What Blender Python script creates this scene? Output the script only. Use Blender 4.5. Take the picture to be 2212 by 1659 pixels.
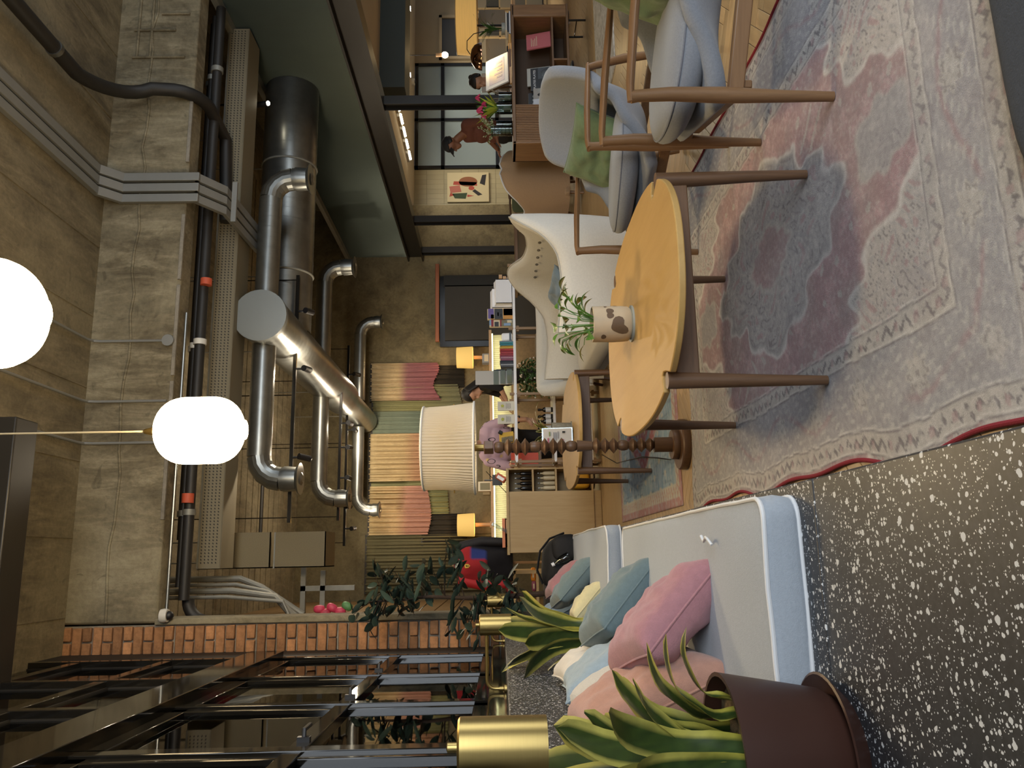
import bpy, bmesh, math, random
import numpy as np
from mathutils import Vector, Matrix, Euler
from mathutils import noise as mnoise

sc = bpy.context.scene
C = sc.collection
for o in list(bpy.data.objects):
    bpy.data.objects.remove(o)
RN = random.Random(11)
PI = math.pi

# ------------------------------------------------------------------ camera
EYE = Vector((0, 0, 1.05))
_yaw, _pit, _rol = math.radians(12.054), math.radians(0.984), math.radians(-0.899)
_fw = Vector((math.sin(_yaw) * math.cos(_pit), math.cos(_yaw) * math.cos(_pit), -math.sin(_pit)))
_r = Vector((math.cos(_yaw), -math.sin(_yaw), 0))
_u = _r.cross(_fw)
_R = math.cos(_rol) * _r + math.sin(_rol) * _u
_U = math.cos(_rol) * _u - math.sin(_rol) * _r
cd = bpy.data.cameras.new('camera')
cd.sensor_width = 36.0
cd.lens = 36.0 * 1750.0 / 2212.0
cd.clip_start = 0.05
cd.clip_end = 200
cam = bpy.data.objects.new('camera', cd)
C.objects.link(cam)
_X, _Y, _Z = -_U, _R, -_fw            # the phone was held upright: the frame lies on its side
cam.matrix_world = Matrix(((_X.x, _Y.x, _Z.x, EYE.x), (_X.y, _Y.y, _Z.y, EYE.y), (_X.z, _Y.z, _Z.z, EYE.z), (0, 0, 0, 1)))
sc.camera = cam

# ------------------------------------------------------------------ world, exposure
sc.view_settings.view_transform = 'Standard'
sc.view_settings.look = 'None'
sc.view_settings.gamma = 1
sc.view_settings.use_curve_mapping = False
sc.view_settings.exposure = 0.0
w = bpy.data.worlds.new('world')
sc.world = w
w.use_nodes = True
w.node_tree.nodes['Background'].inputs[0].default_value = (0.42, 0.52, 0.66, 1)
w.node_tree.nodes['Background'].inputs[1].default_value = 0.5
try:
    sc.cycles.caustics_reflective = False
    sc.cycles.caustics_refractive = False
    sc.cycles.use_denoising = True
    sc.cycles.sample_clamp_indirect = 6.0
    sc.cycles.max_bounces = 7
    sc.cycles.transparent_max_bounces = 12
except Exception:
    pass

def area(name, loc, target, sx, sy, power, colr, spread=180):
    l = bpy.data.lights.new(name, 'AREA')
    l.shape = 'RECTANGLE'; l.size = sx; l.size_y = sy; l.energy = power; l.color = colr
    l.spread = math.radians(spread)
    o = bpy.data.objects.new(name, l); C.objects.link(o)
    o.location = loc
    d = Vector(target) - Vector(loc)
    o.rotation_euler = d.to_track_quat('-Z', 'Y').to_euler()
    return o
def spot(name, loc, target, power, colr, ang=50, rad=0.03, blend=0.6):
    l = bpy.data.lights.new(name, 'SPOT')
    l.energy = power; l.color = colr; l.spot_size = math.radians(ang); l.spot_blend = blend; l.shadow_soft_size = rad
    o = bpy.data.objects.new(name, l); C.objects.link(o)
    o.location = loc
    o.rotation_euler = (Vector(target) - Vector(loc)).to_track_quat('-Z', 'Y').to_euler()
    return o
def point(name, loc, power, colr, rad=0.05):
    l = bpy.data.lights.new(name, 'POINT')
    l.energy = power; l.color = colr; l.shadow_soft_size = rad
    o = bpy.data.objects.new(name, l); C.objects.link(o)
    o.location = loc
    return o
DAY = (0.86, 0.93, 1.0)
WARM = (1.0, 0.84, 0.62)
# daylight through the tall windows behind the photographer and along the street side
area('daylight_rear_window', (2.6, -2.9, 2.3), (1.6, 4.0, 0.4), 5.0, 2.2, 210, DAY, 150)
area('daylight_side_window', (7.6, 2.0, 1.7), (2.0, 3.2, 0.7), 3.4, 2.2, 105, DAY, 150)

# ------------------------------------------------------------------ materials
def lin(h):
    if not isinstance(h, str):
        return tuple(h)[:3]
    h = h.lstrip('#')
    out = []
    for i in (0, 2, 4):
        c = int(h[i:i + 2], 16) / 255
        out.append(c / 12.92 if c <= 0.04045 else ((c + 0.055) / 1.055) ** 2.4)
    return tuple(out)
MATS = {}
def newmat(name):
    m = bpy.data.materials.new(name); m.use_nodes = True
    nt = m.node_tree
    return m, nt, nt.nodes['Principled BSDF']
def nd(nt, t, **kw):
    n = nt.nodes.new(t)
    for k, v in kw.items():
        setattr(n, k, v)
    return n
def coords(nt, stretch=None, rot=None, kind='Object'):
    tc = nd(nt, 'ShaderNodeTexCoord')
    if stretch is None and rot is None:
        return tc.outputs[kind]
    mp = nd(nt, 'ShaderNodeMapping')
    nt.links.new(tc.outputs[kind], mp.inputs[0])
    if stretch: mp.inputs['Scale'].default_value = stretch
    if rot: mp.inputs['Rotation'].default_value = rot
    return mp.outputs[0]
def noi(nt, co, scale, detail=4, rough=0.6, dist=0):
    n = nd(nt, 'ShaderNodeTexNoise')
    n.inputs['Scale'].default_value = scale; n.inputs['Detail'].default_value = detail
    n.inputs['Roughness'].default_value = rough; n.inputs['Distortion'].default_value = dist
    if co is not None: nt.links.new(co, n.inputs['Vector'])
    return n.outputs['Fac']
def ramp(nt, fac, stops):
    r = nd(nt, 'ShaderNodeValToRGB')
    e = r.color_ramp.elements
    while len(e) < len(stops): e.new(0.5)
    for i, (p, c) in enumerate(stops):
        e[i].position = p
        c = lin(c) if isinstance(c, str) else c
        e[i].color = (*c[:3], 1) if not isinstance(c, (int, float)) else (c, c, c, 1)
    nt.links.new(fac, r.inputs[0])
    return r.outputs[0]
def mixc(nt, fac, a, b, mode='MIX'):
    m = nd(nt, 'ShaderNodeMix'); m.data_type = 'RGBA'; m.blend_type = mode
    for s, v in ((0, fac), (6, a), (7, b)):
        if isinstance(v, (int, float)): m.inputs[s].default_value = v
        elif isinstance(v, (tuple, list)): m.inputs[s].default_value = (*v[:3], 1)
        elif isinstance(v, str): m.inputs[s].default_value = (*lin(v), 1)
        else: nt.links.new(v, m.inputs[s])
    return m.outputs[2]
def bump(nt, bsdf, h, strength=0.3, dist=0.01):
    b = nd(nt, 'ShaderNodeBump'); b.inputs['Strength'].default_value = strength; b.inputs['Distance'].default_value = dist
    nt.links.new(h, b.inputs['Height']); nt.links.new(b.outputs[0], bsdf.inputs['Normal'])
def M(name, c, rough=0.6, metal=0.0, var=0.0, vs=8.0, stretch=None, bmp=0.0, bs=60.0, rand=0.0, sheen=0.0, coat=0.0, emit=None, es=0.0, attr=False, spec=0.5):
    if name in MATS: return MATS[name]
    m, nt, b = newmat(name)
    base = lin(c)
    b.inputs['Base Color'].default_value = (*base, 1)
    b.inputs['Roughness'].default_value = rough
    b.inputs['Metallic'].default_value = metal
    b.inputs['Specular IOR Level'].default_value = spec
    out = None
    if attr:
        a = nd(nt, 'ShaderNodeVertexColor'); a.layer_name = 'Col'; out = a.outputs[0]
    if var > 0:
        f = noi(nt, coords(nt, stretch), vs, 5, 0.62)
        src = out if out is not None else base
        lo = mixc(nt, 1.0, src, (1 - var,) * 3, 'MULTIPLY'); hi = mixc(nt, 1.0, src, (1 + var,) * 3, 'MULTIPLY')
        fr = ramp(nt, f, [(0.3, 0.0), (0.7, 1.0)])
        out = mixc(nt, fr, lo, hi)
    if rand > 0:
        oi = nd(nt, 'ShaderNodeObjectInfo')
        hs = nd(nt, 'ShaderNodeHueSaturation')
        mr = nd(nt, 'ShaderNodeMapRange'); mr.inputs[3].default_value = 1 - rand; mr.inputs[4].default_value = 1 + rand
        nt.links.new(oi.outputs['Random'], mr.inputs[0]); nt.links.new(mr.outputs[0], hs.inputs['Value'])
        if out is None: hs.inputs['Color'].default_value = (*base, 1)
        else: nt.links.new(out, hs.inputs['Color'])
        out = hs.outputs[0]
    if out is not None: nt.links.new(out, b.inputs['Base Color'])
    if bmp > 0:
        bump(nt, b, noi(nt, coords(nt, stretch), bs, 3, 0.6), bmp, 0.004)
    if sheen: b.inputs['Sheen Weight'].default_value = sheen
    if coat: b.inputs['Coat Weight'].default_value = coat
    if emit:
        b.inputs['Emission Color'].default_value = (*lin(emit), 1); b.inputs['Emission Strength'].default_value = es
    MATS[name] = m
    return m
def wood(name, c1, c2, rough=0.45, axis=0, sc_=1.0, rand=0.0):
    if name in MATS: return MATS[name]
    m, nt, b = newmat(name)
    st = [14 * sc_] * 3; st[axis] = 1.2 * sc_
    co = coords(nt, tuple(st))
    f = noi(nt, co, 1.6, 6, 0.7, 0.6)
    g = noi(nt, coords(nt, tuple(v * 4 for v in st)), 2.5, 4, 0.7)
    c = ramp(nt, f, [(0.3, c1), (0.72, c2)])
    c = mixc(nt, 0.35, c, mixc(nt, g, lin(c1), lin(c2)), 'MIX')
    if rand:
        oi = nd(nt, 'ShaderNodeObjectInfo'); hs = nd(nt, 'ShaderNodeHueSaturation')
        mr = nd(nt, 'ShaderNodeMapRange'); mr.inputs[3].default_value = 1 - rand; mr.inputs[4].default_value = 1 + rand
        nt.links.new(oi.outputs['Random'], mr.inputs[0]); nt.links.new(mr.outputs[0], hs.inputs['Value']); nt.links.new(c, hs.inputs['Color'])
        c = hs.outputs[0]
    nt.links.new(c, b.inputs['Base Color'])
    b.inputs['Roughness'].default_value = rough
    bump(nt, b, g, 0.08, 0.002)
    MATS[name] = m
    return m
def concrete(name, c1, c2, c3, stretch=(1, 1, 1), boards=None):
    m, nt, b = newmat(name)
    co = coords(nt)
    big = noi(nt, co, 0.9, 6, 0.65, 0.8)
    mid = noi(nt, coords(nt, stretch), 3.2, 8, 0.72, 0.5)
    fine = noi(nt, co, 26, 6, 0.7)
    c = ramp(nt, mid, [(0.30, c1), (0.5, c2), (0.70, c3)])
    c = mixc(nt, ramp(nt, big, [(0.42, 0.0), (0.62, 0.65)]), c, lin(c3))
    c = mixc(nt, 0.5, c, ramp(nt, fine, [(0.3, (0.55,) * 3), (0.75, (1.25,) * 3)]), 'MULTIPLY')
    blot = noi(nt, co, 5.5, 3, 0.5, 1.5)
    c = mixc(nt, ramp(nt, blot, [(0.63, 0.0), (0.70, 0.45)]), c, lin(c1))
    nt.links.new(c, b.inputs['Base Color'])
    b.inputs['Roughness'].default_value = 0.85
    h = mixc(nt, 0.5, mid, fine)
    bump(nt, b, h, 0.45, 0.02)
    MATS[name] = m
    return m
def terrazzo(name, base):
    m, nt, b = newmat(name)
    co = coords(nt)
    wob = nd(nt, 'ShaderNodeTexNoise'); wob.inputs['Scale'].default_value = 120
    nt.links.new(co, wob.inputs['Vector'])
    va = nd(nt, 'ShaderNodeVectorMath', operation='SCALE'); va.inputs['Scale'].default_value = 0.006
    nt.links.new(wob.outputs['Color'], va.inputs[0])
    vb = nd(nt, 'ShaderNodeVectorMath', operation='ADD')
    nt.links.new(co, vb.inputs[0]); nt.links.new(va.outputs[0], vb.inputs[1])
    chip = None
    for scale, thr, keep in ((58, 0.36, 0.34), (105, 0.40, 0.34), (210, 0.36, 0.45)):
        v = nd(nt, 'ShaderNodeTexVoronoi'); v.inputs['Scale'].default_value = scale
        nt.links.new(vb.outputs[0], v.inputs['Vector'])
        sep = nd(nt, 'ShaderNodeSeparateColor'); nt.links.new(v.outputs['Color'], sep.inputs[0])
        a = nd(nt, 'ShaderNodeMath', operation='MULTIPLY'); nt.links.new(sep.outputs[1], a.inputs[0]); a.inputs[1].default_value = thr
        lt = nd(nt, 'ShaderNodeMath', operation='LESS_THAN'); nt.links.new(v.outputs['Distance'], lt.inputs[0]); nt.links.new(a.outputs[0], lt.inputs[1])
        gt = nd(nt, 'ShaderNodeMath', operation='GREATER_THAN'); nt.links.new(sep.outputs[0], gt.inputs[0]); gt.inputs[1].default_value = keep
        mu = nd(nt, 'ShaderNodeMath', operation='MULTIPLY'); nt.links.new(lt.outputs[0], mu.inputs[0]); nt.links.new(gt.outputs[0], mu.inputs[1])
        if chip is None: chip = mu.outputs[0]
        else:
            mx = nd(nt, 'ShaderNodeMath', operation='MAXIMUM'); nt.links.new(chip, mx.inputs[0]); nt.links.new(mu.outputs[0], mx.inputs[1]); chip = mx.outputs[0]
    n = noi(nt, co, 90, 4)
    bc = ramp(nt, n, [(0.3, base), (0.75, tuple(min(1, x * 1.9) for x in lin(base)))])
    c = mixc(nt, chip, bc, lin('#d3d6d8'))
    nt.links.new(c, b.inputs['Base Color'])
    sm = noi(nt, co, 2.3, 4)
    nt.links.new(ramp(nt, sm, [(0.3, 0.36), (0.8, 0.52)]), b.inputs['Roughness'])
    MATS[name] = m
    return m
def glassy(name, tint, refl=0.08, rough=0.02):
    m = bpy.data.materials.new(name); m.use_nodes = True
    nt = m.node_tree; nt.nodes.clear()
    out = nd(nt, 'ShaderNodeOutputMaterial'); t = nd(nt, 'ShaderNodeBsdfTransparent'); g = nd(nt, 'ShaderNodeBsdfGlossy')
    t.inputs[0].default_value = (*lin(tint), 1); g.inputs['Roughness'].default_value = rough
    lw = nd(nt, 'ShaderNodeFresnel'); lw.inputs[0].default_value = 1.5
    ma = nd(nt, 'ShaderNodeMath', operation='ADD'); ma.inputs[1].default_value = refl
    nt.links.new(lw.outputs[0], ma.inputs[0])
    mx = nd(nt, 'ShaderNodeMixShader')
    nt.links.new(ma.outputs[0], mx.inputs[0]); nt.links.new(t.outputs[0], mx.inputs[1]); nt.links.new(g.outputs[0], mx.inputs[2]); nt.links.new(mx.outputs[0], out.inputs[0])
    MATS[name] = m
    return m
def glow(name, c, s):
    m = bpy.data.materials.new(name); m.use_nodes = True
    nt = m.node_tree; nt.nodes.clear()
    out = nd(nt, 'ShaderNodeOutputMaterial'); e = nd(nt, 'ShaderNodeEmission')
    e.inputs[0].default_value = (*lin(c), 1); e.inputs[1].default_value = s
    nt.links.new(e.outputs[0], out.inputs[0])
    MATS[name] = m
    return m

concrete('concrete_beam', '#4c4636', '#746a54', '#a39a80', (2.2, 1, 0.5))
concrete('concrete_ceiling', '#575040', '#766c56', '#948a70', (2.6, 0.6, 1))
concrete('concrete_wall', '#4f4836', '#6d6349', '#857a5c', (1, 1, 1))
concrete('mortar_mat', '#6d675d', '#8a8478', '#9c968a')
terrazzo('terrazzo', '#2b2c2f')
M('galv', '#8d8f8c', 0.34, 0.9, var=0.16, vs=5, bmp=0.05, bs=90)
M('galv_dull', '#8d8d86', 0.6, 0.55, var=0.12, vs=6)
M('perf', '#857c66', 0.65, 0.3, var=0.15, vs=220)
M('black_steel', '#1d1b19', 0.16, 0.0, var=0.12, vs=4)
M('window_steel', '#171614', 0.07, 0.0, spec=0.5)
M('jamb_matte', '#1b1a18', 0.6)
M('steel_dark', '#2b2926', 0.4, 0.3, var=0.1, vs=3)
M('black_pipe', '#242220', 0.55, 0, var=0.15, vs=6)
M('conduit', '#8b8c89', 0.5, 0.35, var=0.06, vs=4)
M('white_plastic', '#d8d6cf', 0.45)
M('white_paint', '#d9dadb', 0.4)
M('gloss_white', '#ececee', 0.25)
M('black_plastic', '#17171a', 0.45)
M('brass', '#a8915a', 0.36, 1.0, var=0.05, vs=30, stretch=(1, 1, 40))
M('chrome', '#c8b9a8', 0.06, 1.0)
M('copper', '#a5674a', 0.4, 0.7)
M('brick_mat', '#a1744f', 0.9, 0, var=0.30, vs=18, bmp=0.7, bs=60, rand=0.38)
wood('oak_floor', '#a1835c', '#c9ad80', 0.36, 0, 1.0, rand=0.16)
wood('walnut', '#4b3626', '#7a5a3f', 0.42, 2)
wood('walnut_h', '#4b3626', '#7a5a3f', 0.42, 0)
wood('teak', '#674a30', '#8d6b49', 0.42, 2)
wood('teak_h', '#674a30', '#8d6b49', 0.42, 1)
wood('dark_wood', '#3a291d', '#5b4130', 0.45, 2)
wood('birch', '#b08a4c', '#c6a263', 0.5, 1, 0.45)
wood('side_wood', '#5d4531', '#836548', 0.5, 0)
wood('side_wood_v', '#6b4c31', '#96714b', 0.5, 2)
wood('pale_wood', '#b29668', '#c9b083', 0.55, 2)
wood('light_beech', '#c29a70', '#d9b48b', 0.5, 2)
wood('brown_board', '#6f5a3c', '#957a55', 0.6, 1)
M('fabric_grey', '#80848b', 0.95, var=0.10, vs=160, bmp=0.35, bs=420, sheen=0.25)
M('fabric_grey_dark', '#6f727a', 0.95, var=0.10, vs=160, bmp=0.35, bs=420, sheen=0.2)
M('fabric_cream', '#cbc8bf', 0.95, var=0.05, vs=90, bmp=0.25, bs=380, sheen=0.25)
M('fabric_tan', '#a38768', 0.95, var=0.06, vs=90, bmp=0.25, bs=380, sheen=0.2)
M('fabric_bench', '#a2a9b1', 0.95, var=0.06, vs=130, bmp=0.3, bs=400, sheen=0.2)
M('piping_white', '#d9dadb', 0.9)
M('piping_cream', '#aeaaa0', 0.9)
M('linen_green', '#5f7151', 0.95, var=0.09, vs=60, bmp=0.4, bs=300, sheen=0.2)
M('linen_pink', '#a8777c', 0.95, var=0.08, vs=60, bmp=0.45, bs=330, sheen=0.25)
M('linen_terra', '#b08370', 0.95, var=0.08, vs=60, bmp=0.45, bs=330, sheen=0.25)
M('linen_blue', '#93a5b1', 0.95, var=0.08, vs=60, bmp=0.45, bs=330, sheen=0.25)
M('linen_steel', '#71869a', 0.95, var=0.08, vs=60, bmp=0.45, bs=330, sheen=0.25)
M('linen_teal', '#697b7f', 0.95, var=0.08, vs=60, bmp=0.45, bs=330, sheen=0.25)
M('linen_white', '#d4cfc6', 0.95, var=0.05, vs=60, bmp=0.4, bs=330, sheen=0.25)
M('linen_straw', '#cfc79e', 0.95, var=0.05, vs=60, bmp=0.4, bs=330, sheen=0.25)
M('boucle', '#c9c5bb', 1.0, var=0.2, vs=260, bmp=1.0, bs=240, sheen=0.4)
M('pot_brown', '#3d251d', 0.48, var=0.08, vs=5)
M('soil', '#6b5a40', 1.0, var=0.5, vs=90, bmp=1.0, bs=60)
M('leafcol', '#ffffff', 0.35, attr=True, var=0.15, vs=25)
M('leaf_dark', '#33433a', 0.42, var=0.2, vs=12, rand=0.3)
M('leaf_green', '#4f7a2d', 0.38, var=0.25, vs=40, rand=0.2)
M('leaf_mid', '#40602c', 0.4, var=0.3, vs=40, rand=0.25)
M('bark', '#3a2c22', 0.85, var=0.3, vs=30)
M('vcol', '#ffffff', 0.95, attr=True, var=0.10, vs=240, bmp=0.5, bs=300)
M('vcol_paper', '#ffffff', 0.6, attr=True)
glassy('pane', '#d3dbe0', 0.03)
glassy('pane_frost', '#c6d2d3', 0.02, 0.25)
glassy('clear_glass', '#e8efee', 0.04)
glow('pendant_glow', '#ffdfa9', 54.0)
glow('bulb', '#ffdca0', 40.0)
glow('spot_lens', '#fff3d6', 30.0)
glow('led_white', '#fff2cf', 14.0)
glow('led_strip', '#f2f0b0', 4.0)
# ------------------------------------------------------------------ geometry helpers
def m_(x):
    return MATS[x] if isinstance(x, str) else x
class G:
    """collects faces for ONE part"""
    def __init__(self):
        self.v = []; self.f = []; self.mi = []; self.c = []
    def add(self, vs, fs, mi=0, col=None):
        o = len(self.v)
        self.v += [tuple(p) for p in vs]
        self.f += [tuple(i + o for i in f) for f in fs]
        self.mi += [mi] * len(fs)
        if col is not None: self.c += list(col)
        return self
    def bx(self, x0, x1, y0, y1, z0, z1, mi=0):
        vs = [(x0, y0, z0), (x1, y0, z0), (x1, y1, z0), (x0, y1, z0), (x0, y0, z1), (x1, y0, z1), (x1, y1, z1), (x0, y1, z1)]
        return self.add(vs, [(0, 3, 2, 1), (4, 5, 6, 7), (0, 1, 5, 4), (1, 2, 6, 5), (2, 3, 7, 6), (3, 0, 4, 7)], mi)
    def box(self, c, s, rot=(0, 0, 0), mi=0):
        m = Euler(rot).to_matrix(); c = Vector(c)
        vs = []
        for dz in (-1, 1):
            for dx, dy in ((-1, -1), (1, -1), (1, 1), (-1, 1)):
                vs.append(c + m @ Vector((dx * s[0] / 2, dy * s[1] / 2, dz * s[2] / 2)))
        return self.add(vs, [(0, 3, 2, 1), (4, 5, 6, 7), (0, 1, 5, 4), (1, 2, 6, 5), (2, 3, 7, 6), (3, 0, 4, 7)], mi)
    def beam(self, a, b, w, h, mi=0):
        """bar of rectangular section from a to b; w sideways, h upwards"""
        a, b = Vector(a), Vector(b); d = (b - a).normalized()
        s = d.cross(Vector((0, 0, 1)))
        s = Vector((1, 0, 0)) if s.length < 1e-4 else s.normalized()
        t = s.cross(d)
        vs = []
        for p in (a, b):
            for i, j in ((-1, -1), (1, -1), (1, 1), (-1, 1)):
                vs.append(p + s * (i * w / 2) + t * (j * h / 2))
        return self.add(vs, [(0, 3, 2, 1), (4, 5, 6, 7), (0, 1, 5, 4), (1, 2, 6, 5), (2, 3, 7, 6), (3, 0, 4, 7)], mi)
    def tube(self, pts, r, n=8, cap=True, closed=False, flat=1.0, mi=0):
        pts = [Vector(p) for p in pts]; k = len(pts)
        rs = [r] * k if isinstance(r, (int, float)) else list(r)
        vs = []; up = None
        for i, p in enumerate(pts):
            a = pts[i - 1] if (i > 0 or closed) else p
            b = pts[(i + 1) % k] if (i < k - 1 or closed) else p
            d = (b - a).normalized()
            if up is None:
                up = Vector((0, 0, 1)) if abs(d.z) < 0.95 else Vector((1, 0, 0))
            s = d.cross(up)
            if s.length < 1e-5: s = d.cross(Vector((0, 1, 0)))
            s.normalize(); t = s.cross(d).normalized(); up = t
            for j in range(n):
                an = 2 * PI * j / n
                vs.append(p + s * math.cos(an) * rs[i] + t * math.sin(an) * rs[i] * flat)
        fs = []
        for i in range(k if closed else k - 1):
            i2 = (i + 1) % k
            for j in range(n):
                j2 = (j + 1) % n
                fs.append((i * n + j, i * n + j2, i2 * n + j2, i2 * n + j))
        if cap and not closed:
            fs.append(tuple(range(n - 1, -1, -1))); fs.append(tuple((k - 1) * n + j for j in range(n)))
        return self.add(vs, fs, mi)
    def lathe(self, prof, n=24, at=(0, 0, 0), mi=0, wob=None, cap=True):
        vs = []; fs = []
        for i, (r, z) in enumerate(prof):
            for j in range(n):
                an = 2 * PI * j / n
                rr = r * (wob(an, z) if wob else 1)
                vs.append((at[0] + rr * math.cos(an), at[1] + rr * math.sin(an), at[2] + z))
        for i in range(len(prof) - 1):
            for j in range(n):
                j2 = (j + 1) % n
                fs.append((i * n + j, i * n + j2, (i + 1) * n + j2, (i + 1) * n + j))
        if cap:
            fs.append(tuple(range(n - 1, -1, -1))); fs.append(tuple((len(prof) - 1) * n + j for j in range(n)))
        return self.add(vs, fs, mi)
    def grid(self, fn, nu, nv, wu=False, wv=False, mi=0, colfn=None):
        vs = []; cs = []
        for j in range(nv):
            for i in range(nu):
                u = i / (nu if wu else nu - 1); v = j / (nv if wv else nv - 1)
                vs.append(fn(u, v))
                if colfn: cs.append(colfn(u, v))
        fs = []
        for j in range(nv if wv else nv - 1):
            for i in range(nu if wu else nu - 1):
                i2 = (i + 1) % nu; j2 = (j + 1) % nv
                fs.append((j * nu + i, j * nu + i2, j2 * nu + i2, j2 * nu + i))
        return self.add(vs, fs, mi, cs if colfn else None)
    def prism(self, poly, z0, z1, tf=None, mi=0):
        n = len(poly)
        vs = [(x, y, z0) for x, y in poly] + [(x, y, z1) for x, y in poly]
        if tf: vs = [tf(Vector(p)) for p in vs]
        fs = [tuple(range(n - 1, -1, -1)), tuple(range(n, 2 * n))]
        for i in range(n):
            j = (i + 1) % n
            fs.append((i, j, n + j, n + i))
        return self.add(vs, fs, mi)
    def ell(self, c, r, n=12, rot=(0, 0, 0), e1=1.0, e2=1.0, mi=0):
        """super-ellipsoid"""
        m = Euler(rot).to_matrix(); c = Vector(c)
        def sg(x, e): return math.copysign(abs(x) ** e, x)
        nu = 2 * n; nv = n + 1
        vs = []
        for j in range(nv):
            la = -PI / 2 + PI * j / (nv - 1)
            for i in range(nu):
                lo = 2 * PI * i / nu
                vs.append(c + m @ Vector((r[0] * sg(math.cos(la), e1) * sg(math.cos(lo), e2), r[1] * sg(math.cos(la), e1) * sg(math.sin(lo), e2), r[2] * sg(math.sin(la), e1))))
        fs = []
        for j in range(nv - 1):
            for i in range(nu):
                i2 = (i + 1) % nu
                fs.append((j * nu + i, j * nu + i2, (j + 1) * nu + i2, (j + 1) * nu + i))
        return self.add(vs, fs, mi)
    def mesh(self, name, mats, ang=35, smooth=True):
        me = bpy.data.meshes.new(name)
        me.from_pydata(self.v, [], self.f)
        me.validate(clean_customdata=False)
        for x in (mats if isinstance(mats, (list, tuple)) else [mats]):
            me.materials.append(m_(x))
        if any(self.mi) and len(me.polygons) == len(self.mi):
            me.polygons.foreach_set('material_index', self.mi)
        if self.c and len(self.c) == len(me.vertices):
            a = me.color_attributes.new('Col', 'FLOAT_COLOR', 'POINT')
            a.data.foreach_set('color', np.array([(*c[:3], 1.0) for c in self.c], dtype=np.float32).ravel())
        bm = bmesh.new(); bm.from_mesh(me)
        bmesh.ops.remove_doubles(bm, verts=bm.verts, dist=1e-6)
        bmesh.ops.recalc_face_normals(bm, faces=bm.faces)
        bm.to_mesh(me); bm.free()
        if smooth:
            me.polygons.foreach_set('use_smooth', [True] * len(me.polygons))
            me.set_sharp_from_angle(angle=math.radians(ang))
        me.update()
        return me
    def build(self, name, mats, parent=None, ang=35, smooth=True, bevel=0.0, sub=0, solid=0.0, seg=2):
        if parent is not None:
            L = wloc(parent); top = parent
            while top.parent is not None: top = top.parent
            if L.length > 0 and not top.get('_local'):
                self.v = [(p[0] - L.x, p[1] - L.y, p[2] - L.z) for p in self.v]
        me = self.mesh(name, mats, ang, smooth)
        return put(name, me, parent, bevel, sub, solid, seg)
def wloc(o):
    p = Vector(o.location)
    while o.parent is not None:
        o = o.parent; p = p + Vector(o.location)
    return p
def put(name, me, parent=None, bevel=0.0, sub=0, solid=0.0, seg=2):
    o = bpy.data.objects.new(name, me); C.objects.link(o)
    if parent is not None: o.parent = parent
    if solid:
        s = o.modifiers.new('solid', 'SOLIDIFY'); s.thickness = solid; s.offset = 0
    if bevel:
        b = o.modifiers.new('bevel', 'BEVEL'); b.width = bevel; b.segments = seg; b.limit_method = 'ANGLE'; b.angle_limit = math.radians(40)
    if sub:
        s = o.modifiers.new('sub', 'SUBSURF'); s.levels = sub; s.render_levels = sub
    return o
def thing(name, label, cat, loc=(0, 0, 0), rotz=0.0, group=None, local=False):
    """an Empty at the base of a thing; parts are its children. local=True: parts are drawn in the thing's own axes"""
    o = bpy.data.objects.new(name, None); C.objects.link(o)
    o.empty_display_size = 0.05
    o.location = loc; o.rotation_euler = (0, 0, rotz)
    o['label'] = label; o['category'] = cat
    if group: o['group'] = group
    if local: o['_local'] = 1
    return o
def tag(o, label, cat, group=None, kind=None):
    o['label'] = label; o['category'] = cat
    if group: o['group'] = group
    if kind: o['kind'] = kind
    return o
def struct(o, label=None):
    o['kind'] = 'structure'
    if label: o['label'] = label
    return o
def dup(root, loc=None, rotz=None, label=None, par=None):
    r = root.copy(); C.objects.link(r)
    if par is not None: r.parent = par
    if loc is not None: r.location = loc
    if rotz is not None: r.rotation_euler = (0, 0, rotz)
    if label: r['label'] = label
    for ch in list(root.children):
        dup(ch, par=r)
    return r
def sstep(a, b, x):
    t = min(1, max(0, (x - a) / (b - a))); return t * t * (3 - 2 * t)
def lerp(a, b, t): return a + (b - a) * t
def interp(tab, x):
    """piecewise table [(x, (..)), ..] with smooth (catmull) sampling"""
    xs = [t[0] for t in tab]
    if x <= xs[0]: return tab[0][1]
    if x >= xs[-1]: return tab[-1][1]
    for i in range(len(xs) - 1):
        if xs[i] <= x <= xs[i + 1]:
            t = (x - xs[i]) / (xs[i + 1] - xs[i])
            p1, p2 = tab[i][1], tab[i + 1][1]
            p0 = tab[max(0, i - 1)][1]; p3 = tab[min(len(xs) - 1, i + 2)][1]
            return tuple(0.5 * (2 * b + (c - a) * t + (2 * a - 5 * b + 4 * c - d) * t * t + (3 * b - a - 3 * c + d) * t ** 3) for a, b, c, d in zip(p0, p1, p2, p3))
def arc(c, r, a0, a1, n, ax1=(1, 0, 0), ax2=(0, 0, 1)):
    c, ax1, ax2 = Vector(c), Vector(ax1), Vector(ax2)
    return [c + ax1 * math.cos(lerp(a0, a1, i / n)) * r + ax2 * math.sin(lerp(a0, a1, i / n)) * r for i in range(n + 1)]
def text_mesh(s, size, ext=0.0008):
    cu = bpy.data.curves.new('lettering', 'FONT'); cu.body = s; cu.size = size; cu.extrude = ext; cu.align_x = 'CENTER'; cu.align_y = 'CENTER'
    cu.resolution_u = 3
    o = bpy.data.objects.new('tmp_text', cu); C.objects.link(o)
    dg = bpy.context.evaluated_depsgraph_get()
    me = bpy.data.meshes.new_from_object(o.evaluated_get(dg))
    bpy.data.objects.remove(o); bpy.data.curves.remove(cu)
    return me
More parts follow.
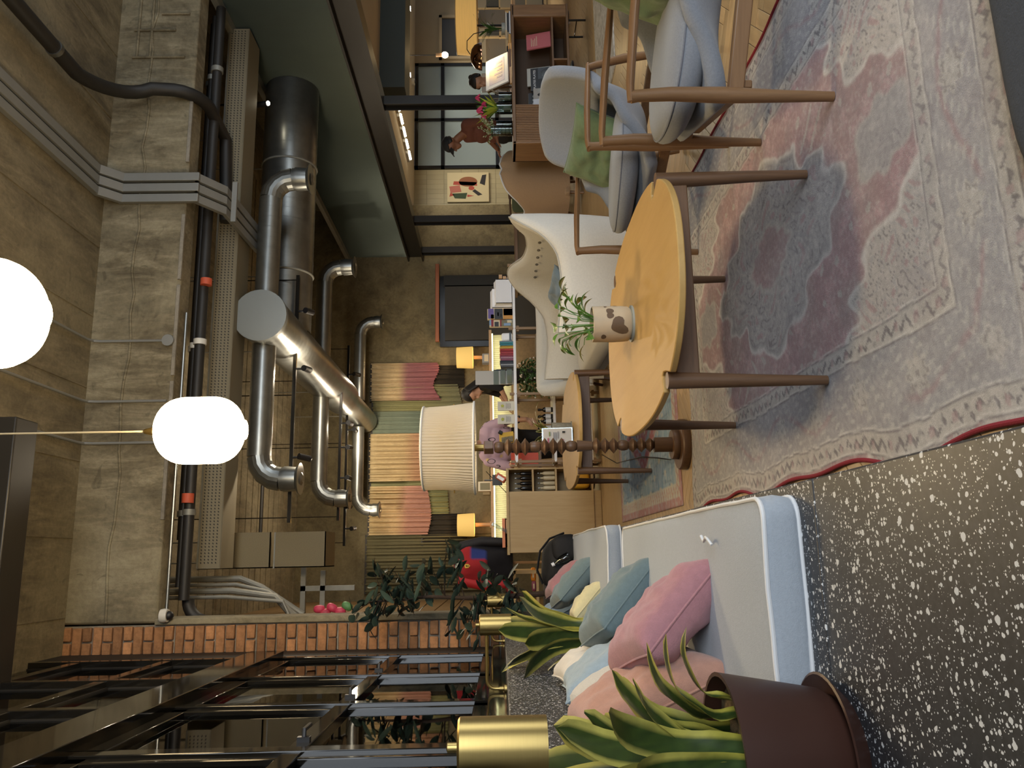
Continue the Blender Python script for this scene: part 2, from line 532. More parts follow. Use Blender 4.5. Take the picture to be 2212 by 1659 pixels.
def lettering(s, size, loc, rot, mat, parent, name='lettering'):
    me = text_mesh(s, size); me.materials.clear(); me.materials.append(m_(mat))
    o = put(name, me, parent)
    L = Vector(loc)
    if parent is not None and not parent.get('_local'): L = L - wloc(parent)
    o.location = L; o.rotation_euler = rot
    return o
def pillow_g(w, h, t, seed=0, wr=0.012, n=30, gus=0.0):
    """scatter cushion in its own xy plane, centred, thickness along z"""
    g = G()
    def side(sg):
        def fn(u, v):
            x = 2 * u - 1; y = 2 * v - 1
            pin = 0.09
            X = x * (1 - pin * (1 - y * y) * 0.9); Y = y * (1 - pin * (1 - x * x) * 0.9)
            k = max(0.0, (1 - x ** 4) * (1 - y ** 4))
            z = sg * (t / 2) * (k ** 0.42)
            nz = mnoise.noise(Vector((x * 2.1 + seed, y * 2.1, sg * 3.0 + seed)))
            nz2 = mnoise.noise(Vector((x * 5.5 + seed * 2, y * 3.5, sg * 7.0)))
            z += sg * (nz * wr * 1.5 + nz2 * wr * 0.5) * min(1, k * k * 2)
            return (X * w / 2, Y * h / 2, z)
        return fn
    g.grid(side(1), n, n); g.grid(side(-1), n, n)
    return g
def pillow(name, label, loc, rot, w, h, t, mat, seed=0, group=None, wr=0.012):
    g = pillow_g(w, h, t, seed, wr)
    o = g.build(name, mat, None, ang=80)
    o.location = loc; o.rotation_euler = rot
    tag(o, label, 'cushion', group)
    # seam piping round the edge
    s = G(); pts = []
    for e in range(4):
        for i in range(12):
            q = -1 + 2 * i / 12
            x, y = ((q, -1), (1, q), (-q, 1), (-1, -q))[e]
            pin = 0.09
            pts.append((x * (1 - pin * (1 - y * y) * 0.9) * w / 2, y * (1 - pin * (1 - x * x) * 0.9) * h / 2, 0))
    s.tube(pts, 0.0035, 6, closed=True)
    me = s.mesh('seam', mat)
    put('seam', me, o)
    return o
# ------------------------------------------------------------------ room shell
# floor: a sub-floor with herringbone oak blocks laid on it
fl = G().bx(-0.9, 13, -3.2, 15.2, -0.12, -0.012).build('floor', M('subfloor', '#4a3a28', 0.8))
struct(fl, 'herringbone oak block floor')
PL, PW = 0.42, 0.07
def plank_mesh(seed):
    r = random.Random(seed)
    g = G().bx(-PL / 2 + 0.0012, PL / 2 - 0.0012, -PW / 2 + 0.0012, PW / 2 - 0.0012, -0.012, 0)
    me = g.mesh('plank', 'oak_floor')
    bm = bmesh.new(); bm.from_mesh(me)
    top = [e for e in bm.edges if all(v.co.z > -0.001 for v in e.verts)]
    bmesh.ops.bevel(bm, geom=top, offset=0.0015, segments=1, affect='EDGES')
    bm.to_mesh(me); bm.free()
    return me
PM = [plank_mesh(i) for i in range(3)]
def covered(x, y):
    if x < 0.12: return True
    if 0.30 < x < 1.88 and 1.52 < y < 4.25: return True
    if 0.35 < x < 1.40 and 4.75 < y < 6.85: return True
    return False
def inview(x, y):
    d = Vector((x, y, 0)) - EYE
    zf = d.dot(_fw)
    if zf < 0.3: return None
    a = d.dot(_R) / zf * 1750; b = -d.dot(_U) / zf * 1750
    return zf if (abs(a) < 829.5 + 60 and abs(b) < 1106 + 60) else None
cand = []
n = 0
step = PL / math.sqrt(2)
ca = math.cos(PI / 4)
# herringbone: rows of V pairs
pitch = PW * math.sqrt(2)
rows = int(13.0 / pitch) + 2
cols = int(13.0 / (2 * step)) + 2
for c_ in range(-1, cols):
    for r_ in range(-4, rows):
        for k in (0, 1):
            cx = c_ * 2 * step + (step / 2 if k == 0 else 1.5 * step)
            cy = 1.2 + r_ * pitch + (0 if k == 0 else PW * ca)
            x, y = cx, cy
            if x < 0.05 or x > 12.6 or y > 14.9 or covered(x, y): continue
            cand.append((x, y, PI / 4 if k == 0 else -PI / 4))
vis = sorted([(inview(x, y), x, y, a) for x, y, a in cand if inview(x, y)])
for i, (d, x, y, a) in enumerate(vis[:300]):
    o = bpy.data.objects.new('plank', PM[i % 3]); C.objects.link(o)
    o.parent = fl; o.location = (x, y, 0); o.rotation_euler = (0, 0, a)
rest = set((x, y) for d, x, y, a in vis[:300])
bmj = G()
for x, y, a in cand:
    if (x, y) in rest or y > 14.6: continue
    ux, uy = math.cos(a), math.sin(a)
    vs = []
    for sx, sy in ((-1, -1), (1, -1), (1, 1), (-1, 1)):
        lx = sx * (PL / 2 - 0.0012); ly = sy * (PW / 2 - 0.0012)
        vs.append((x + lx * ux - ly * uy, y + lx * uy + ly * ux))
    bmj.add([(p[0], p[1], -0.012) for p in vs] + [(p[0], p[1], 0.0) for p in vs], [(4, 5, 6, 7), (0, 1, 5, 4), (1, 2, 6, 5), (2, 3, 7, 6), (3, 0, 4, 7)])
me = bpy.data.meshes.new('plank_field'); me.from_pydata(bmj.v, [], bmj.f); me.materials.append(MATS['oak_floor'])
o = put('plank_field', me, fl); o['kind'] = 'stuff'

# ceiling of the front bay, formwork boards in relief
ce = G().bx(-0.75, 9.0, -3.2, 6.7, 4.5, 4.7).build('ceiling', 'concrete_ceiling'); struct(ce, 'raw board-marked concrete ceiling of the front bay')
for i in range(12):
    x = -0.4 + i * 0.62
    G().bx(x - 0.006, x + 0.006, -3.0, 6.69, 4.494, 4.502).build('form_ridge', 'concrete_ceiling', ce)
for y in (2.2, 4.55):
    G().bx(-0.74, 8.9, y - 0.008, y + 0.008, 4.493, 4.502).build('form_ridge', 'concrete_ceiling', ce)
ce2 = G().bx(-0.75, 9.0, 6.93, 14.2, 4.5, 4.7).build('ceiling', 'concrete_ceiling'); struct(ce2, 'raw concrete ceiling of the far bay')
for i in range(26):
    y = 7.1 + i * 0.27
    G().bx(-0.7, 5.4, y - 0.006, y + 0.006, 4.49, 4.502).build('form_ridge', 'concrete_ceiling', ce2)
# downstand beam across the room
bm_ = G().bx(-0.46, 9.0, 6.7, 6.93, 3.78, 4.72).build('trim_1', 'concrete_beam', bevel=0.02); struct(bm_, 'deep rough concrete downstand beam across the room')
# cast-in relief on the beam face: pour joint, exposed bars, chamfer
g = G()
for i in range(24):
    x = -0.45 + i * 0.39
    g.tube([(x, 6.697, 4.18 + 0.02 * math.sin(i * 1.7)), (x + 0.2, 6.694, 4.185 + 0.02 * math.sin(i * 2.1)), (x + 0.39, 6.697, 4.18 + 0.02 * math.sin((i + 1) * 1.7))], 0.012, 6)
g.build('pour_joint', 'concrete_beam', bm_)
for pts in ([(4.55, 4.36), (4.55, 3.88)], [(4.83, 4.36), (4.83, 3.98)], [(4.55, 4.32), (5.3, 4.32)], [(4.55, 4.2), (5.3, 4.2)], [(5.0, 4.12), (5.0, 3.86)]):
    G().tube([(pts[0][0], 6.69, pts[0][1]), (pts[1][0], 6.69, pts[1][1])], 0.013, 6).build('exposed_bar', 'concrete_beam', bm_)
for x0, x1 in ((0.35, 1.5), (1.55, 2.35), (2.4, 3.0), (3.5, 4.1)):
    G().bx(x0, x1, 6.684, 6.71, 3.775, 3.79 + 0.015).build('broken_edge', 'mortar_mat', bm_, bevel=0.004)
# far wall
fwall = G().bx(-0.75, 6.4, 14.0, 14.2, 0, 4.6).build('wall_far', 'concrete_wall'); struct(fwall, 'dim bare concrete far wall')
for z in (1.35, 2.75):
    G().bx(-0.7, 5.38, 13.995, 14.002, z - 0.006, z + 0.006).build('pour_line', 'concrete_wall', fwall)
# rear and right walls with tall window openings (behind and beside the photographer)
rw = G()
rw.bx(-0.9, 0.0, -3.2, -3.0, 0, 4.5).bx(5.4, 9.2, -3.2, -3.0, 0, 4.5).bx(0.0, 5.4, -3.2, -3.0, 0, 0.5).bx(0.0, 5.4, -3.2, -3.0, 3.3, 4.5)
struct(rw.build('wall_rear', 'concrete_wall'), 'concrete rear wall')
sw = G()
sw.bx(9.0, 9.2, -3.2, 0.0, 0, 4.5).bx(9.0, 9.2, 4.0, 7.0, 0, 4.5).bx(9.0, 9.2, 0, 4.0, 0, 0.5).bx(9.0, 9.2, 0, 4.0, 3.0, 4.5)
struct(sw.build('wall_right', 'concrete_wall'), 'concrete right wall')

# brick end pier beside the windows: every brick is a piece
pier = G().bx(-0.72, -0.475, 6.74, 7.0, 0.0, 4.95).build('wall_left', 'mortar_mat'); struct(pier, 'orange brick end pier beside the black windows')
def brick_mesh(L, H, D, seed):
    r = random.Random(seed)
    g = G().bx(-L / 2, L / 2, -D / 2, D / 2, -H / 2, H / 2)
    g.v = [(x + r.uniform(-.003, .003), y + r.uniform(-.003, .003), z + r.uniform(-.003, .003)) for x, y, z in g.v]
    me = g.mesh('brick', 'brick_mat')
    bm = bmesh.new(); bm.from_mesh(me); bmesh.ops.bevel(bm, geom=bm.edges[:], offset=0.006, segments=1, affect='EDGES'); bm.to_mesh(me); bm.free()
    return me
BS = [brick_mesh(0.222, 0.066, 0.06, i) for i in range(4)]; BH = [brick_mesh(0.106, 0.066, 0.06, 9 + i) for i in range(4)]
z = 0.06; i = 0
while z < 4.92:
    if i % 2 == 0:
        o = put('brick', BS[(i // 2) % 4], pier); o.location = (-0.597 + RN.uniform(-.004, .004), 6.735 + RN.uniform(-.004, .004), z)
        if i % 4 == 0: o.rotation_euler = (0, 0, PI)
    else:
        for k in (0, 1):
            o = put('brick', BH[(i + k) % 4], pier); o.location = (-0.655 + k * 0.117 + RN.uniform(-.003, .003), 6.735 + RN.uniform(-.005, .005), z)
    z += 0.0805; i += 1
G().bx(-0.475, -0.425, 6.70, 7.0, 0.0, 3.8).build('trim_2', 'concrete_beam', bevel=0.008)
struct(bpy.data.objects['trim_2'], 'pale concrete jamb strip beside the brick pier')
# left wall of the far bay: brown boards
lw = G().bx(-0.75, -0.69, 7.0, 14.0, 0, 4.5).build('wall_left', 'brown_board'); struct(lw, 'brown boarded left wall of the far bay')
for i in range(18):
    z0 = 0.3 + i * 0.235
    G().bx(-0.70, -0.672, 7.02, 13.98, z0, z0 + 0.222).build('board', 'brown_board', lw, bevel=0.004)

# ---- window wall on the left: black frames, panes, all real
XW = -0.75
vm = [-1.73, -0.73, 0.27, 1.27, 2.27, 3.27, 4.27, 5.27, 6.27]
win = thing('window_1', 'tall black steel window wall with a grid of small panes', 'window', (XW, 2.3, 1.03)); struct(win)
del win['category']
hz = [(2.66, 2.90), (3.46, 3.53), (4.12, 4.19), (4.75, 4.86)]
for y in vm:
    G().bx(XW + 0.0, XW + 0.062, y - 0.036, y + 0.036, 1.03, 4.86).build('mullion', 'window_steel', win, bevel=0.004)
for z0, z1 in hz:
    G().bx(XW - 0.0, XW + 0.058 + (0.05 if z1 - z0 > 0.2 else 0), -1.73, 6.27, z0, z1).build('transom', 'window_steel', win, bevel=0.004)
G().bx(XW - 0.03, XW + 0.06, 6.25, 6.76, 1.03, 4.95).build('end_jamb', 'jamb_matte', win)
G().bx(XW - 0.05, XW + 0.12, -1.73, 6.27, 1.03, 1.12).build('sill_rail', 'window_steel', win, bevel=0.004)
for a, b in zip(vm[:-1], vm[1:]):
    y0, y1 = a + 0.032, b - 0.032
    for z0, z1 in ((2.90, 3.46), (3.53, 4.12), (4.19, 4.75)):
        G().bx(XW + 0.008, XW + 0.013, y0, y1, z0, z1).build('pane', 'pane', win)
        fr = G()
        for q in (0, 1):
            fr.bx(XW + 0.004, XW + 0.022, y0 if q == 0 else y1 - 0.018, y0 + 0.018 if q == 0 else y1, z0, z1)
            fr.bx(XW + 0.004, XW + 0.022, y0, y1, z0 if q == 0 else z1 - 0.018, z0 + 0.018 if q == 0 else z1)
        fr.build('glazing_bead', 'steel_dark', win)
    # casement below the deep transom
    sash = G()
    for q in (0, 1):
        sash.bx(XW + 0.012, XW + 0.05, y0 if q == 0 else y1 - 0.075, y0 + 0.075 if q == 0 else y1, 1.12, 2.66)
        sash.bx(XW + 0.012, XW + 0.05, y0, y1, 1.12 if q == 0 else 2.585, 1.195 if q == 0 else 2.66)
    sash.bx(XW + 0.012, XW + 0.056, y0, y1, 1.80, 1.875)
    sa = sash.build('sash', 'window_steel', win, bevel=0.004)
    G().bx(XW + 0.024, XW + 0.03, y0 + 0.07, y1 - 0.07, 1.19, 1.80).build('pane', 'pane', sa)
    G().bx(XW + 0.024, XW + 0.03, y0 + 0.07, y1 - 0.07, 1.875, 2.59).build('pane', 'pane', sa)
    hd = G().bx(XW + 0.055, XW + 0.075, y0 + 0.1, y0 + 0.13, 1.81, 1.86)
    hd.tube([(XW + 0.075, y0 + 0.115, 1.835), (XW + 0.10, y0 + 0.115, 1.835), (XW + 0.10, y0 + 0.22, 1.835)], 0.009, 8)
    hd.build('handle', 'black_plastic', sa)
# what stands outside the panes: the dim opposite block across the lane
ext = thing('building', 'dim grey block across the lane seen through the left panes', 'building', (-5.2, 4.0, 0))
G().bx(-5.6, -5.2, -6, 48, -0.5, 9).build('facade', M('facade_mat', '#8a939b', 0.9, var=0.2, vs=1.2), ext)
for i in range(19):
    for z0 in (0.9, 3.2, 5.5):
        y0 = -4 + i * 2.6
        wd = G().bx(-5.22, -5.16, y0, y0 + 1.5, z0, z0 + 1.5).build('window', 'black_steel', ext)
        G().bx(-5.17, -5.145, y0 + 0.07, y0 + 1.43, z0 + 0.07, z0 + 1.43).build('pane', M('ext_pane', '#8fa6ba', 0.15, var=0.1, vs=1), wd)
ln = G().bx(-5.2, -0.9, -6, 48, -0.5, -0.4).build('lane', M('lane_mat', '#3a3b3b', 0.9, var=0.2, vs=4)); struct(ln, 'dark paved lane outside the windows')

# black steel beam under the ceiling, near left
o = G().bx(-0.75, 0.93, 5.1, 5.35, 4.1, 4.5).build('trim_3', 'steel_dark', bevel=0.01); struct(o, 'black steel box beam above the windows')

# ---- mezzanine on the right: ribbed cladding, steel beam and columns
me_ = thing('trim_4', 'dark green ribbed cladding of the mezzanine front', 'cladding', (5.4, 6.9, 2.65)); del me_['category']; struct(me_)
M('clad', '#424c47', 0.34, 0.5, var=0.06, vs=2)
def rib(u, v):
    k = u * 300
    y = 6.6 + u * 7.4
    return (5.40 + 0.012 * (1 if (int(k * 2) % 2) else -1), y, 2.65 + v * 1.05)
g = G()
ys = [6.6 + i * 7.4 / 680 for i in range(681)]
vs = []; fs = []
for i, y in enumerate(ys):
    xx = 5.40 + (0.007 if i % 2 else -0.007)
    vs += [(xx, y, 2.65), (xx, y, 3.70)]
for i in range(len(ys) - 1): fs.append((2 * i, 2 * i + 1, 2 * i + 3, 2 * i + 2))
g.add(vs, fs).build('ribbed_sheet', 'clad', me_, ang=10)
G().bx(5.42, 5.5, 6.6, 14, 2.65, 3.70).build('backing', 'clad', me_)
o = G().bx(5.3, 5.52, 6.6, 14, 3.70, 3.76).build('cap_rail', 'galv_dull', me_)
sb = thing('trim_5', 'dark riveted steel beam along the mezzanine edge', 'beam', (5.4, 6.9, 2.37)); del sb['category']; struct(sb)
G().bx(5.30, 5.50, 6.6, 14, 2.37, 2.395).build('flange', 'steel_dark', sb)
G().bx(5.30, 5.50, 6.6, 14, 2.63, 2.655).build('flange', 'steel_dark', sb)
G().bx(5.385, 5.415, 6.6, 14, 2.395, 2.63).build('web', 'steel_dark', sb)
for y in (8.9, 12.4, 13.75):
    t = thing('steel_column', {8.9: 'dark steel column under the mezzanine beam behind the wooden sideboard', 12.4: 'dark steel column under the mezzanine beam right of the unlit hallway', 13.75: 'dark steel column at the far end of the mezzanine beam'}[y], 'column', (5.4, y, 0))
    G().bx(5.345, 5.455, y - 0.075, y - 0.063, 0, 2.37).build('flange', 'steel_dark', t)
    G().bx(5.345, 5.455, y + 0.063, y + 0.075, 0, 2.37).build('flange', 'steel_dark', t)
    G().bx(5.395, 5.405, y - 0.063, y + 0.063, 0, 2.37).build('web', 'steel_dark', t)
    t['kind'] = 'structure'; del t['category']
# room under the mezzanine
mw = G().bx(6.3, 6.4, 6.9, 14.2, 3.6, 4.6).build('wall_mezzanine', 'concrete_wall'); struct(mw, 'brown concrete wall set back above the mezzanine')
mf = G().bx(5.5, 6.3, 6.6, 14.2, 3.55, 3.6).build('floor_mezzanine', 'concrete_wall'); struct(mf, 'mezzanine floor slab edge')
lc = G().bx(5.5, 13, 6.6, 15.0, 2.66, 2.8).build('ceiling', M('cream_ceiling', '#c8bda6', 0.8, var=0.03, vs=2)); struct(lc, 'cream ceiling under the mezzanine')
struct(G().bx(6.5, 13, 10.3, 10.9, 2.3, 2.66).build('trim_6', M('duct_green', '#49524f', 0.6)), 'grey green ceiling bulkhead under the mezzanine')
pw = thing('wall_partition', 'black framed frosted glass partition at the back right', 'wall', (9, 15, 0)); del pw['category']; struct(pw)
fx = [7.66, 8.70, 9.95]
for x in fx:
    G().bx(x - 0.03, x + 0.03, 14.96, 15.04, 0, 2.66).build('post', 'black_steel', pw)
for z in (0.99, 2.09, 2.62):
    G().bx(7.63, 9.98, 14.96, 15.04, z - 0.035, z + 0.035).build('rail', 'black_steel', pw)
M('frost_panel', '#8a989b', 0.35)
for a, b in zip(fx[:-1], fx[1:]):
    for z0, z1 in ((0.05, 0.955), (1.025, 2.055), (2.125, 2.585)):
        G().bx(a + 0.03, b - 0.03, 14.99, 15.01, z0, z1).build('pane', 'frost_panel', pw)
bw = G().bx(9.98, 13, 14.95, 15.1, 0, 2.66).build('wall_back', M('beige_wall', '#9f9076', 0.9, var=0.04, vs=3)); struct(bw, 'beige wall at the back right')
dw = G().bx(10.1, 11.0, 14.93, 14.955, 1.35, 2.1).build('window_2', M('dark_window', '#3a3834', 0.3)); struct(dw, 'dark square window in the beige back wall')
fr = G()
fr.bx(10.04, 11.06, 14.90, 14.95, 2.1, 2.16).bx(10.04, 10.1, 14.90, 14.95, 1.3, 2.16).bx(11.0, 11.06, 14.90, 14.95, 1.3, 2.16).build('window_frame', 'beige_wall', dw)
# tiled wall with joints and tiles one by one
tw = G().bx(6.78, 7.63, 15.02, 15.2, 0, 2.66).build('wall_tiled', M('grout', '#8c8468', 0.9)); struct(tw, 'cream tiled wall panel')
tm = G().bx(-0.0975, 0.0975, -0.006, 0.006, -0.0475, 0.0475).mesh('tile', M('tile_mat', '#a89f80', 0.45, rand=0.06))
tm = G().bx(-0.1, 0.1, -0.008, 0.008, -0.17, 0.17).mesh('tile', M('tile_mat', '#a89f80', 0.45, rand=0.06))
for i in range(8):
    for j in range(8):
        o = put('tile', tm, tw); o.location = (6.84 + i * 0.104, 15.015, 0.17 + j * 0.345); o.scale = (0.51, 1, 1)
# hallway end left of the tiles
hw = G().bx(5.55, 6.78, 15.6, 15.7, 0, 2.66).build('wall_hall', M('hall_dark', '#3c382f', 0.8)); struct(hw, 'dark hallway end wall')
d3 = thing('door_1', 'dark framed hallway window with pale blue panes', 'door', (6.3, 15.5, 0)); del d3['category']; struct(d3)
G().bx(5.95, 6.0, 15.45, 15.55, 0, 2.5).bx(6.66, 6.72, 15.45, 15.55, 0, 2.5).bx(5.95, 6.7, 15.45, 15.55, 2.05, 2.5).bx(5.95, 6.7, 15.45, 15.55, 0.92, 0.99).build('frame', 'black_steel', d3)
G().bx(6.0, 6.66, 15.5, 15.52, 0.99, 2.05).build('pane', M('blue_pane', '#6f7780', 0.4), d3)
G().bx(6.0, 6.66, 15.5, 15.52, 0.1, 0.92).build('pane', 'blue_pane', d3)
# sliding door on the far wall
d1 = thing('door_2', 'black sliding door with copper track in the concrete far wall', 'door', (4.33, 13.95, 0)); del d1['category']; struct(d1)
G().bx(3.67, 4.99, 13.93, 13.99, 0, 2.07).build('frame', 'black_steel', d1)
G().bx(3.78, 4.80, 13.90, 13.935, 0.02, 1.98).build('door_leaf', M('door_dark', '#35322b', 0.6, var=0.1, vs=2), d1)
G().bx(4.78, 4.99, 13.90, 13.935, 0.02, 2.0).build('door_leaf', M('door_black', '#171713', 0.6), d1)
G().bx(3.75, 5.2, 13.86, 13.92, 2.08, 2.15).build('track', 'copper', d1, bevel=0.006)
# ------------------------------------------------------------------ ducts, trays, pipes, lamps under the ceiling
def duct(ab, r, parent, name='pipe_run', n=32, seam=0.11):
    """straight spiral duct; the lock seam is a thin ring every turn"""
    a, b = Vector(ab[0]), Vector(ab[1]); L = (b - a).length; k = max(1, int(L / seam))
    o = G().tube([a, b], r, n).build(name, 'galv', parent, ang=50)
    g = G(); d = (b - a).normalized()
    for i in range(1, k):
        p = a.lerp(b, i / k)
        g.tube([p - d * 0.003, p + d * 0.003], r + 0.0022, n, cap=False)
    s_ = g.build('lock_seams', 'galv', parent, ang=30); s_['kind'] = 'stuff'
    return o
def elbow(c, r, rad, a0, a1, parent, ax1, ax2, n=4, seg=24):
    pts = arc(c, rad, a0, a1, n, ax1, ax2)
    o = G().tube(pts, r, seg).build('elbow', 'galv', parent, ang=12)
    for p0, p1 in zip(pts[:-1], pts[1:]):
        pass
    return o
yd = thing('air_duct', 'thick round galvanised duct running away with a closed grey end cap', 'duct', (2.32, 7.5, 3.09))
duct(((2.32, 7.56, 3.33), (2.32, 11.6, 3.33)), 0.25, yd)
duct(((2.32, 11.7, 3.33), (2.32, 13.7, 3.33)), 0.20, yd)
G().tube([(2.32, 11.55, 3.33), (2.32, 11.75, 3.33)], [0.25, 0.20], 28).build('reducer', 'galv', yd)
G().tube([(2.32, 7.5, 3.33), (2.32, 7.505, 3.33), (2.32, 7.57, 3.33)], [0.235, 0.256, 0.258], 32).build('end_cap', M('capgrey', '#8a8f8e', 0.5, 0.2, var=0.04, vs=3), yd, ang=40)
for y in (8.9, 11.2, 13.2):
    G().tube([(2.32, y, 3.58), (2.32, y, 4.5)], 0.006, 6).build('hanger_rod', 'galv_dull', yd)
xd = thing('air_duct', 'fat spiral galvanised duct crossing to the ribbed mezzanine cladding', 'duct', (4.0, 8.6, 3.1))
duct(((2.45, 8.6, 3.40), (5.39, 8.6, 3.40)), 0.30, xd)
for x in (3.1, 4.4):
    G().tube([(x, 8.6, 3.70), (x, 8.6, 4.5)], 0.006, 6).build('hanger_rod', 'galv_dull', xd)
    G().tube(arc((x, 8.6, 3.40), 0.304, 0, 2 * PI * 23 / 24, 23, (0, 1, 0), (0, 0, 1)), 0.012, 6, closed=True).build('hanger_band', 'galv_dull', xd)
bl = {(0, 1): 'nearest right branch duct bending down to a round outlet', (0, -1): 'nearest left branch duct bending down to a round outlet by the pendant',
      (1, 1): 'middle right branch duct bending down to a round outlet', (1, -1): 'middle left branch duct bending down to a round outlet',
      (2, 1): 'farthest right branch duct bending down by the dark wall', (2, -1): 'farthest left branch duct bending down in front of the peach hanging'}
for k, (y, r) in enumerate(((7.8, 0.115), (10.4, 0.105), (13.0, 0.095))):
    for s in (1, -1):
        xe = 2.32 + s * 1.55
        zc = 3.36 if k < 2 else 3.32
        t = thing('branch_duct', bl[(k, s)], 'duct', (xe, y, 2.95), group='branch ducts')
        rad = 0.22
        duct(((2.32 + s * 0.22, y, zc), (xe - s * rad, y, zc)), r, t, n=20)
        elbow((xe - s * rad, y, zc - rad), r, rad, PI / 2, 0, t, (s, 0, 0), (0, 0, 1), 4, 20)
        G().tube([(xe, y, zc - rad), (xe, y, zc - rad - 0.03), (xe, y, zc - rad - 0.031), (xe, y, zc - rad - 0.06), (xe, y, 2.99)], [r, r, r + 0.008, r + 0.008, r], 20).build('collar', 'galv', t, ang=40)
        G().tube([(xe, y, 2.99), (xe, y, 2.965), (xe, y, 2.955)], [r, r + 0.035, r + 0.04], 20).build('flared_outlet', 'galv', t, ang=50)
        G().lathe([(r * 0.55, 2.945), (r * 0.3, 2.93), (0.01, 2.935)], 16, (xe, y, 0)).build('outlet_cone', 'galv', t)
# cable tray with a perforated front and a rack of pipes behind the beam
ct = thing('cable_tray', 'long perforated metal cable tray hung just behind the concrete beam', 'cable tray', (2.6, 7.4, 3.54))
G().bx(-0.05, 5.35, 7.40, 7.405, 3.545, 3.745).build('front_side', 'perf', ct)
G().bx(-0.05, 5.35, 7.40, 7.75, 3.54, 3.547).build('tray_floor', 'perf', ct)
G().bx(-0.05, 5.35, 7.745, 7.75, 3.545, 3.745).build('rear_side', 'perf', ct)
g = G()
for i in range(191):
    x = 0.0 + i * 0.028
    for j in range(5):
        zz = 3.58 + j * 0.033
        g.add([(x - 0.009, 7.3985, zz - 0.004), (x + 0.003, 7.3985, zz - 0.004), (x + 0.009, 7.3985, zz + 0.008), (x - 0.003, 7.3985, zz + 0.008)], [(0, 1, 2, 3)])
o = g.build('perforations', 'black_pipe', ct); o['kind'] = 'stuff'
G().bx(-0.05, 5.35, 7.392, 7.41, 3.735, 3.75).build('lip', 'galv_dull', ct)
for x in (1.2, 2.7, 4.2):
    G().tube([(x, 7.58, 3.55), (x, 7.58, 4.5)], 0.006, 6).build('hanger_rod', 'galv_dull', ct)
pipes = [('black insulated pipe just under the beam', 'black_pipe', 7.02, 3.70, 0.045, -0.30, 5.3), ('slimmer black pipe behind the insulated pipe', 'black_pipe', 7.15, 3.80, 0.028, -0.2, 5.3), ('thick black pipe above the cable tray', 'black_pipe', 7.28, 3.84, 0.05, 0.2, 5.3)]
for lab, mt, y, zz, r, x0, x1 in pipes:
    t = thing('pipe', lab, 'pipe', (2.5, y, zz - r))
    rn = G().tube([(x0, y, zz), (x1, y, zz)], r, 14).build('run', mt, t)
    for x in (0.4, 1.9, 3.4, 4.6):
        G().tube([(x, y, zz), (x + 0.05, y, zz)], r + 0.012, 14).build('clamp', 'white_plastic' if x in (1.9, 3.4) else 'galv_dull', rn)
t = thing('pipe', 'black pipe turning down beside the brick pier', 'pipe', (-0.3, 7.1, 3.3))
G().tube(arc((-0.30, 7.12, 3.52), 0.18, PI / 2, PI, 8, (1, 0, 0), (0, 0, 1)) + [Vector((-0.48, 7.12, 3.3))], 0.05, 14).build('bend', 'black_pipe', t)
t = thing('pipe', 'thin bright steel pipe along the underside of the beam', 'pipe', (0.6, 6.72, 3.70))
G().tube([(-0.38, 6.70, 3.71), (2.1, 6.70, 3.71)], 0.012, 10).build('run', 'galv', t)
o = G().tube([(2.44, 6.97, 3.66), (2.5, 6.97, 3.66)], 0.05, 14).build('pipe_band', M('red_band', '#c1563a', 0.6)); tag(o, 'red marker band on the pipe right of the pendant', 'pipe band')
o = G().tube([(0.5, 6.97, 3.70), (0.58, 6.97, 3.70)], 0.05, 14).build('pipe_band', 'red_band'); tag(o, 'red marker band on the pipe left of the pendant', 'pipe band')
cm = thing('dome_camera', 'white dome security camera at the end of the steel pipe', 'camera', (-0.40, 6.66, 3.66))
G().lathe([(0.05, 0.0), (0.055, 0.03), (0.05, 0.055), (0.02, 0.06)], 20, (-0.40, 6.66, 3.68)).build('housing', 'white_plastic', cm)
G().ell((-0.40, 6.66, 3.675), (0.036, 0.036, 0.04), 8).build('dome', 'black_plastic', cm)
# black downpipe: along the ceiling, down the beam face, under it
t = thing('pipe', 'thick black pipe along the ceiling dropping down the beam at the right', 'pipe', (3.88, 6.5, 3.6))
pp = [Vector((3.87, 1.5, 4.40)), Vector((3.87, 5.9, 4.40))]
for i in range(1, 9):
    a = i / 8 * PI / 2
    pp.append(Vector((3.87 + 0.25 * i / 8, 5.9 + 0.62 * math.sin(a), 4.40 - 0.32 * (1 - math.cos(a)))))
pp += [Vector((4.15, 6.58, 3.98))]
for i in range(1, 7):
    a = i / 6 * PI / 2
    pp.append(Vector((4.15, 6.58 + 0.3 * (1 - math.cos(a)), 3.98 - 0.28 * math.sin(a))))
pp += [Vector((4.05, 7.3, 3.68)), Vector((3.2, 7.32, 3.64))]
G().tube(pp, 0.058, 14).build('run', 'black_pipe', t)
G().tube([(3.87, 5.55, 4.40), (3.87, 5.59, 4.40)], 0.066, 14).build('clamp', 'galv', t)
# three flat conduits: ceiling, beam face, then onward under the soffit
for k, x in enumerate((3.14, 3.24, 3.34)):
    t = thing('conduit', ('left', 'middle', 'right')[k] + ' one of three flat grey conduits bent over the beam', 'conduit', (x, 6.6, 3.5))
    G().beam((x, 1.0, 4.47), (x, 6.5, 4.47), 0.075, 0.045).build('ceiling_run', 'conduit', t, bevel=0.004)
    G().beam((x, 6.49, 4.475), (x, 6.665, 4.33), 0.08, 0.045).build('bend', 'conduit', t, bevel=0.004)
    G().bx(x - 0.0375, x + 0.0375, 6.645, 6.69, 3.66, 4.36).build('drop', 'conduit', t, bevel=0.004)
    G().beam((x, 6.66, 3.70), (x, 6.95, 3.52), 0.075, 0.045).build('bend', 'conduit', t, bevel=0.004)
    G().beam((x, 6.94, 3.525), (x, 7.9, 3.50), 0.075, 0.04).build('soffit_run', 'conduit', t, bevel=0.004)
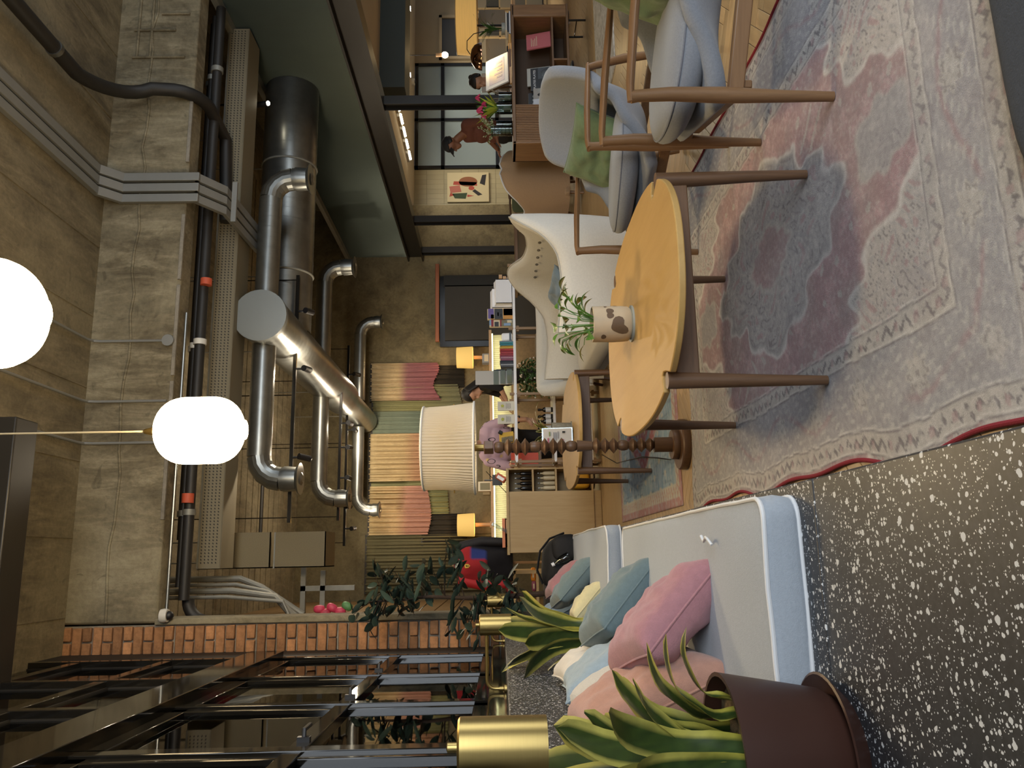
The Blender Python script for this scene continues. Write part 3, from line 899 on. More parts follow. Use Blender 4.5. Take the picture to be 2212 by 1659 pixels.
for y in (6.97, 7.85):
    o = G().bx(3.05, 3.44, y, y + 0.03, 3.43, 3.475).build('support_rail', 'conduit'); tag(o, {6.97: 'steel rail carrying the flat conduits just under the beam', 7.85: 'steel rail carrying the flat conduits farther under the tray'}[y], 'rail')
# thin conduits on ceiling/beam
for k, x in enumerate((1.85, 1.33, 0.98)):
    t = thing('conduit', ('thin conduit down the beam right of the pendants', 'thin conduit down the beam between the two pendants', 'thin conduit down the beam beside the nearer pendant cord')[k], 'conduit', (x, 6.68, 3.8))
    G().tube([(x, 4.4, 4.48), (x, 6.6, 4.48), (x, 6.66, 4.46), (x, 6.68, 4.40), (x, 6.68, 3.82)], 0.011, 8).build('run', 'conduit', t)
    if k == 0:
        G().tube([(x, 6.66, 3.84), (x, 6.69, 3.84)], 0.05, 14).build('junction_box', 'conduit', t)
# perforated equipment boxes hung at the left of the far bay
M('perf_box', '#857a60', 0.7, 0.2, var=0.25, vs=200)
for lab, a in (('large perforated metal box hung near the brick pier', (-0.06, 0.70, 8.0, 8.5, 3.27, 3.96)), ('lower plain metal box hung near the brick pier', (-0.06, 0.70, 8.05, 8.5, 2.75, 3.25))):
    t = thing('equipment_box', lab, 'metal box', (0.1, 8.2, a[4]))
    G().bx(a[0], a[0] + 0.01, a[2], a[3], a[4], a[5]).build('side_panel', 'perf_box', t)
    G().bx(a[0], a[1] * 0.4, a[2], a[2] + 0.01, a[4], a[5]).build('front_panel', 'perf_box', t)
    G().bx(a[0], a[1] * 0.4, a[2], a[3], a[4], a[4] + 0.01).build('bottom_panel', 'perf_box', t)
    G().bx(a[0] - 0.006, a[1] * 0.4, a[2] - 0.006, a[2] + 0.012, a[5] - 0.014, a[5]).build('edge_trim', 'galv_dull', t)
    for x in (0.0, 0.2):
        G().tube([(x, a[2] + 0.25, a[4]), (x, a[2] + 0.25, 4.5)], 0.008, 6).build('hanger_rod', 'galv_dull', t)
t = thing('pipe_rack', 'cluster of bent grey service pipes above the brick pier', 'pipes', (-0.3, 8.2, 2.6))
for k in range(4):
    yb = 7.5 + k * 0.12
    G().tube([(-0.55 + 0.02 * k, yb, 2.9), (-0.35 + 0.04 * k, yb, 3.0 + k * 0.1), (-0.3 + 0.05 * k, yb, 3.5), (-0.3 + 0.05 * k, yb, 4.5)], 0.03 if k % 2 else 0.018, 10).build('bent_pipe', 'galv_dull', t)
t = thing('wall_bracket', 'pale steel bracket frame on the boarded left wall', 'bracket', (-0.3, 8.6, 2.6))
G().bx(-0.66, 0.0, 8.55, 8.6, 3.05, 3.10).build('arm', 'galv_dull', t); G().bx(-0.30, -0.25, 8.55, 8.6, 2.55, 3.10).build('post', 'galv_dull', t); G().bx(-0.66, -0.1, 8.55, 8.6, 2.85, 2.9).build('arm', 'galv_dull', t)
# sprinkler main and thin hangers
t = thing('pipe', 'slim dark sprinkler pipe hanging across the far bay', 'pipe', (2.0, 9.3, 3.6))
G().tube([(0.2, 9.3, 3.75), (5.3, 9.3, 3.75)], 0.02, 8).build('run', 'black_pipe', t)

# ---- track lights
def track(lab, y, x0, x1, z, heads, group):
    t = thing('light_track', lab, 'light track', ((x0 + x1) / 2, y, z))
    G().bx(x0, x1, y - 0.018, y + 0.018, z, z + 0.035).build('rail', 'black_steel', t)
    for x in (x0 + 0.05, (x0 + x1) / 2, x1 - 0.05):
        G().tube([(x, y, z + 0.03), (x, y, 4.5)], 0.006, 6).build('hanger_rod', 'black_steel', t)
    for (x, aim, on, hl) in heads:
        h = thing('spotlight', hl, 'spotlight', (x, y, z - 0.16), group=group)
        d = (Vector(aim) - Vector((x, y, z - 0.1))).normalized(); p0 = Vector((x, y, z - 0.1))
        G().tube([(x, y, z), (x, y, z - 0.1)], 0.012, 8).build('stem', 'black_plastic', h)
        cn_ = G().tube([p0 - d * 0.05, p0 + d * 0.085], 0.032, 14).build('can', 'black_plastic', h)
        G().tube([p0 + d * 0.085, p0 + d * 0.088], 0.027, 14).build('lens', 'spot_lens' if on else 'black_steel', cn_)
        if on:
            spot('spot_beam', p0 + d * 0.11, aim, on, WARM, 55, 0.03)
            point('added_bay_fill', p0 + d * 0.16, on * 0.32, WARM, 0.04)  # added fill, no lamp shines this way: lifts the dark far bay and ceiling
track('black light track across the middle of the far bay', 8.3, 0.38, 3.0, 3.16, [(1.97, (2.2, 13.8, 1.6), 150, 'lit spotlight on the near track below the thick duct'), (1.04, (0.6, 10.5, 0.8), 110, 'lit spotlight on the near track left of the thick duct'), (2.6, (3.2, 13.9, 1.0), 0, 'unlit spotlight at the right end of the near track')], 'track spotlights')
track('black light track farther back in front of the wall hangings', 10.6, 0.5, 2.4, 3.12, [(1.77, (1.7, 13.9, 2.6), 70, 'lit spotlight on the far track nearest the thick duct'), (1.45, (1.7, 13.9, 2.6), 0, 'first unlit spotlight on the far track'), (1.05, (1.0, 13.9, 2.6), 0, 'second unlit spotlight on the far track'), (0.68, (0.8, 13.9, 2.2), 0, 'leftmost unlit spotlight on the far track')], 'track spotlights')
track('black light track close to the far wall', 12.0, 0.2, 3.2, 3.3, [(0.45, (0.6, 13.9, 2.8), 55, 'small lit spotlight in front of the peach hanging'), (2.75, (2.9, 13.9, 2.2), 45, 'small lit spotlight in front of the pink hanging'), (1.9, (1.75, 13.9, 3.0), 80, 'small lit spotlight above the yellow hanging')], 'track spotlights')
# a lone spot near the big right duct
h = thing('spotlight', 'tiny lit spotlight beside the cable tray at the top right', 'spotlight', (4.85, 8.0, 3.6), group='track spotlights')
G().tube([(4.85, 8.0, 3.5), (4.85, 8.0, 4.5)], 0.012, 8).build('stem', 'black_plastic', h)
G().tube([(4.85, 8.0, 3.62), (4.85, 7.98, 3.50)], 0.03, 12).build('can', 'black_plastic', h)
G().ell((4.85, 7.97, 3.49), (0.025, 0.025, 0.02), 6).build('lens', 'spot_lens', h)

# ---- glowing capsule pendants
def pendant(lab, x, y, zb):
    t = thing('pendant_lamp', lab, 'lamp', (x, y, zb), group='white capsule pendants')
    r, H = 0.175, 0.44
    prof = [(0.03, 0.010)]
    for i in range(10):
        a = -PI / 2 + (i + 1) / 10 * PI / 2
        prof.append((max(0.03, r * math.cos(a) ** 0.8), 0.155 + 0.145 * math.sin(a)))
    for i in range(11):
        a = i / 10 * PI / 2
        prof.append((max(0.025, r * math.cos(a) ** 0.8), 0.30 + 0.155 * math.sin(a)))
    G().lathe(prof, 32, (x, y, zb)).build('glass_shade', 'pendant_glow', t, ang=60)
    gs_ = t.children[0]
    G().lathe([(0.050, -0.004), (0.053, 0.004), (0.053, 0.03)], 24, (x, y, zb)).build('bottom_ring', 'pendant_glow', gs_)
    G().lathe([(0.03, 0.455), (0.022, 0.48), (0.012, 0.52)], 16, (x, y, zb)).build('cap', 'brass', gs_)
    G().tube([(x, y, zb + 0.5), (x, y, 4.5)], 0.005, 8).build('cord', M('cord_cream', '#b5ab90', 0.6), t)
    G().lathe([(0.06, 4.46), (0.06, 4.5)], 20, (x, y, 0)).build('ceiling_rose', 'white_plastic', t)
pendant('glowing white capsule pendant at the top edge of the picture', 0.775, 2.45, 2.47)
pendant('glowing white capsule pendant hanging farther back by the beam', 0.675, 4.2, 2.375)
o = thing('light_fitting', 'white tube fitting at the top of the window wall', 'light fitting', (-0.4, 4.9, 4.3))
G().tube([(-0.68, 4.9, 4.33), (-0.36, 4.9, 4.33)], 0.03, 12).build('tube_body', 'white_plastic', o); G().tube([(-0.66, 4.9, 4.42), (-0.42, 4.9, 4.42)], 0.016, 10).build('bracket', 'white_plastic', o)
# ---- lights in the room under the mezzanine
for k, (x, y) in enumerate(((10.46, 13.9), (9.07, 12.6), (9.09, 14.0))):
    t = thing('downlight', ('right', 'middle', 'left')[k] + ' small recessed downlight in the cream ceiling', 'downlight', (x, y, 2.64), group='recessed downlights')
    G().lathe([(0.06, 0.0), (0.062, 0.02)], 18, (x, y, 2.64)).build('trim_ring', 'white_paint', t)
    G().lathe([(0.045, -0.004), (0.045, 0.004)], 18, (x, y, 2.64)).build('lens', 'spot_lens', t)
    spot('downlight_beam', (x, y, 2.6), (x, y + 0.4, 0), 45, (1, 0.9, 0.74), 120, 0.06)
for k in range(5):
    y = 11.85 + k * 0.42
    x = 7.25
    t = thing('tube_light', ('nearest', 'second', 'third', 'fourth', 'farthest')[k] + ' white tube of the bright row under the mezzanine', 'tube light', (x, y, 2.60), group='bright tube row')
    G().bx(x - 0.05, x + 0.05, y, y + 0.33, 2.62, 2.66).build('housing', 'white_paint', t)
    G().tube([(x, y + 0.02, 2.605), (x, y + 0.31, 2.605)], 0.02, 10).build('tube', 'led_white', t)
t = thing('bulb_pendant', 'bare glowing bulb on a wooden socket under the mezzanine', 'lamp', (7.95, 11.7, 1.78))
G().tube([(7.95, 11.7, 1.95), (7.95, 11.7, 2.66)], 0.006, 8).build('cord', 'black_plastic', t)
G().tube([(7.95, 11.7, 1.87), (7.95, 11.7, 1.97)], 0.03, 12).build('socket', 'light_beech', t)
G().ell((7.95, 11.7, 1.825), (0.05, 0.05, 0.055), 8).build('bulb', 'bulb', t)
G().lathe([(0.03, 2.63), (0.05, 2.66)], 14, (7.95, 11.7, 0)).build('ceiling_rose', 'black_plastic', t)
t = thing('smoke_detector', 'small white detector on the beige back wall', 'detector', (9.2, 14.7, 2.5))
G().lathe([(0.07, 0), (0.06, 0.06)], 16, (9.2, 14.4, 2.6)).build('body', 'white_plastic', t); G().lathe([(0.03, 0), (0.03, 0.02)], 12, (9.2, 14.4, 2.58)).build('sensor', 'black_plastic', t)
area('tube_row_light', (7.25, 12.8, 2.59), (7.25, 12.8, 0), 0.2, 2.0, 70, (1, 0.91, 0.76))
# ------------------------------------------------------------------ built-in terrazzo bench on the left
SEAT = 0.42
be = thing('terrazzo_bench', 'long built-in seat of dark speckled terrazzo under the black windows', 'bench', (-0.2, 2.6, 0))
for y0, y1 in ((-1.6, 1.628), (1.632, 4.098), (4.102, 6.6)):
    G().bx(-0.518, 0.144, y0, y1, 0.0, SEAT).build('seat_slab', 'terrazzo', be, bevel=0.004)
for k, (y0, y1) in enumerate(((-1.6, 1.318), (1.322, 4.098), (4.102, 6.6))):
    o = G().bx(-0.66, -0.52, y0, y1, 0.0, 1.03).build('trim_7', 'terrazzo', bevel=0.004); struct(o, 'dark terrazzo back slab of the bench under the windows')

def mattress(name, lab, x0, x1, y0, y1, z0, z1, rz, seed):
    cx, cy = (x0 + x1) / 2, (y0 + y1) / 2
    t = thing(name, lab, 'seat cushion', (cx, cy, z0), rz, group='grey bench cushions', local=True)
    hx, hy, hz = (x1 - x0) / 2, (y1 - y0) / 2, (z1 - z0) / 2
    def wav(x, y, z, k=1.0):
        n = mnoise.noise(Vector((x * 3 + seed, y * 2.2, z * 4))) * 0.010 * k
        n2 = mnoise.noise(Vector((x * 9 + seed, y * 7, z * 9))) * 0.003 * k
        return n + n2
    g = G()
    n1 = 15; n2 = 45
    def top(u, v):
        x = lerp(-hx, hx, u); y = lerp(-hy, hy, v)
        e = min(1, 6 * u, 6 * (1 - u)) * min(1, 14 * v, 14 * (1 - v))
        return (x, y, 2 * hz + 0.012 * (e ** 0.5) + wav(x, y, 1))
    def rnd(u):
        pass
    per = []
    rc = 0.05
    def corner(cx_, cy_, a0):
        return [(cx_ + rc * math.cos(a0 + i / 5 * PI / 2), cy_ + rc * math.sin(a0 + i / 5 * PI / 2)) for i in range(6)]
    def edge(a, b, k):
        return [(lerp(a[0], b[0], (i + 1) / (k + 1)), lerp(a[1], b[1], (i + 1) / (k + 1))) for i in range(k)]
    cs = [corner(hx - rc, -hy + rc, -PI / 2), corner(hx - rc, hy - rc, 0), corner(-hx + rc, hy - rc, PI / 2), corner(-hx + rc, -hy + rc, PI)]
    ks = [30, 10, 30, 10]
    for i in range(4):
        per += cs[i]; per += edge(cs[i][-1], cs[(i + 1) % 4][0], ks[i])
    n = len(per)
    # rings from the top centre outwards, over the rim, down the border
    rings = [(0.02, 1.0), (0.3, 1.0), (0.55, 1.0), (0.75, 0.995), (0.9, 0.985), (0.975, 0.965), (1.0, 0.93), (1.012, 0.75), (1.018, 0.5), (1.012, 0.25), (1.0, 0.07), (0.97, 0.0), (0.5, 0.0), (0.02, 0.0)]
    vs = []; fs = []
    for (s, zf) in rings:
        for (px, py) in per:
            if s < 1.0:
                x = px * s; y = py * s if s < 0.9 else py * (1 - (1 - s) * 0.35)
                if s < 0.9: y = py * (s ** 0.5)
            else:
                L = math.hypot(px, py); x = px + (px / hx) * (s - 1) * hx * 0.9; y = py + (py / hy) * (s - 1) * 0.4
            z = 2 * hz * zf + (0.012 * (1 - s) if zf > 0.9 and s < 1 else 0) + (wav(px * s, py * s, zf) if zf > 0.05 else 0)
            bul = wav(px, py, 5 + zf, 0.7) if s >= 1.0 else 0
            vs.append((x + bul, y + bul, z))
    for i in range(len(rings) - 1):
        for j in range(n):
            j2 = (j + 1) % n
            fs.append((i * n + j, i * n + j2, (i + 1) * n + j2, (i + 1) * n + j))
    fs.append(tuple(range(n))); fs.append(tuple((len(rings) - 1) * n + j for j in range(n - 1, -1, -1)))
    g.add(vs, fs)
    cv = g.build('cover', 'fabric_bench', t, ang=70)
    for zf, ri in ((0.94, 6), (0.05, 10)):
        G().tube([vs[ri * n + j] for j in range(n)], 0.0055, 8, closed=True).build('piping', 'piping_white', cv)
    return t
mt1 = mattress('bench_cushion', 'big grey bench cushion with white piping in the foreground', -0.50, 0.115, 1.715, 3.72, SEAT, 0.50, 0.0, 3)
mt2 = mattress('bench_cushion', 'farther grey bench cushion with white piping near the backpack', -0.50, 0.15, 4.25, 6.15, SEAT, 0.51, 0.0, 9)
o = G().tube([(0.02, 2.06, 0.522), (0.035, 2.075, 0.528), (0.04, 2.10, 0.526), (0.03, 2.13, 0.524), (0.045, 2.14, 0.528)], 0.004, 6).build('fabric_tag', 'piping_white'); tag(o, 'small white torn fabric tag on the big bench cushion', 'tag')

# cushions leaning in a row against the terrazzo back
R_ = math.radians
def lean(name, lab, c, tilt, yaw, spin, w, h, t, mat, seed, wr=0.012):
    """upright cushion: face normal starts +X, tilt leans it back (top towards -X), yaw turns it, spin rolls it in its plane"""
    m = Matrix.Rotation(R_(yaw), 3, 'Z') @ Matrix.Rotation(R_(90 - tilt), 3, 'Y') @ Matrix.Rotation(R_(spin), 3, 'Z')
    o = pillow(name, lab, c, m.to_euler(), w, h, t, mat, seed, 'cushions on the bench', wr)
    return o
lean('scatter_cushion', 'terracotta linen cushion standing nearest the brown plant pot', (-0.37, 2.28, 0.672), 24, 0, 2, 0.42, 0.42, 0.15, 'linen_terra', 1)
lean('scatter_cushion', 'cream boucle cushion between the terracotta and light blue ones', (-0.385, 2.62, 0.66), 27, 0, 0, 0.40, 0.40, 0.12, 'boucle', 2, 0.008)
lean('scatter_cushion', 'light blue linen cushion behind the boucle cushion', (-0.37, 2.96, 0.663), 29, 2, -3, 0.40, 0.40, 0.13, 'linen_blue', 3)
lean('scatter_cushion', 'off-white linen cushion at the far end of the near row', (-0.39, 3.36, 0.663), 28, 0, 4, 0.38, 0.40, 0.13, 'linen_white', 4)
lean('scatter_cushion', 'dusty pink linen cushion lying in front of the row', (-0.175, 2.30, 0.605), 46, 6, 12, 0.33, 0.36, 0.15, 'linen_pink', 5, 0.014)
lean('scatter_cushion', 'grey teal linen cushion slumped on the grey bench cushion', (-0.18, 3.18, 0.605), 48, 6, 12, 0.34, 0.37, 0.15, 'linen_teal', 6, 0.014)
lean('scatter_cushion', 'dusty pink cushion beside the black backpack', (-0.165, 5.85, 0.61), 46, 2, 8, 0.31, 0.32, 0.13, 'linen_pink', 7)
lean('scatter_cushion', 'grey teal cushion on the farther bench cushion', (-0.165, 5.08, 0.61), 47, 5, 8, 0.34, 0.36, 0.14, 'linen_teal', 8, 0.016)
lean('scatter_cushion', 'steel blue cushion behind the farther teal cushion', (-0.36, 5.55, 0.665), 28, 0, 0, 0.36, 0.38, 0.13, 'linen_steel', 9)
lean('scatter_cushion', 'pale straw cushion next to the second plant pot', (-0.25, 4.62, 0.575), 48, 6, 0, 0.25, 0.26, 0.11, 'linen_straw', 10)

# ---- variegated snake plants
YEL = lin('#a59d3c'); PAL = lin('#c0b86e'); DG = lin('#2b3b16'); MG = lin('#46591f'); BG = lin('#33452a')
def leaf_g(L, W, bend, curl, seed, tip=0.25):
    """strap leaf growing along +z from the origin, bending towards +y"""
    r = random.Random(seed); g = G(); nu, nv = 9, 16
    def cen(v):
        a = bend * v * v
        return Vector((0, L * (math.sin(a) * v * 0.9), L * v * math.cos(a * 0.75)))
    def fn(u, v):
        x = 2 * u - 1
        w = W * (0.55 + 0.9 * v - 0.55 * v * v) * (1 if v < 1 - tip else max(0.02, math.sqrt(max(0, 1 - ((v - 1 + tip) / tip) ** 2))))
        c = cen(v)
        rip = 0.006 * math.sin(v * 14 + seed) * abs(x)
        tw = curl * (v - 0.2)
        dx = x * w / 2
        return (c.x + dx * math.cos(tw), c.y + dx * math.sin(tw) - curl * 0.0 + 0.25 * w * (x * x - 0.4) * 0.5 + rip, c.z)
    def cf(u, v):
        x = abs(2 * u - 1)
        st = 0.5 + 0.5 * math.sin(v * 40 + 3 * math.sin((2 * u - 1) * 4 + seed))
        gcol = tuple(lerp(a, b, st * 0.5) for a, b in zip(DG, MG))
        gcol = tuple(lerp(a, b, 0.3) for a, b in zip(gcol, BG))
        k = sstep(0.60, 0.80, x + 0.05 * math.sin(v * 9 + seed))
        ycol = tuple(lerp(a, b, v * 0.6) for a, b in zip(YEL, PAL))
        return tuple(lerp(a, b, k) for a, b in zip(gcol, ycol))
    g.grid(fn, nu, nv, colfn=cf)
    return g
def snake_plant(lab, x, y, z, pot_r, pot_h, leaves, saucer, seed):
    t = thing('snake_plant', lab, 'potted plant', (x, y, z), group='snake plants in brown pots')
    zb = z + (0.02 if saucer else 0)
    G().lathe([(pot_r * 0.72, 0.0), (pot_r * 0.80, pot_h * 0.1), (pot_r, pot_h), (pot_r * 0.95, pot_h), (pot_r * 0.93, pot_h * 0.82)], 40, (x, y, zb), cap=False).build('pot', 'pot_brown', t, ang=40)
    pt_ = t.children[0]
    G().lathe([(pot_r * 0.72, 0.0), (pot_r * 0.2, 0.001)], 40, (x, y, zb)).build('pot_bottom', 'pot_brown', pt_)
    if saucer:
        G().lathe([(pot_r * 0.75, 0.0), (pot_r * 0.98, 0.035), (pot_r * 0.95, 0.037), (pot_r * 0.80, 0.018), (0.01, 0.016)], 40, (x, y, z)).build('saucer', 'pot_brown', t, ang=40)
    def sf(u, v):
        a = 2 * PI * u; r = pot_r * 0.935 * v
        return (x + r * math.cos(a), y + r * math.sin(a), zb + pot_h * 0.84 + 0.012 * mnoise.noise(Vector((math.cos(a) * v * 9, math.sin(a) * v * 9, seed))))
    G().grid(sf, 28, 8, wu=True).build('soil', 'soil', pt_)
    for i, (a, rr, L, W, bend, curl) in enumerate(leaves):
        g = leaf_g(L, W, bend, curl, seed + i)
        me = g.mesh('leaf', 'leafcol', ang=80)
        o = put('leaf', me, t)
        an = R_(a)
        o.location = (pot_r * rr * math.cos(an), pot_r * rr * math.sin(an), zb - z + pot_h * 0.8)
        o.rotation_euler = (0, 0, an - PI / 2)
    return t
lv1 = [(205, .15, .44, .10, .22, .15), (165, .35, .42, .095, .35, .5), (105, .3, .40, .095, .30, .3), (250, .3, .42, .095, .35, .2), (300, .45, .32, .075, .7, .3), (25, .5, .20, .065, .9, .2), (345, .55, .20, .065, 1.0, .2), (60, .5, .24, .07, .8, .2),
       (140, .2, .46, .09, .15, .1), (225, .5, .38, .09, .5, .4), (330, .25, .24, .065, .7, .1), (10, .2, .22, .06, .6, .3), (75, .15, .36, .085, .4, .5), (120, .55, .34, .08, .6, .2), (275, .55, .30, .075, .8, .2), (40, .3, .26, .065, .7, .4), (355, .7, .16, .055, 1.2, .2), (190, .6, .36, .085, .55, .3), (20, .05, .30, .08, .3, .6), (315, .1, .36, .085, .3, .2), (85, .6, .28, .07, .8, .3)]
snake_plant('variegated snake plant in a brown pot with saucer in the near left corner', -0.375, 1.60, SEAT, 0.155, 0.205, lv1, True, 20)
lv2 = [(200, .2, .46, .115, .3, .2), (150, .3, .50, .115, .4, .4), (265, .4, .40, .105, .5, .2), (320, .4, .42, .12, .5, .3), (30, .4, .40, .115, .5, .2), (90, .3, .46, .11, .35, .4), (60, .1, .48, .11, .2, .5), (240, .55, .44, .095, .7, .2), (350, .2, .46, .115, .25, .1), (120, .5, .40, .1, .7, .4), (285, .15, .5, .105, .25, .3), (180, .6, .40, .09, .8, .2)]
snake_plant('second variegated snake plant in a brown pot between the two bench cushions', -0.36, 4.0, SEAT, 0.125, 0.17, lv2, True, 60)

# ---- brass reading lamps on the ledge
def sconce(lab, y, dz=0.0):
    t = thing('reading_lamp', lab, 'lamp', (-0.62, y, 1.03), group='brass reading lamps on the window ledge')
    arm = [Vector((-0.615, y, 1.03)), Vector((-0.615, y, 1.08 + dz))] + arc((-0.575, y, 1.085 + dz), 0.04, PI, PI / 2, 6) + [Vector((-0.40, y, 1.125 + dz)), Vector((-0.34, y, 1.125 + dz))]
    G().tube(arm, 0.0085, 10).build('arm', 'brass', t)
    G().lathe([(0.02, 0.0), (0.02, 0.012), (0.011, 0.016), (0.011, 0.035)], 16, (-0.615, y, 1.03)).build('base', 'brass', t)
    G().lathe([(0.047, 0.0), (0.05, 0.0), (0.05, 0.15), (0.047, 0.153), (0.045, 0.15)], 36, (-0.32, y, 1.005 + dz), cap=False).build('shade', 'brass', t, ang=40)
    sh_ = t.children[-1]
    G().lathe([(0.047, 0.15), (0.045, 0.154), (0.005, 0.155)], 36, (-0.32, y, 1.005 + dz)).build('shade_top', 'brass', sh_)
    G().lathe([(0.009, 0.155), (0.009, 0.172), (0.004, 0.174)], 12, (-0.32, y, 1.005 + dz)).build('switch_knob', 'brass', sh_)
    G().ell((-0.32, y, 1.08), (0.02, 0.02, 0.03), 6).build('bulb', 'white_plastic', t)
sconce('large brass cylinder reading lamp nearest the camera', 1.50, -0.03)
sconce('middle brass cylinder reading lamp above the second snake plant', 4.1)
sconce('small farthest brass cylinder reading lamp in front of the dark leafy tree', 6.5 - 0.15)

# ---- dark leafy tree at the end of the bench
tr = thing('indoor_tree', 'tall dark leafy indoor tree in front of the brick pier', 'tree', (-0.27, 6.42, 0.42))
G().lathe([(0.12, 0.42), (0.16, 0.45), (0.17, 0.72), (0.16, 0.72)], 24, (-0.27, 6.42, 0)).build('pot', M('tree_pot', '#33302c', 0.6), tr)
trunk = [(-0.27, 6.42, 0.60), (-0.29, 6.40, 0.9), (-0.30, 6.35, 1.25), (-0.28, 6.30, 1.6), (-0.30, 6.25, 1.9), (-0.31, 6.22, 2.1)]
G().tube(trunk, [.022, .02, .017, .013, .009, .004], 8).build('trunk', 'bark', tr)
rt = random.Random(5)
lm = []
for k in range(3):
    L, W = 0.115, (0.046, 0.036, 0.052)[k]
    g = G()
    def lf(u, v, L=L, W=W):
        x = 2 * u - 1; w = W * math.sin(PI * min(1, v * 0.94 + 0.06)) ** 0.7
        return (x * w / 2, L * v, 0.010 * math.sin(v * 2.4) - 0.12 * w * (1 - x * x))
    g.grid(lf, 5, 7)
    lm.append(g.mesh('leaf', 'leaf_dark', ang=80))
cnt = 0
for b in range(30):
    tz = rt.uniform(0.86, 2.1)
    px, py, pz = interp([(p[2], p) for p in trunk], tz)
    an = rt.uniform(0, 2 * PI); ln_ = rt.uniform(0.16, 0.38) * (1.15 - 0.38 * abs(tz - 1.4))
    dr = Vector((math.cos(an), math.sin(an) * 0.75, rt.uniform(0.0, 0.55)))
    pts = [Vector((px, py, pz)) + dr * ln_ * s + Vector((0, 0, -0.10 * ln_ * s * s)) for s in (0, .35, .7, 1)]
    G().tube(pts, [.006, .004, .003, .0015], 5).build('branch', 'bark', tr)
    nl = 9
    for i in range(nl):
        s = 0.25 + 0.8 * i / nl
        p = pts[0].lerp(pts[3], min(1, s)) + Vector((rt.gauss(0, .022), rt.gauss(0, .022), rt.gauss(0, .022)))
        o = put('leaf', lm[cnt % 3], tr); cnt += 1
        o.location = p - Vector((-0.27, 6.42, 0.42))
        o.rotation_euler = (rt.uniform(-0.9, 0.9), rt.uniform(-0.9, 0.9), rt.uniform(0, 2 * PI))
        o.scale = (1.1, rt.uniform(0.9, 1.4), 1)

# ---- backpack with a water bottle
bp = thing('backpack', 'black backpack lying on the far end of the bench', 'backpack', (-0.05, 6.32, 0.42))
def bag(u, v):
    a = 2 * PI * u; la = -PI / 2 + PI * v
    e = lambda x, k: math.copysign(abs(x) ** k, x)
    p = Vector((0.21 * e(math.cos(la), .6) * e(math.cos(a), .7), 0.15 * e(math.cos(la), .6) * e(math.sin(a), .7), 0.155 * e(math.sin(la), .8)))
    p += Vector((1, .6, 1)) * 0.02 * mnoise.noise(p * 7)
    p.x += -0.15 * p.z
    return (p.x - 0.05, p.y + 6.32, p.z + 0.42 + 0.165)
G().grid(bag, 40, 21, wu=True).build('body', M('bag_black', '#141417', 0.75, var=0.15, vs=14, bmp=0.3, bs=60), bp, ang=80)
bb_ = bp.children[0]
G().ell((0.06, 6.18, 0.56), (0.10, 0.05, 0.11), 10, (0, -0.1, 0), .7, .7).build('pocket', 'bag_black', bb_)
G().tube([(0.17, 6.22, 0.57), (0.13, 6.2, 0.68), (0.04, 6.2, 0.755), (-0.10, 6.2, 0.78), (-0.2, 6.22, 0.74)], 0.013, 8, flat=0.5).build('strap', 'bag_black', bp)
G().tube([(-0.2, 6.2, 0.66), (-0.27, 6.2, 0.62), (-0.29, 6.22, 0.55), (-0.24, 6.22, 0.5)], 0.011, 8, flat=0.5).build('strap', 'bag_black', bp)
G().bx(-0.275, -0.265, 6.19, 6.24, 0.60, 0.63).build('buckle', 'white_plastic', bb_)
wb = thing('water_bottle', 'clear water bottle with a white cap in the backpack pocket', 'bottle', (-0.01, 6.135, 0.60))
d = Vector((0.30, 0, -0.6)).normalized()
b0 = Vector((-0.055, 6.125, 0.655))
G().tube([b0, b0 + d * .02, b0 + d * .05, b0 + d * .09, b0 + d * 0.12], [.012, .014, .03, .034, .032], 14).build('body', 'clear_glass', wb)
G().tube([b0 - d * .022, b0], 0.015, 12).build('cap', 'gloss_white', wb)
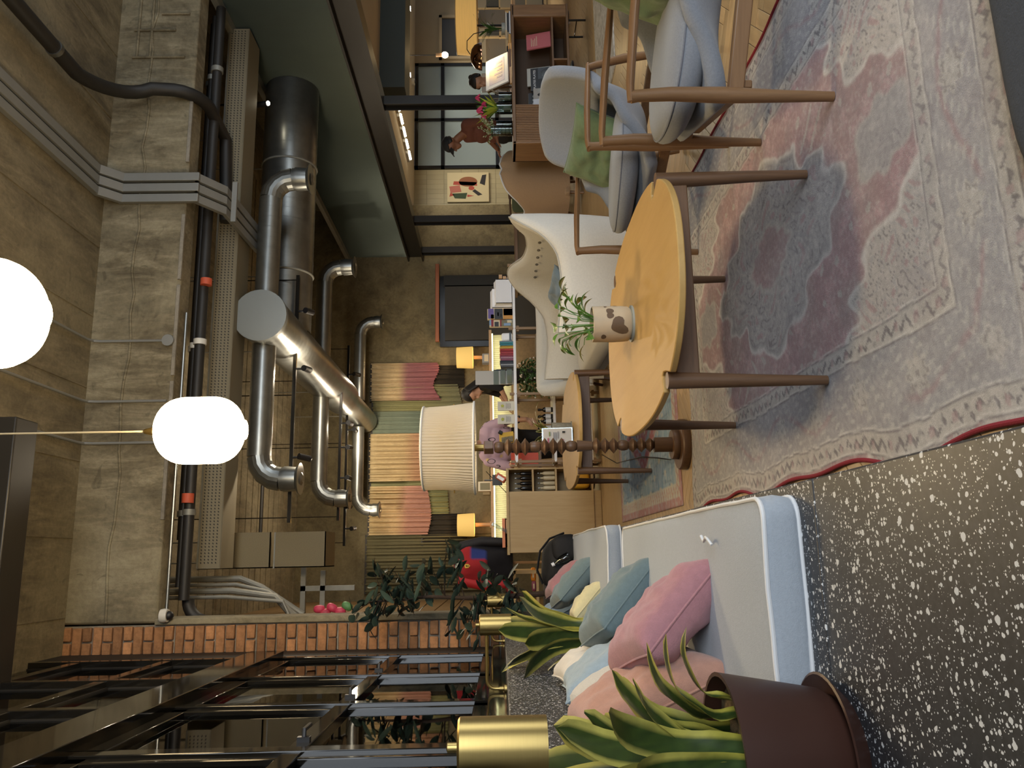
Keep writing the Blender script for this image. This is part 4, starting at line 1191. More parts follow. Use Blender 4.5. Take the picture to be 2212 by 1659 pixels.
# ------------------------------------------------------------------ rugs (pattern woven into the pile as point colours)
def vnoise(shape, cells, seed):
    r = np.random.RandomState(seed)
    gy, gx = cells
    a = r.rand(gy + 2, gx + 2)
    ys = np.linspace(0, gy, shape[0]); xs = np.linspace(0, gx, shape[1])
    yi = np.floor(ys).astype(int); xi = np.floor(xs).astype(int)
    fy = ys - yi; fx = xs - xi
    fy = (fy * fy * (3 - 2 * fy))[:, None]; fx = (fx * fx * (3 - 2 * fx))[None, :]
    A = a[np.ix_(yi, xi)]; B = a[np.ix_(yi, xi + 1)]; Cc = a[np.ix_(yi + 1, xi)]; D = a[np.ix_(yi + 1, xi + 1)]
    return (A * (1 - fx) + B * fx) * (1 - fy) + (Cc * (1 - fx) + D * fx) * fy
def carpet(name, label, x0, x1, y0, y1, res, colour, zfun, thick, edge_mat, parts=None, warp=None, far=None):
    nx = int((x1 - x0) / res) + 1; ny = int((y1 - y0) / res) + 1
    X, Y = np.meshgrid(np.linspace(x0, x1, nx), np.linspace(y0, y1, ny))
    col = colour(X - x0, Y - y0, x1 - x0, y1 - y0)
    WX, WY = (X, Y) if warp is None else warp(X, Y)
    Z = thick + zfun(X, Y)
    t = thing(name, label, 'rug', ((x0 + x1) / 2, (y0 + y1) / 2, 0))
    cx, cy = (x0 + x1) / 2, (y0 + y1) / 2
    vs = np.stack([WX - cx, WY - cy, Z], -1).reshape(-1, 3)
    idx = np.arange(nx * ny).reshape(ny, nx)
    f = np.stack([idx[:-1, :-1], idx[:-1, 1:], idx[1:, 1:], idx[1:, :-1]], -1).reshape(-1, 4)
    # hem down to the floor
    ring = np.concatenate([idx[0, :], idx[1:, -1], idx[-1, -2::-1], idx[-2:0:-1, 0]])
    low = vs[ring].copy(); low[:, 2] = 0.001
    o0 = len(vs)
    vs2 = np.concatenate([vs, low])
    k = len(ring)
    hem = np.array([(ring[i], o0 + i, o0 + (i + 1) % k, ring[(i + 1) % k]) for i in range(k)])
    f2 = np.concatenate([f, hem])
    me = bpy.data.meshes.new('pile')
    me.vertices.add(len(vs2)); me.vertices.foreach_set('co', vs2.astype(np.float32).ravel())
    me.loops.add(len(f2) * 4); me.loops.foreach_set('vertex_index', f2.astype(np.int32).ravel())
    me.polygons.add(len(f2)); me.polygons.foreach_set('loop_start', np.arange(0, len(f2) * 4, 4, dtype=np.int32))
    me.update(calc_edges=True); me.validate()
    c4 = np.ones((len(vs2), 4), np.float32); c4[:len(vs), :3] = col.reshape(-1, 3); c4[len(vs):, :3] = c4[ring, :3]
    a = me.color_attributes.new('Col', 'FLOAT_COLOR', 'POINT'); a.data.foreach_set('color', c4.ravel())
    me.materials.append(MATS['vcol'])
    me.polygons.foreach_set('use_smooth', [True] * len(me.polygons))
    put('pile', me, t)
    return t, vs.reshape(ny, nx, 3), (cx, cy)
def mixn(a, b, k): return a * (1 - k[..., None]) + np.array(b)[None, None] * k[..., None]
def sst(a, b, x):
    t = np.clip((x - a) / (b - a), 0, 1); return t * t * (3 - 2 * t)
L_ = lambda h: np.array(lin(h))
def persian(x, y, W, H):
    sh = x.shape
    n1 = vnoise(sh, (60, 36), 1); n2 = vnoise(sh, (150, 90), 2); n3 = vnoise(sh, (18, 11), 3); n4 = vnoise(sh, (300, 180), 4)
    d = np.minimum(np.minimum(x, W - x), np.minimum(y, H - y)) + (n1 - .5) * .012
    cx, cy = x - W / 2, y - H / 2
    grey, dark, cream, rose, blue, red = L_('#9c9c9d'), L_('#575459'), L_('#b5b3af'), L_('#a08184'), L_('#97989d'), L_('#997276')
    col = np.broadcast_to(rose, sh + (3,)).copy()
    col = mixn(col, L_('#94706f'), sst(.45, .75, n3) * .6)
    col = mixn(col, L_('#c39ea2'), sst(.5, .8, n1) * .5)
    # corner spandrels, scalloped
    ax, ay = np.abs(cx) / (W / 2 - .36), np.abs(cy) / (H / 2 - .36)
    ang = np.arctan2(np.abs(cy), np.abs(cx))
    sp = np.sqrt((1 - np.minimum(ax, 1.2)) ** 2 * 1.0 + (1 - np.minimum(ay, 1.2)) ** 2 * 2.2)
    scal = .62 + .05 * np.cos(np.arctan2(1 - ay, 1 - ax) * 12) + (n1 - .5) * .06
    col = mixn(col, cream, sst(.03, -.03, sp - scal) * .92)
    line = np.exp(-((sp - scal) / .02) ** 2)
    col = mixn(col, L_('#d8d8d4'), line * .8)
    # scattered drawing inside the spandrels
    q = np.sin(x * 55 + 4 * np.sin(y * 21)) * np.sin(y * 48 + 4 * np.sin(x * 25))
    ins = (sp < scal - .03)
    col = mixn(col, dark, (np.abs(q - .35) < .12) * ins * .75 * sst(.3, .5, n2))
    col = mixn(col, rose, (q < -.66) * ins * .7)
    col = mixn(col, blue, (np.abs(q + .3) < .14) * ins * .6)
    # central medallion, lobed
    rad = np.sqrt((cx / .33) ** 2 + (cy / .60) ** 2); th = np.arctan2(cy / .60, cx / .33)
    lob = 1 + .07 * np.cos(th * 12) + .10 * np.cos(th * 4) + (n1 - .5) * .12
    mm = rad / lob
    col = mixn(col, grey, sst(1.03, .97, mm) * .95)
    col = mixn(col, L_('#d5d6d4'), np.exp(-((mm - 1) / .025) ** 2) * .75)
    col = mixn(col, dark, np.exp(-((mm - .93) / .012) ** 2) * .4)
    q2 = np.sin(th * 8 + 9 * mm) * np.sin(mm * 22 + 2 * np.sin(th * 6))
    col = mixn(col, cream, (np.abs(q2 - .2) < .12) * (mm < .92) * .7)
    col = mixn(col, dark, (np.abs(q2 + .45) < .10) * (mm < .92) * .65)
    col = mixn(col, rose, (q2 > .72) * (mm < .9) * .7)
    col = mixn(col, rose, sst(.36, .30, mm) * .8)
    col = mixn(col, cream, np.exp(-((mm - .34) / .03) ** 2) * .8)
    # pendants on the long axis
    for s in (1, -1):
        py = cy - s * .93
        pr = np.sqrt((cx / .10) ** 2 + (py / .16) ** 2) / (1 + .12 * np.cos(6 * np.arctan2(py, cx)))
        col = mixn(col, grey, sst(1.05, .95, pr) * .9); col = mixn(col, cream, np.exp(-((pr - 1) / .08) ** 2) * .7)
    # sprays of little flowers over the field
    fq = np.sin(x * 31 + 2.3 * np.sin(y * 13)) * np.sin(y * 29 + 2.1 * np.sin(x * 17))
    fld = (d > .37) & (mm > 1.06) & (sp > scal + .03)
    col = mixn(col, cream, (fq > .86) * fld * .7)
    q4 = np.sin(x * 83 + 5 * np.sin(y * 37)) * np.sin(y * 79 + 5 * np.sin(x * 41))
    col = mixn(col, cream, (np.abs(q4) < .10) * fld * .28 * sst(.4, .6, n1))
    col = mixn(col, dark, (q4 > .8) * fld * .35 * sst(.5, .7, n1))
    # borders from the inside out
    def band(a, b): return sst(a - .002, a + .002, d) * sst(b + .002, b - .002, d)
    col = mixn(col, cream, band(.295, .36) * .95)
    col = mixn(col, blue, band(.085, .295) * .95)
    col = mixn(col, cream, band(.018, .085) * .95)
    along = np.where((np.minimum(x, W - x) < np.minimum(y, H - y)), y, x)
    dd = d
    zig = np.abs(((along / .052) % 1) - .5) * 2
    for lo, hi in ((.022, .080), (.30, .356)):
        pos = (dd - lo) / (hi - lo)
        b = band(lo, hi)
        col = mixn(col, dark, b * (np.abs(pos - (.25 + .5 * zig)) < .15) * .85 * sst(.25, .5, n2))
        col = mixn(col, rose, b * (np.abs(((along / .104) % 1) - .5) < .10) * (np.abs(pos - .5) < .22) * .55)
    for e in (.018, .085, .295, .36):
        col = mixn(col, dark, np.exp(-((dd - e) / .0035) ** 2) * .7)
        col = mixn(col, L_('#dcdcd8'), np.exp(-((dd - e - .007) / .003) ** 2) * .6)
    pos = (dd - .19)
    vine = pos - .055 * np.sin(along * 9.5)
    bb = band(.095, .285)
    col = mixn(col, red, bb * np.exp(-(vine / .011) ** 2) * .55 * sst(.3, .55, n3 + .15))
    ph = (along * 9.5 / PI) % 1 - .5
    fr = np.sqrt((ph / .16) ** 2 + (pos / .05) ** 2) / (1 + .2 * np.cos(8 * np.arctan2(pos / .05, ph / .16)))
    col = mixn(col, cream, bb * sst(1.05, .9, fr) * .75)
    col = mixn(col, dark, bb * ((np.abs(fr - .72) < .10) | (fr < .18)) * .5 * sst(.3, .5, n2))
    col = mixn(col, L_('#bcbdbb'), bb * (np.sin(along * 60 + pos * 70) * np.sin(pos * 120) > .62) * .6)
    # wear
    wear = sst(.45, .8, n3) * .35 + sst(.5, .9, n2) * .25 + sst(.6, .95, n4) * .25
    col = mixn(col, L_('#b4b1b0'), wear * .72)
    col = mixn(col, L_('#7b7479'), sst(.62, .85, vnoise(sh, (40, 24), 9)) * .22)
    col = col * .80 + L_('#aba6a7') * .20
    col *= (.88 + .24 * n4)[..., None]
    return col
def rug_wave(X, Y):
    e = np.minimum(np.minimum(X - .24, 1.95 - X), np.minimum(Y - 1.45, 4.36 - Y))
    return (.004 * np.sin(X * 9 + Y * 4) + .003 * np.sin(Y * 13)) * np.exp(-np.maximum(e, 0) / .15) + .004
def rug_warp(X, Y):
    k = np.exp(-np.maximum(X - .24, 0) / .2)
    WX = X + k * (.016 * np.sin(Y * 5.5) + .012 * np.sin(Y * 11 + 1))
    f = np.exp(-np.maximum(4.36 - Y, 0) / .25)
    WY = Y + f * (.03 * np.sin(X * 4.2 + .5) - .03)
    return WX, WY
rug, rv, rc_ = carpet('persian_rug', 'large faded pink and grey oriental rug under the near table', .24, 1.95, 1.45, 4.36, .0062, persian, rug_wave, .006, 'x', warp=rug_warp)
rb = M('red_binding', '#86202f', 0.9, bmp=0.6, bs=300)
for col_ in (0, -1):
    pts = [(rv[j, col_, 0] + rc_[0], rv[j, col_, 1] + rc_[1], rv[j, col_, 2] + 0.001) for j in range(0, rv.shape[0], 6)]
    G().tube(pts, 0.0065, 8).build('edge_binding', rb, rug)
fg = G(); rr = random.Random(3)
for row, sgn in ((0, -1), (-1, 1)):
    for i in range(0, rv.shape[1], 2):
        p = rv[row, i]
        x, y, zz = p[0] + rc_[0], p[1] + rc_[1], 0.006
        l = rr.uniform(.010, .03) if row == 0 else rr.uniform(.006, .016); dx = rr.uniform(-.006, .006)
        fg.tube([(x, y, zz), (x + dx, y + sgn * l * .6, .005), (x + dx * 2, y + sgn * l, .003)], .0022, 4)
o = fg.build('fringe', M('fringe_mat', '#d6d3ca', 0.95), rug); o['kind'] = 'stuff'
def kilim(x, y, W, H):
    sh = x.shape
    n1 = vnoise(sh, (40, 24), 21); n2 = vnoise(sh, (120, 14), 22); n3 = vnoise(sh, (16, 90), 23)
    blue, pale, red, cream, pink, dk = L_('#7f9db3'), L_('#a9bcc6'), L_('#a8444a'), L_('#c9c2ad'), L_('#b98a80'), L_('#4e667c')
    col = np.broadcast_to(blue, sh + (3,)).copy()
    col = mixn(col, pale, sst(.4, .7, n2) * .7); col = mixn(col, dk, sst(.62, .8, n3) * .55)
    cx, cy = x - W / 2, y - H / 2
    dm = np.abs(cx) / .36 + np.abs(cy) / .75 + (n1 - .5) * .1
    stp = np.floor(dm * 9) / 9
    col = mixn(col, red, (stp < .98) * .95)
    col = mixn(col, blue, ((stp > .42) & (stp < .62)) * .9)
    col = mixn(col, cream, (np.abs(dm - .98) < .035) * .7)
    col = mixn(col, cream, (np.sin(x * 34) * np.sin(y * 18) > .82) * (dm > 1.05) * .85)
    col = mixn(col, cream, (np.sin(x * 40) * np.sin(y * 22) > .75) * (dm < .4) * .85)
    d = np.minimum(np.minimum(x, W - x), np.minimum(y, H - y))
    al = np.where((np.minimum(x, W - x) < np.minimum(y, H - y)), y, x)
    col = mixn(col, cream, ((d > .05) & (d < .14)) * .95)
    zg = np.abs(((al / .07) % 1) - .5) * 2
    col = mixn(col, pink, ((d > .06) & (d < .13)) * (np.abs((d - .06) / .07 - zg) < .25) * .9)
    col = mixn(col, L_('#b5736c'), (d < .05) * .9)
    col = mixn(col, L_('#b9c0c4'), sst(.4, .9, vnoise(sh, (90, 60), 25)) * .45)
    return col * .8 + L_('#a9aeb0') * .2
kl, kv, kc = carpet('kilim_rug', 'worn blue and red kilim under the farther table', .27, 1.55, 4.66, 7.0, .012, kilim, lambda X, Y: .002 + 0 * X, .005, 'x')
def shag(x, y, W, H):
    sh = x.shape; n1 = vnoise(sh, (30, 40), 31); n2 = vnoise(sh, (90, 120), 32)
    col = np.broadcast_to(L_('#b3aca0'), sh + (3,)).copy()
    col = mixn(col, L_('#8b8378'), sst(.45, .75, n1) * .6); col = mixn(col, L_('#cfcac0'), sst(.5, .8, n2) * .6)
    return col
carpet('grey_rug', 'mottled pale grey rug at the right in front of the sideboard', 4.1, 6.3, 6.2, 7.35, .02, shag, lambda X, Y: .002 + 0 * X, .008, 'x')
o = G().ell((1.10, 1.335, 0.03), (0.42, 0.085, 0.035), 14, (0, 0, 0.02), .5, .35).build('floor_mat', M('mat_dark', '#3f434a', 0.95, var=0.1, vs=60, bmp=0.4, bs=200)); tag(o, 'dark grey rolled floor mat at the near end of the pink rug', 'mat')

# ------------------------------------------------------------------ coffee tables
def coffee_table(name, lab, cx, cy, rz=0):
    t = thing(name, lab, 'table', (cx, cy, 0), rz, group='oval coffee tables', local=True)
    a, b, H = 0.415, 0.76, 0.51
    legs = [(-0.335, -0.49), (0.345, -0.49), (-0.315, 0.50), (0.335, 0.49)]
    poly = []
    N = 160
    for i in range(N):
        th = 2 * PI * i / N
        e = 0.82
        x = a * math.copysign(abs(math.cos(th)) ** e, math.cos(th)); y = b * math.copysign(abs(math.sin(th)) ** e, math.sin(th))
        for lx, ly in legs:     # notch where each leg comes through the rim
            ox, oy = Vector((lx, ly)).normalized()
            px, py = x - lx, y - ly
            side = px * (-oy) + py * ox
            if abs(side) < 0.034 and px * ox + py * oy > -0.06:
                k = 0.075 * math.sqrt(max(0, 1 - (side / 0.034) ** 2))
                x -= ox * k; y -= oy * k
        poly.append((x, y))
    G().prism(poly, H - 0.022, H).build('tabletop', 'birch', t, bevel=0.004, ang=30)
    for lx, ly in legs:
        G().tube([(lx * 1.03, ly * 1.03, 0.004), (lx * 1.02, ly * 1.02, 0.2), (lx, ly, H - 0.03), (lx, ly, H - 0.004)], [.015, .0195, .027, .027], 18).build('leg', 'walnut', t)
    for s in (-1, 1):
        y = s * 0.49
        G().beam((-0.325, y, H - 0.07), (0.335, y, H - 0.07), 0.022, 0.075).build('apron', 'walnut_h', t, bevel=0.004)
    G().beam((0.0, -0.49, H - 0.062), (0.0, 0.49, H - 0.062), 0.03, 0.05).build('stretcher', 'walnut', t, bevel=0.004)
    return t
t1 = coffee_table('coffee_table', 'near oval honey-coloured coffee table on the pink rug', 0.87, 2.98)
t1.location.z = .011
t2 = dup(t1, (0.905, 6.03, 0.008), 0.0, 'farther oval honey-coloured coffee table beyond the turned floor lamp')

# ------------------------------------------------------------------ grey lounge chairs
def lounge_chair(name, lab, loc, rz):
    t = thing(name, lab, 'armchair', loc, rz, group='grey lounge chairs', local=True)
    prof = [(0.0, (-.35, .315)), (.10, (-.30, .335)), (.28, (-.10, .325)), (.42, (.07, .305)), (.52, (.17, .315)), (.60, (.235, .375)), (.70, (.275, .47)), (.82, (.32, .60)), (.93, (.36, .735)), (1.0, (.385, .80))]
    wid = [(0, (.235,)), (.12, (.285,)), (.4, (.305,)), (.6, (.325,)), (.8, (.315,)), (.93, (.295,)), (1.0, (.262,))]
    def fn(u, v):
        s = 2 * u - 1
        y, z = interp(prof, v); w = interp(wid, v)[0]
        cy_, cz_ = lerp(-.33, .36, v), lerp(.37, .80, v)
        k = .66 * abs(s) ** 3 * sstep(0.05, .35, v) * sstep(.86, .60, v)
        y = lerp(y, cy_, k); z = lerp(z, cz_, k)
        wr = .085 * abs(s) ** 2.5 * sstep(.45, .7, v)
        z -= .035 * abs(s) ** 4 * sstep(.9, 1.0, v)
        y += .02 * (1 - s * s) * sstep(.6, .9, v)
        return (s * w, y - wr, z)
    G().grid(fn, 21, 25).build('shell', 'fabric_grey', t, sub=1, solid=0.062, ang=80)
    # welt along the shell rim
    rim = [fn(u / 24, 1.0) for u in range(25)]
    g = G()
    def cush(u, v):
        a = 2 * PI * u; la = -PI / 2 + PI * v
        e = lambda x, k: math.copysign(abs(x) ** k, x)
        x = .28 * e(math.cos(la), .42) * e(math.cos(a), .8); y = .31 * e(math.cos(la), .42) * e(math.sin(a), .72); z = .062 * e(math.sin(la), .8)
        if y > 0: x *= 1 - .10 * (y / .31)
        return (x, y - .095, z + .405 - .03 * (y / .31) + .006 * math.sin(x * 7) * (z > 0))
    sc_ = g.grid(cush, 48, 17, wu=True).build('seat_cushion', 'fabric_grey', t, ang=80)
    G().tube([(p := cush(i / 48, 0.62)) and (p[0] * 1.004, p[1], p[2]) for i in range(48)], 0.004, 6, closed=True).build('cushion_welt', 'fabric_grey_dark', sc_)
    for s in (-1, 1):
        x = s * .335
        G().tube([(x * 1.03, -.345, .003), (x * 1.02, -.342, .15), (x * 1.0, -.335, .34), (x * .995, -.33, .50), (x, -.335, .60), (x, -.337, .622)], [.0155, .019, .0255, .022, .019, .021], 12).build('front_leg', 'teak', t)
        G().tube([(x * .95, .40, .003), (x * .97, .36, .2), (x * .99, .31, .40), (x, .25, .55), (x, .235, .585)], [.0145, .018, .022, .018, .017], 12).build('rear_leg', 'teak', t)
        ar = G()
        pts = [(x, -.352, .622), (x, -.30, .624), (x, -.1, .612), (x * .995, .1, .594), (x, .255, .582)]
        ar.tube(pts, [.017, .021, .024, .022, .017], 12, flat=.62).build('armrest', 'teak_h', t)
        G().beam((x * .97, -.335, .30), (x * .95, .35, .235), .024, .05).build('side_rail', 'teak_h', t, bevel=.005)
    G().beam((-.325, -.30, .27), (.325, -.30, .27), .026, .05).build('front_rail', 'teak_h', t, bevel=.005)
    G().beam((-.31, .33, .25), (.31, .33, .25), .026, .05).build('rear_rail', 'teak_h', t, bevel=.005)
    return t
# chair faces: local -Y is the front
def face(dx, dy): return math.atan2(dx, -dy)
c1 = lounge_chair('lounge_chair', 'near grey lounge chair with teak arms cut by the right edge of the view', (1.79, 2.45, 0.009), face(-0.955, 0.30))
c2 = dup(c1, (1.965, 3.73, 0.009), face(-0.93, -0.37), 'farther grey lounge chair with teak arms beside the near coffee table')
def seatpt(ch, x, y, z):
    a = ch.rotation_euler[2]
    return (ch.location.x + x * math.cos(a) - y * math.sin(a), ch.location.y + x * math.sin(a) + y * math.cos(a), ch.location.z + z)
def prop(lab, ch, p, tilt, spin, w, h, mat, seed, group):
    m = Matrix.Rotation(ch.rotation_euler[2], 3, 'Z') @ Matrix.Rotation(R_(90 - tilt), 3, 'X') @ Matrix.Rotation(R_(spin), 3, 'Z')
    return pillow('scatter_cushion', lab, seatpt(ch, *p), m.to_euler(), w, h, .12, mat, seed, group, .02)
prop('green linen cushion on the near grey lounge chair', c1, (0.02, 0.125, 0.565), 24, 6, .44, .36, 'linen_green', 31, 'green chair cushions')
prop('creased green linen cushion on the farther grey lounge chair', c2, (-0.06, 0.115, 0.515), 26, -5, .46, .30, 'linen_green', 35, 'green chair cushions')

# ------------------------------------------------------------------ wrap-around upholstered seats
def wrap_seat(name, lab, cat, loc, rz, W, D, hfun, fab, in_fab=None, thick=.10, seat_z=.40, buttons=(), legs='teak', flare=.07, rc=.28, seat_fab=None, outer_low=.17, group=None, piping='piping_cream', pipe_r=.006):
    t = thing(name, lab, cat, loc, rz, group=group, local=True)
    path = []
    n1, n2, n3 = 14, 12, 26
    for i in range(n1): path.append((Vector((-W / 2, lerp(-D / 2, D / 2 - rc, i / n1))), Vector((-1, 0))))
    for i in range(n2):
        a = PI - i / n2 * PI / 2
        path.append((Vector((-W / 2 + rc + rc * math.cos(a), D / 2 - rc + rc * math.sin(a))), Vector((math.cos(a), math.sin(a)))))
    for i in range(n3): path.append((Vector((lerp(-W / 2 + rc, W / 2 - rc, i / n3), D / 2)), Vector((0, 1))))
    for i in range(n2):
        a = PI / 2 - i / n2 * PI / 2
        path.append((Vector((W / 2 - rc + rc * math.cos(a), D / 2 - rc + rc * math.sin(a))), Vector((math.cos(a), math.sin(a)))))
    for i in range(n1 + 1): path.append((Vector((W / 2, lerp(D / 2 - rc, -D / 2, i / n1))), Vector((1, 0))))
    n = len(path)
    vs = []; rimpts = []; innerpts = []
    sec = 17
    for i, (p, nn) in enumerate(path):
        s = i / (n - 1)
        h = hfun(s)
        end = min(1, min(s, 1 - s) * 22)
        for j in range(sec):
            q = j / (sec - 1)
            if q < .42:      # outer side, rising
                k = q / .42; z = lerp(outer_low, h - thick * .45, k); off = flare * (z / 1.0) + .015 * math.sin(k * PI)
            elif q < .60:    # rounded rim
                a = (q - .42) / .18 * PI; z = h - thick * .45 + thick * .45 * math.sin(a); off = flare * h - thick * .5 * (1 - math.cos(a)) * 1.0
            else:            # inner side, falling to the seat
                k = (q - .60) / .40; z = lerp(h - thick * .45, seat_z - .06, k); off = flare * (z / 1.0) - thick - .03 * math.sin(k * PI) * (1 if h > .75 else .5)
            off = lerp(-thick * .5, off, .55 + .45 * end)
            pt = (p.x + nn.x * off, p.y + nn.y * off, z)
            vs.append(pt)
            if j == 8: innerpts.append(pt)
            if j == 8: rimpts.append((p.x + nn.x * (off + .002), p.y + nn.y * (off + .002), z + .001))
    fs = []
    for i in range(n - 1):
        for j in range(sec - 1):
            fs.append((i * sec + j, i * sec + j + 1, (i + 1) * sec + j + 1, (i + 1) * sec + j))
    fs.append(tuple(range(sec))); fs.append(tuple((n - 1) * sec + j for j in range(sec - 1, -1, -1)))
    for i in range(n - 1): fs.append(((i + 1) * sec, (i + 1) * sec + sec - 1, i * sec + sec - 1, i * sec))
    sl_ = G().add(vs, fs).build('shell', fab, t, ang=75)
    if piping: G().tube(rimpts, pipe_r, 8).build('piping', piping, sl_)
    G().ell((0, -.03, seat_z - .08), (W / 2 - thick * .85, D / 2 - .02, .085), 16, (0, 0, 0), .35, .3).build('seat_cushion', seat_fab or fab, t, ang=80)
    G().bx(-W / 2 + .03, W / 2 - .03, -D / 2 + .05, D / 2 - .02, outer_low, outer_low + .06).build('base', fab, t, bevel=.015)
    for (bx_, bz) in buttons:
        yb = D / 2 - thick - .03 + flare * bz - .012
        G().ell((bx_, yb, bz), (.013, .009, .013), 6).build('button', M('button_grey', '#6a6660', 0.9), sl_)
    for sx in (-1, 1):
        for sy in (-1, 1):
            G().tube([(sx * (W / 2 - .08), sy * (D / 2 - .10), 0.003), (sx * (W / 2 - .11), sy * (D / 2 - .13), outer_low + .02)], [.014, .022], 12).build('leg', legs, t)
    return t
def poet(s):
    d = abs(s - .5) * 2          # 0 mid back .. 1 arm front
    tab = [(0, (.815,)), (.18, (.845,)), (.32, (.93,)), (.42, (.955,)), (.50, (.89,)), (.58, (.745,)), (.66, (.655,)), (.8, (.63,)), (1.0, (.66,))]
    return interp(tab, d)[0]
so = wrap_seat('curved_sofa', 'cream curved two-seat sofa with a wavy buttoned back', 'sofa', (1.85, 5.78, 0), face(-1, 0.02), 1.56, .86, poet, 'fabric_cream', thick=.06, flare=.05,
               buttons=[(-.50 + i * .157, .735) for i in range(8)], rc=.30)
m = Matrix.Rotation(so.rotation_euler[2], 3, 'Z') @ Matrix.Rotation(R_(38), 3, 'X')
pillow('scatter_cushion', 'crumpled steel blue cushion on the cream curved sofa', (1.86, 5.72, .53), m.to_euler(), .70, .36, .12, 'linen_steel', 41, None, .03)
def lowb(s):
    d = abs(s - .5) * 2
    return interp([(0, (.655,)), (.5, (.665,)), (.60, (.64,)), (.70, (.46,)), (1.0, (.36,))], d)[0]
wrap_seat('tufted_loveseat', 'low pale grey tufted loveseat behind the cream sofa', 'sofa', (2.22, 7.55, 0), face(-.12, -1), 1.35, .80, lowb, 'fabric_cream', thick=.12, seat_z=.42,
          buttons=[(-.45, .54), (-.28, .54), (0, .54), (.3, .54)], rc=.22, seat_fab='fabric_grey', flare=.05, legs='dark_wood', piping=None)
def tanh_(s):
    d = abs(s - .5) * 2
    return interp([(0, (.97,)), (.3, (.99,)), (.45, (.93,)), (.58, (.78,)), (.72, (.70,)), (.85, (.72,)), (1.0, (.62,))], d)[0]
wrap_seat('wing_chair', 'tan curved wing chair seen from behind at the left end of the sideboard', 'armchair', (4.40, 9.15, 0), face(-.15, 1), .66, .70, tanh_, 'fabric_tan', rc=.24, piping='piping_white', pipe_r=.009)

# ------------------------------------------------------------------ turned floor lamp with a pleated shade
lx, ly = 0.60, 4.50
fl_ = thing('floor_lamp', 'floor lamp with a zigzag turned wooden stem and pleated cream shade', 'floor lamp', (lx, ly, 0))
def pz(v): return (1488 - v) * 0.002575
G().lathe([(.135, 0), (.142, .012), (.142, .040), (.136, .048)], 40, (lx, ly, 0)).build('base_disc', 'walnut_h', fl_)
G().lathe([(.082, .048), (.084, .052), (.084, .078), (.08, .084)], 32, (lx, ly, 0)).build('base_collar', 'walnut_h', fl_)
G().lathe([(.042, .084), (.042, .182)], 24, (lx, ly, 0)).build('stem_block', 'walnut', fl_)
z = .182
def diamonds(n, rmax, h):
    global z
    for i in range(n):
        G().lathe([(.018, z), (rmax, z + h * .5), (.018, z + h)], 24, (lx, ly, 0)).build('turned_ring', 'walnut', fl_, ang=20); z += h
def egg(h, r):
    global z
    G().lathe([(.018, z), (r * .8, z + h * .08), (r, z + h * .35), (r, z + h * .65), (r * .8, z + h * .92), (.018, z + h)], 24, (lx, ly, 0)).build('turned_ball', 'walnut', fl_); z += h
diamonds(3, .042, .048); egg(.060, .030); diamonds(3, .046, .048)
G().lathe([(.026, z), (.033, z + .085)], 24, (lx, ly, 0)).build('stem_block', 'walnut', fl_); z += .085
egg(.062, .031); diamonds(3, .049, .047); egg(.062, .032); diamonds(3, .050, .048); egg(.054, .033)
G().box((lx, ly, z + .030), (.054, .054, .054), (0, 0, .5)).build('stem_block', 'walnut', fl_, bevel=.004); z += .058
G().lathe([(.02, z), (.02, 1.30)], 16, (lx, ly, 0)).build('neck', 'brass', fl_)
NP = 84
def shade_fn(r0, r1, z0, z1):
    def fn(u, v):
        a = 2 * PI * u
        sw = .004 * math.sin(a * 3 + 1) * math.sin(v * PI)
        r = lerp(r0, r1, v) + .0055 * math.cos(a * NP) * math.sin(min(1, v * 1.04 + .0) * PI) ** .3 + sw - .010 * math.sin(v * PI)
        return (lx + r * math.cos(a), ly + r * math.sin(a), lerp(z0, z1, v))
    return fn
msh, nts, bsh = newmat('shade_cream'); MATS['shade_cream'] = msh
bsh.inputs['Base Color'].default_value = (*lin('#cbc4b3'), 1); bsh.inputs['Roughness'].default_value = .9
trn = nd(nts, 'ShaderNodeBsdfTranslucent'); trn.inputs[0].default_value = (*lin('#eedcb8'), 1)
mxs = nd(nts, 'ShaderNodeMixShader'); mxs.inputs[0].default_value = .30
nts.links.new(bsh.outputs[0], mxs.inputs[1]); nts.links.new(trn.outputs[0], mxs.inputs[2]); nts.links.new(mxs.outputs[0], nts.nodes['Material Output'].inputs[0])
ps_ = G().grid(shade_fn(.252, .228, 1.185, 1.468), NP * 6, 9, wu=True).build('pleated_shade', 'shade_cream', fl_, ang=80)
for zz, r in ((1.186, .256), (1.467, .231)):
    G().tube([(lx + r * math.cos(2 * PI * i / 48), ly + r * math.sin(2 * PI * i / 48), zz) for i in range(48)], .0065, 8, closed=True).build('shade_trim', M('trim_white', '#dcdbd6', 0.9), ps_)
G().tube([(lx + .25 * math.cos(a), ly + .25 * math.sin(a), 1.30) for a in (0, PI)], .004, 6).build('shade_spider', 'brass', fl_)
G().ell((lx, ly, 1.34), (.03, .03, .045), 8).build('bulb', glow('warm_bulb', '#ffcf85', 6.0), fl_)
point('floor_lamp_light', (lx, ly, 1.36), 2.0, WARM, .05)
o = G().tube([(.60, 4.64, .004), (.56, 4.9, .004), (.62, 5.3, .012), (.70, 5.9, .012), (.8, 7.2, .004), (1.0, 8.2, .004)], .004, 6).build('lamp_cable', 'black_plastic'); tag(o, 'thin black lamp cable running across the kilim', 'cable')
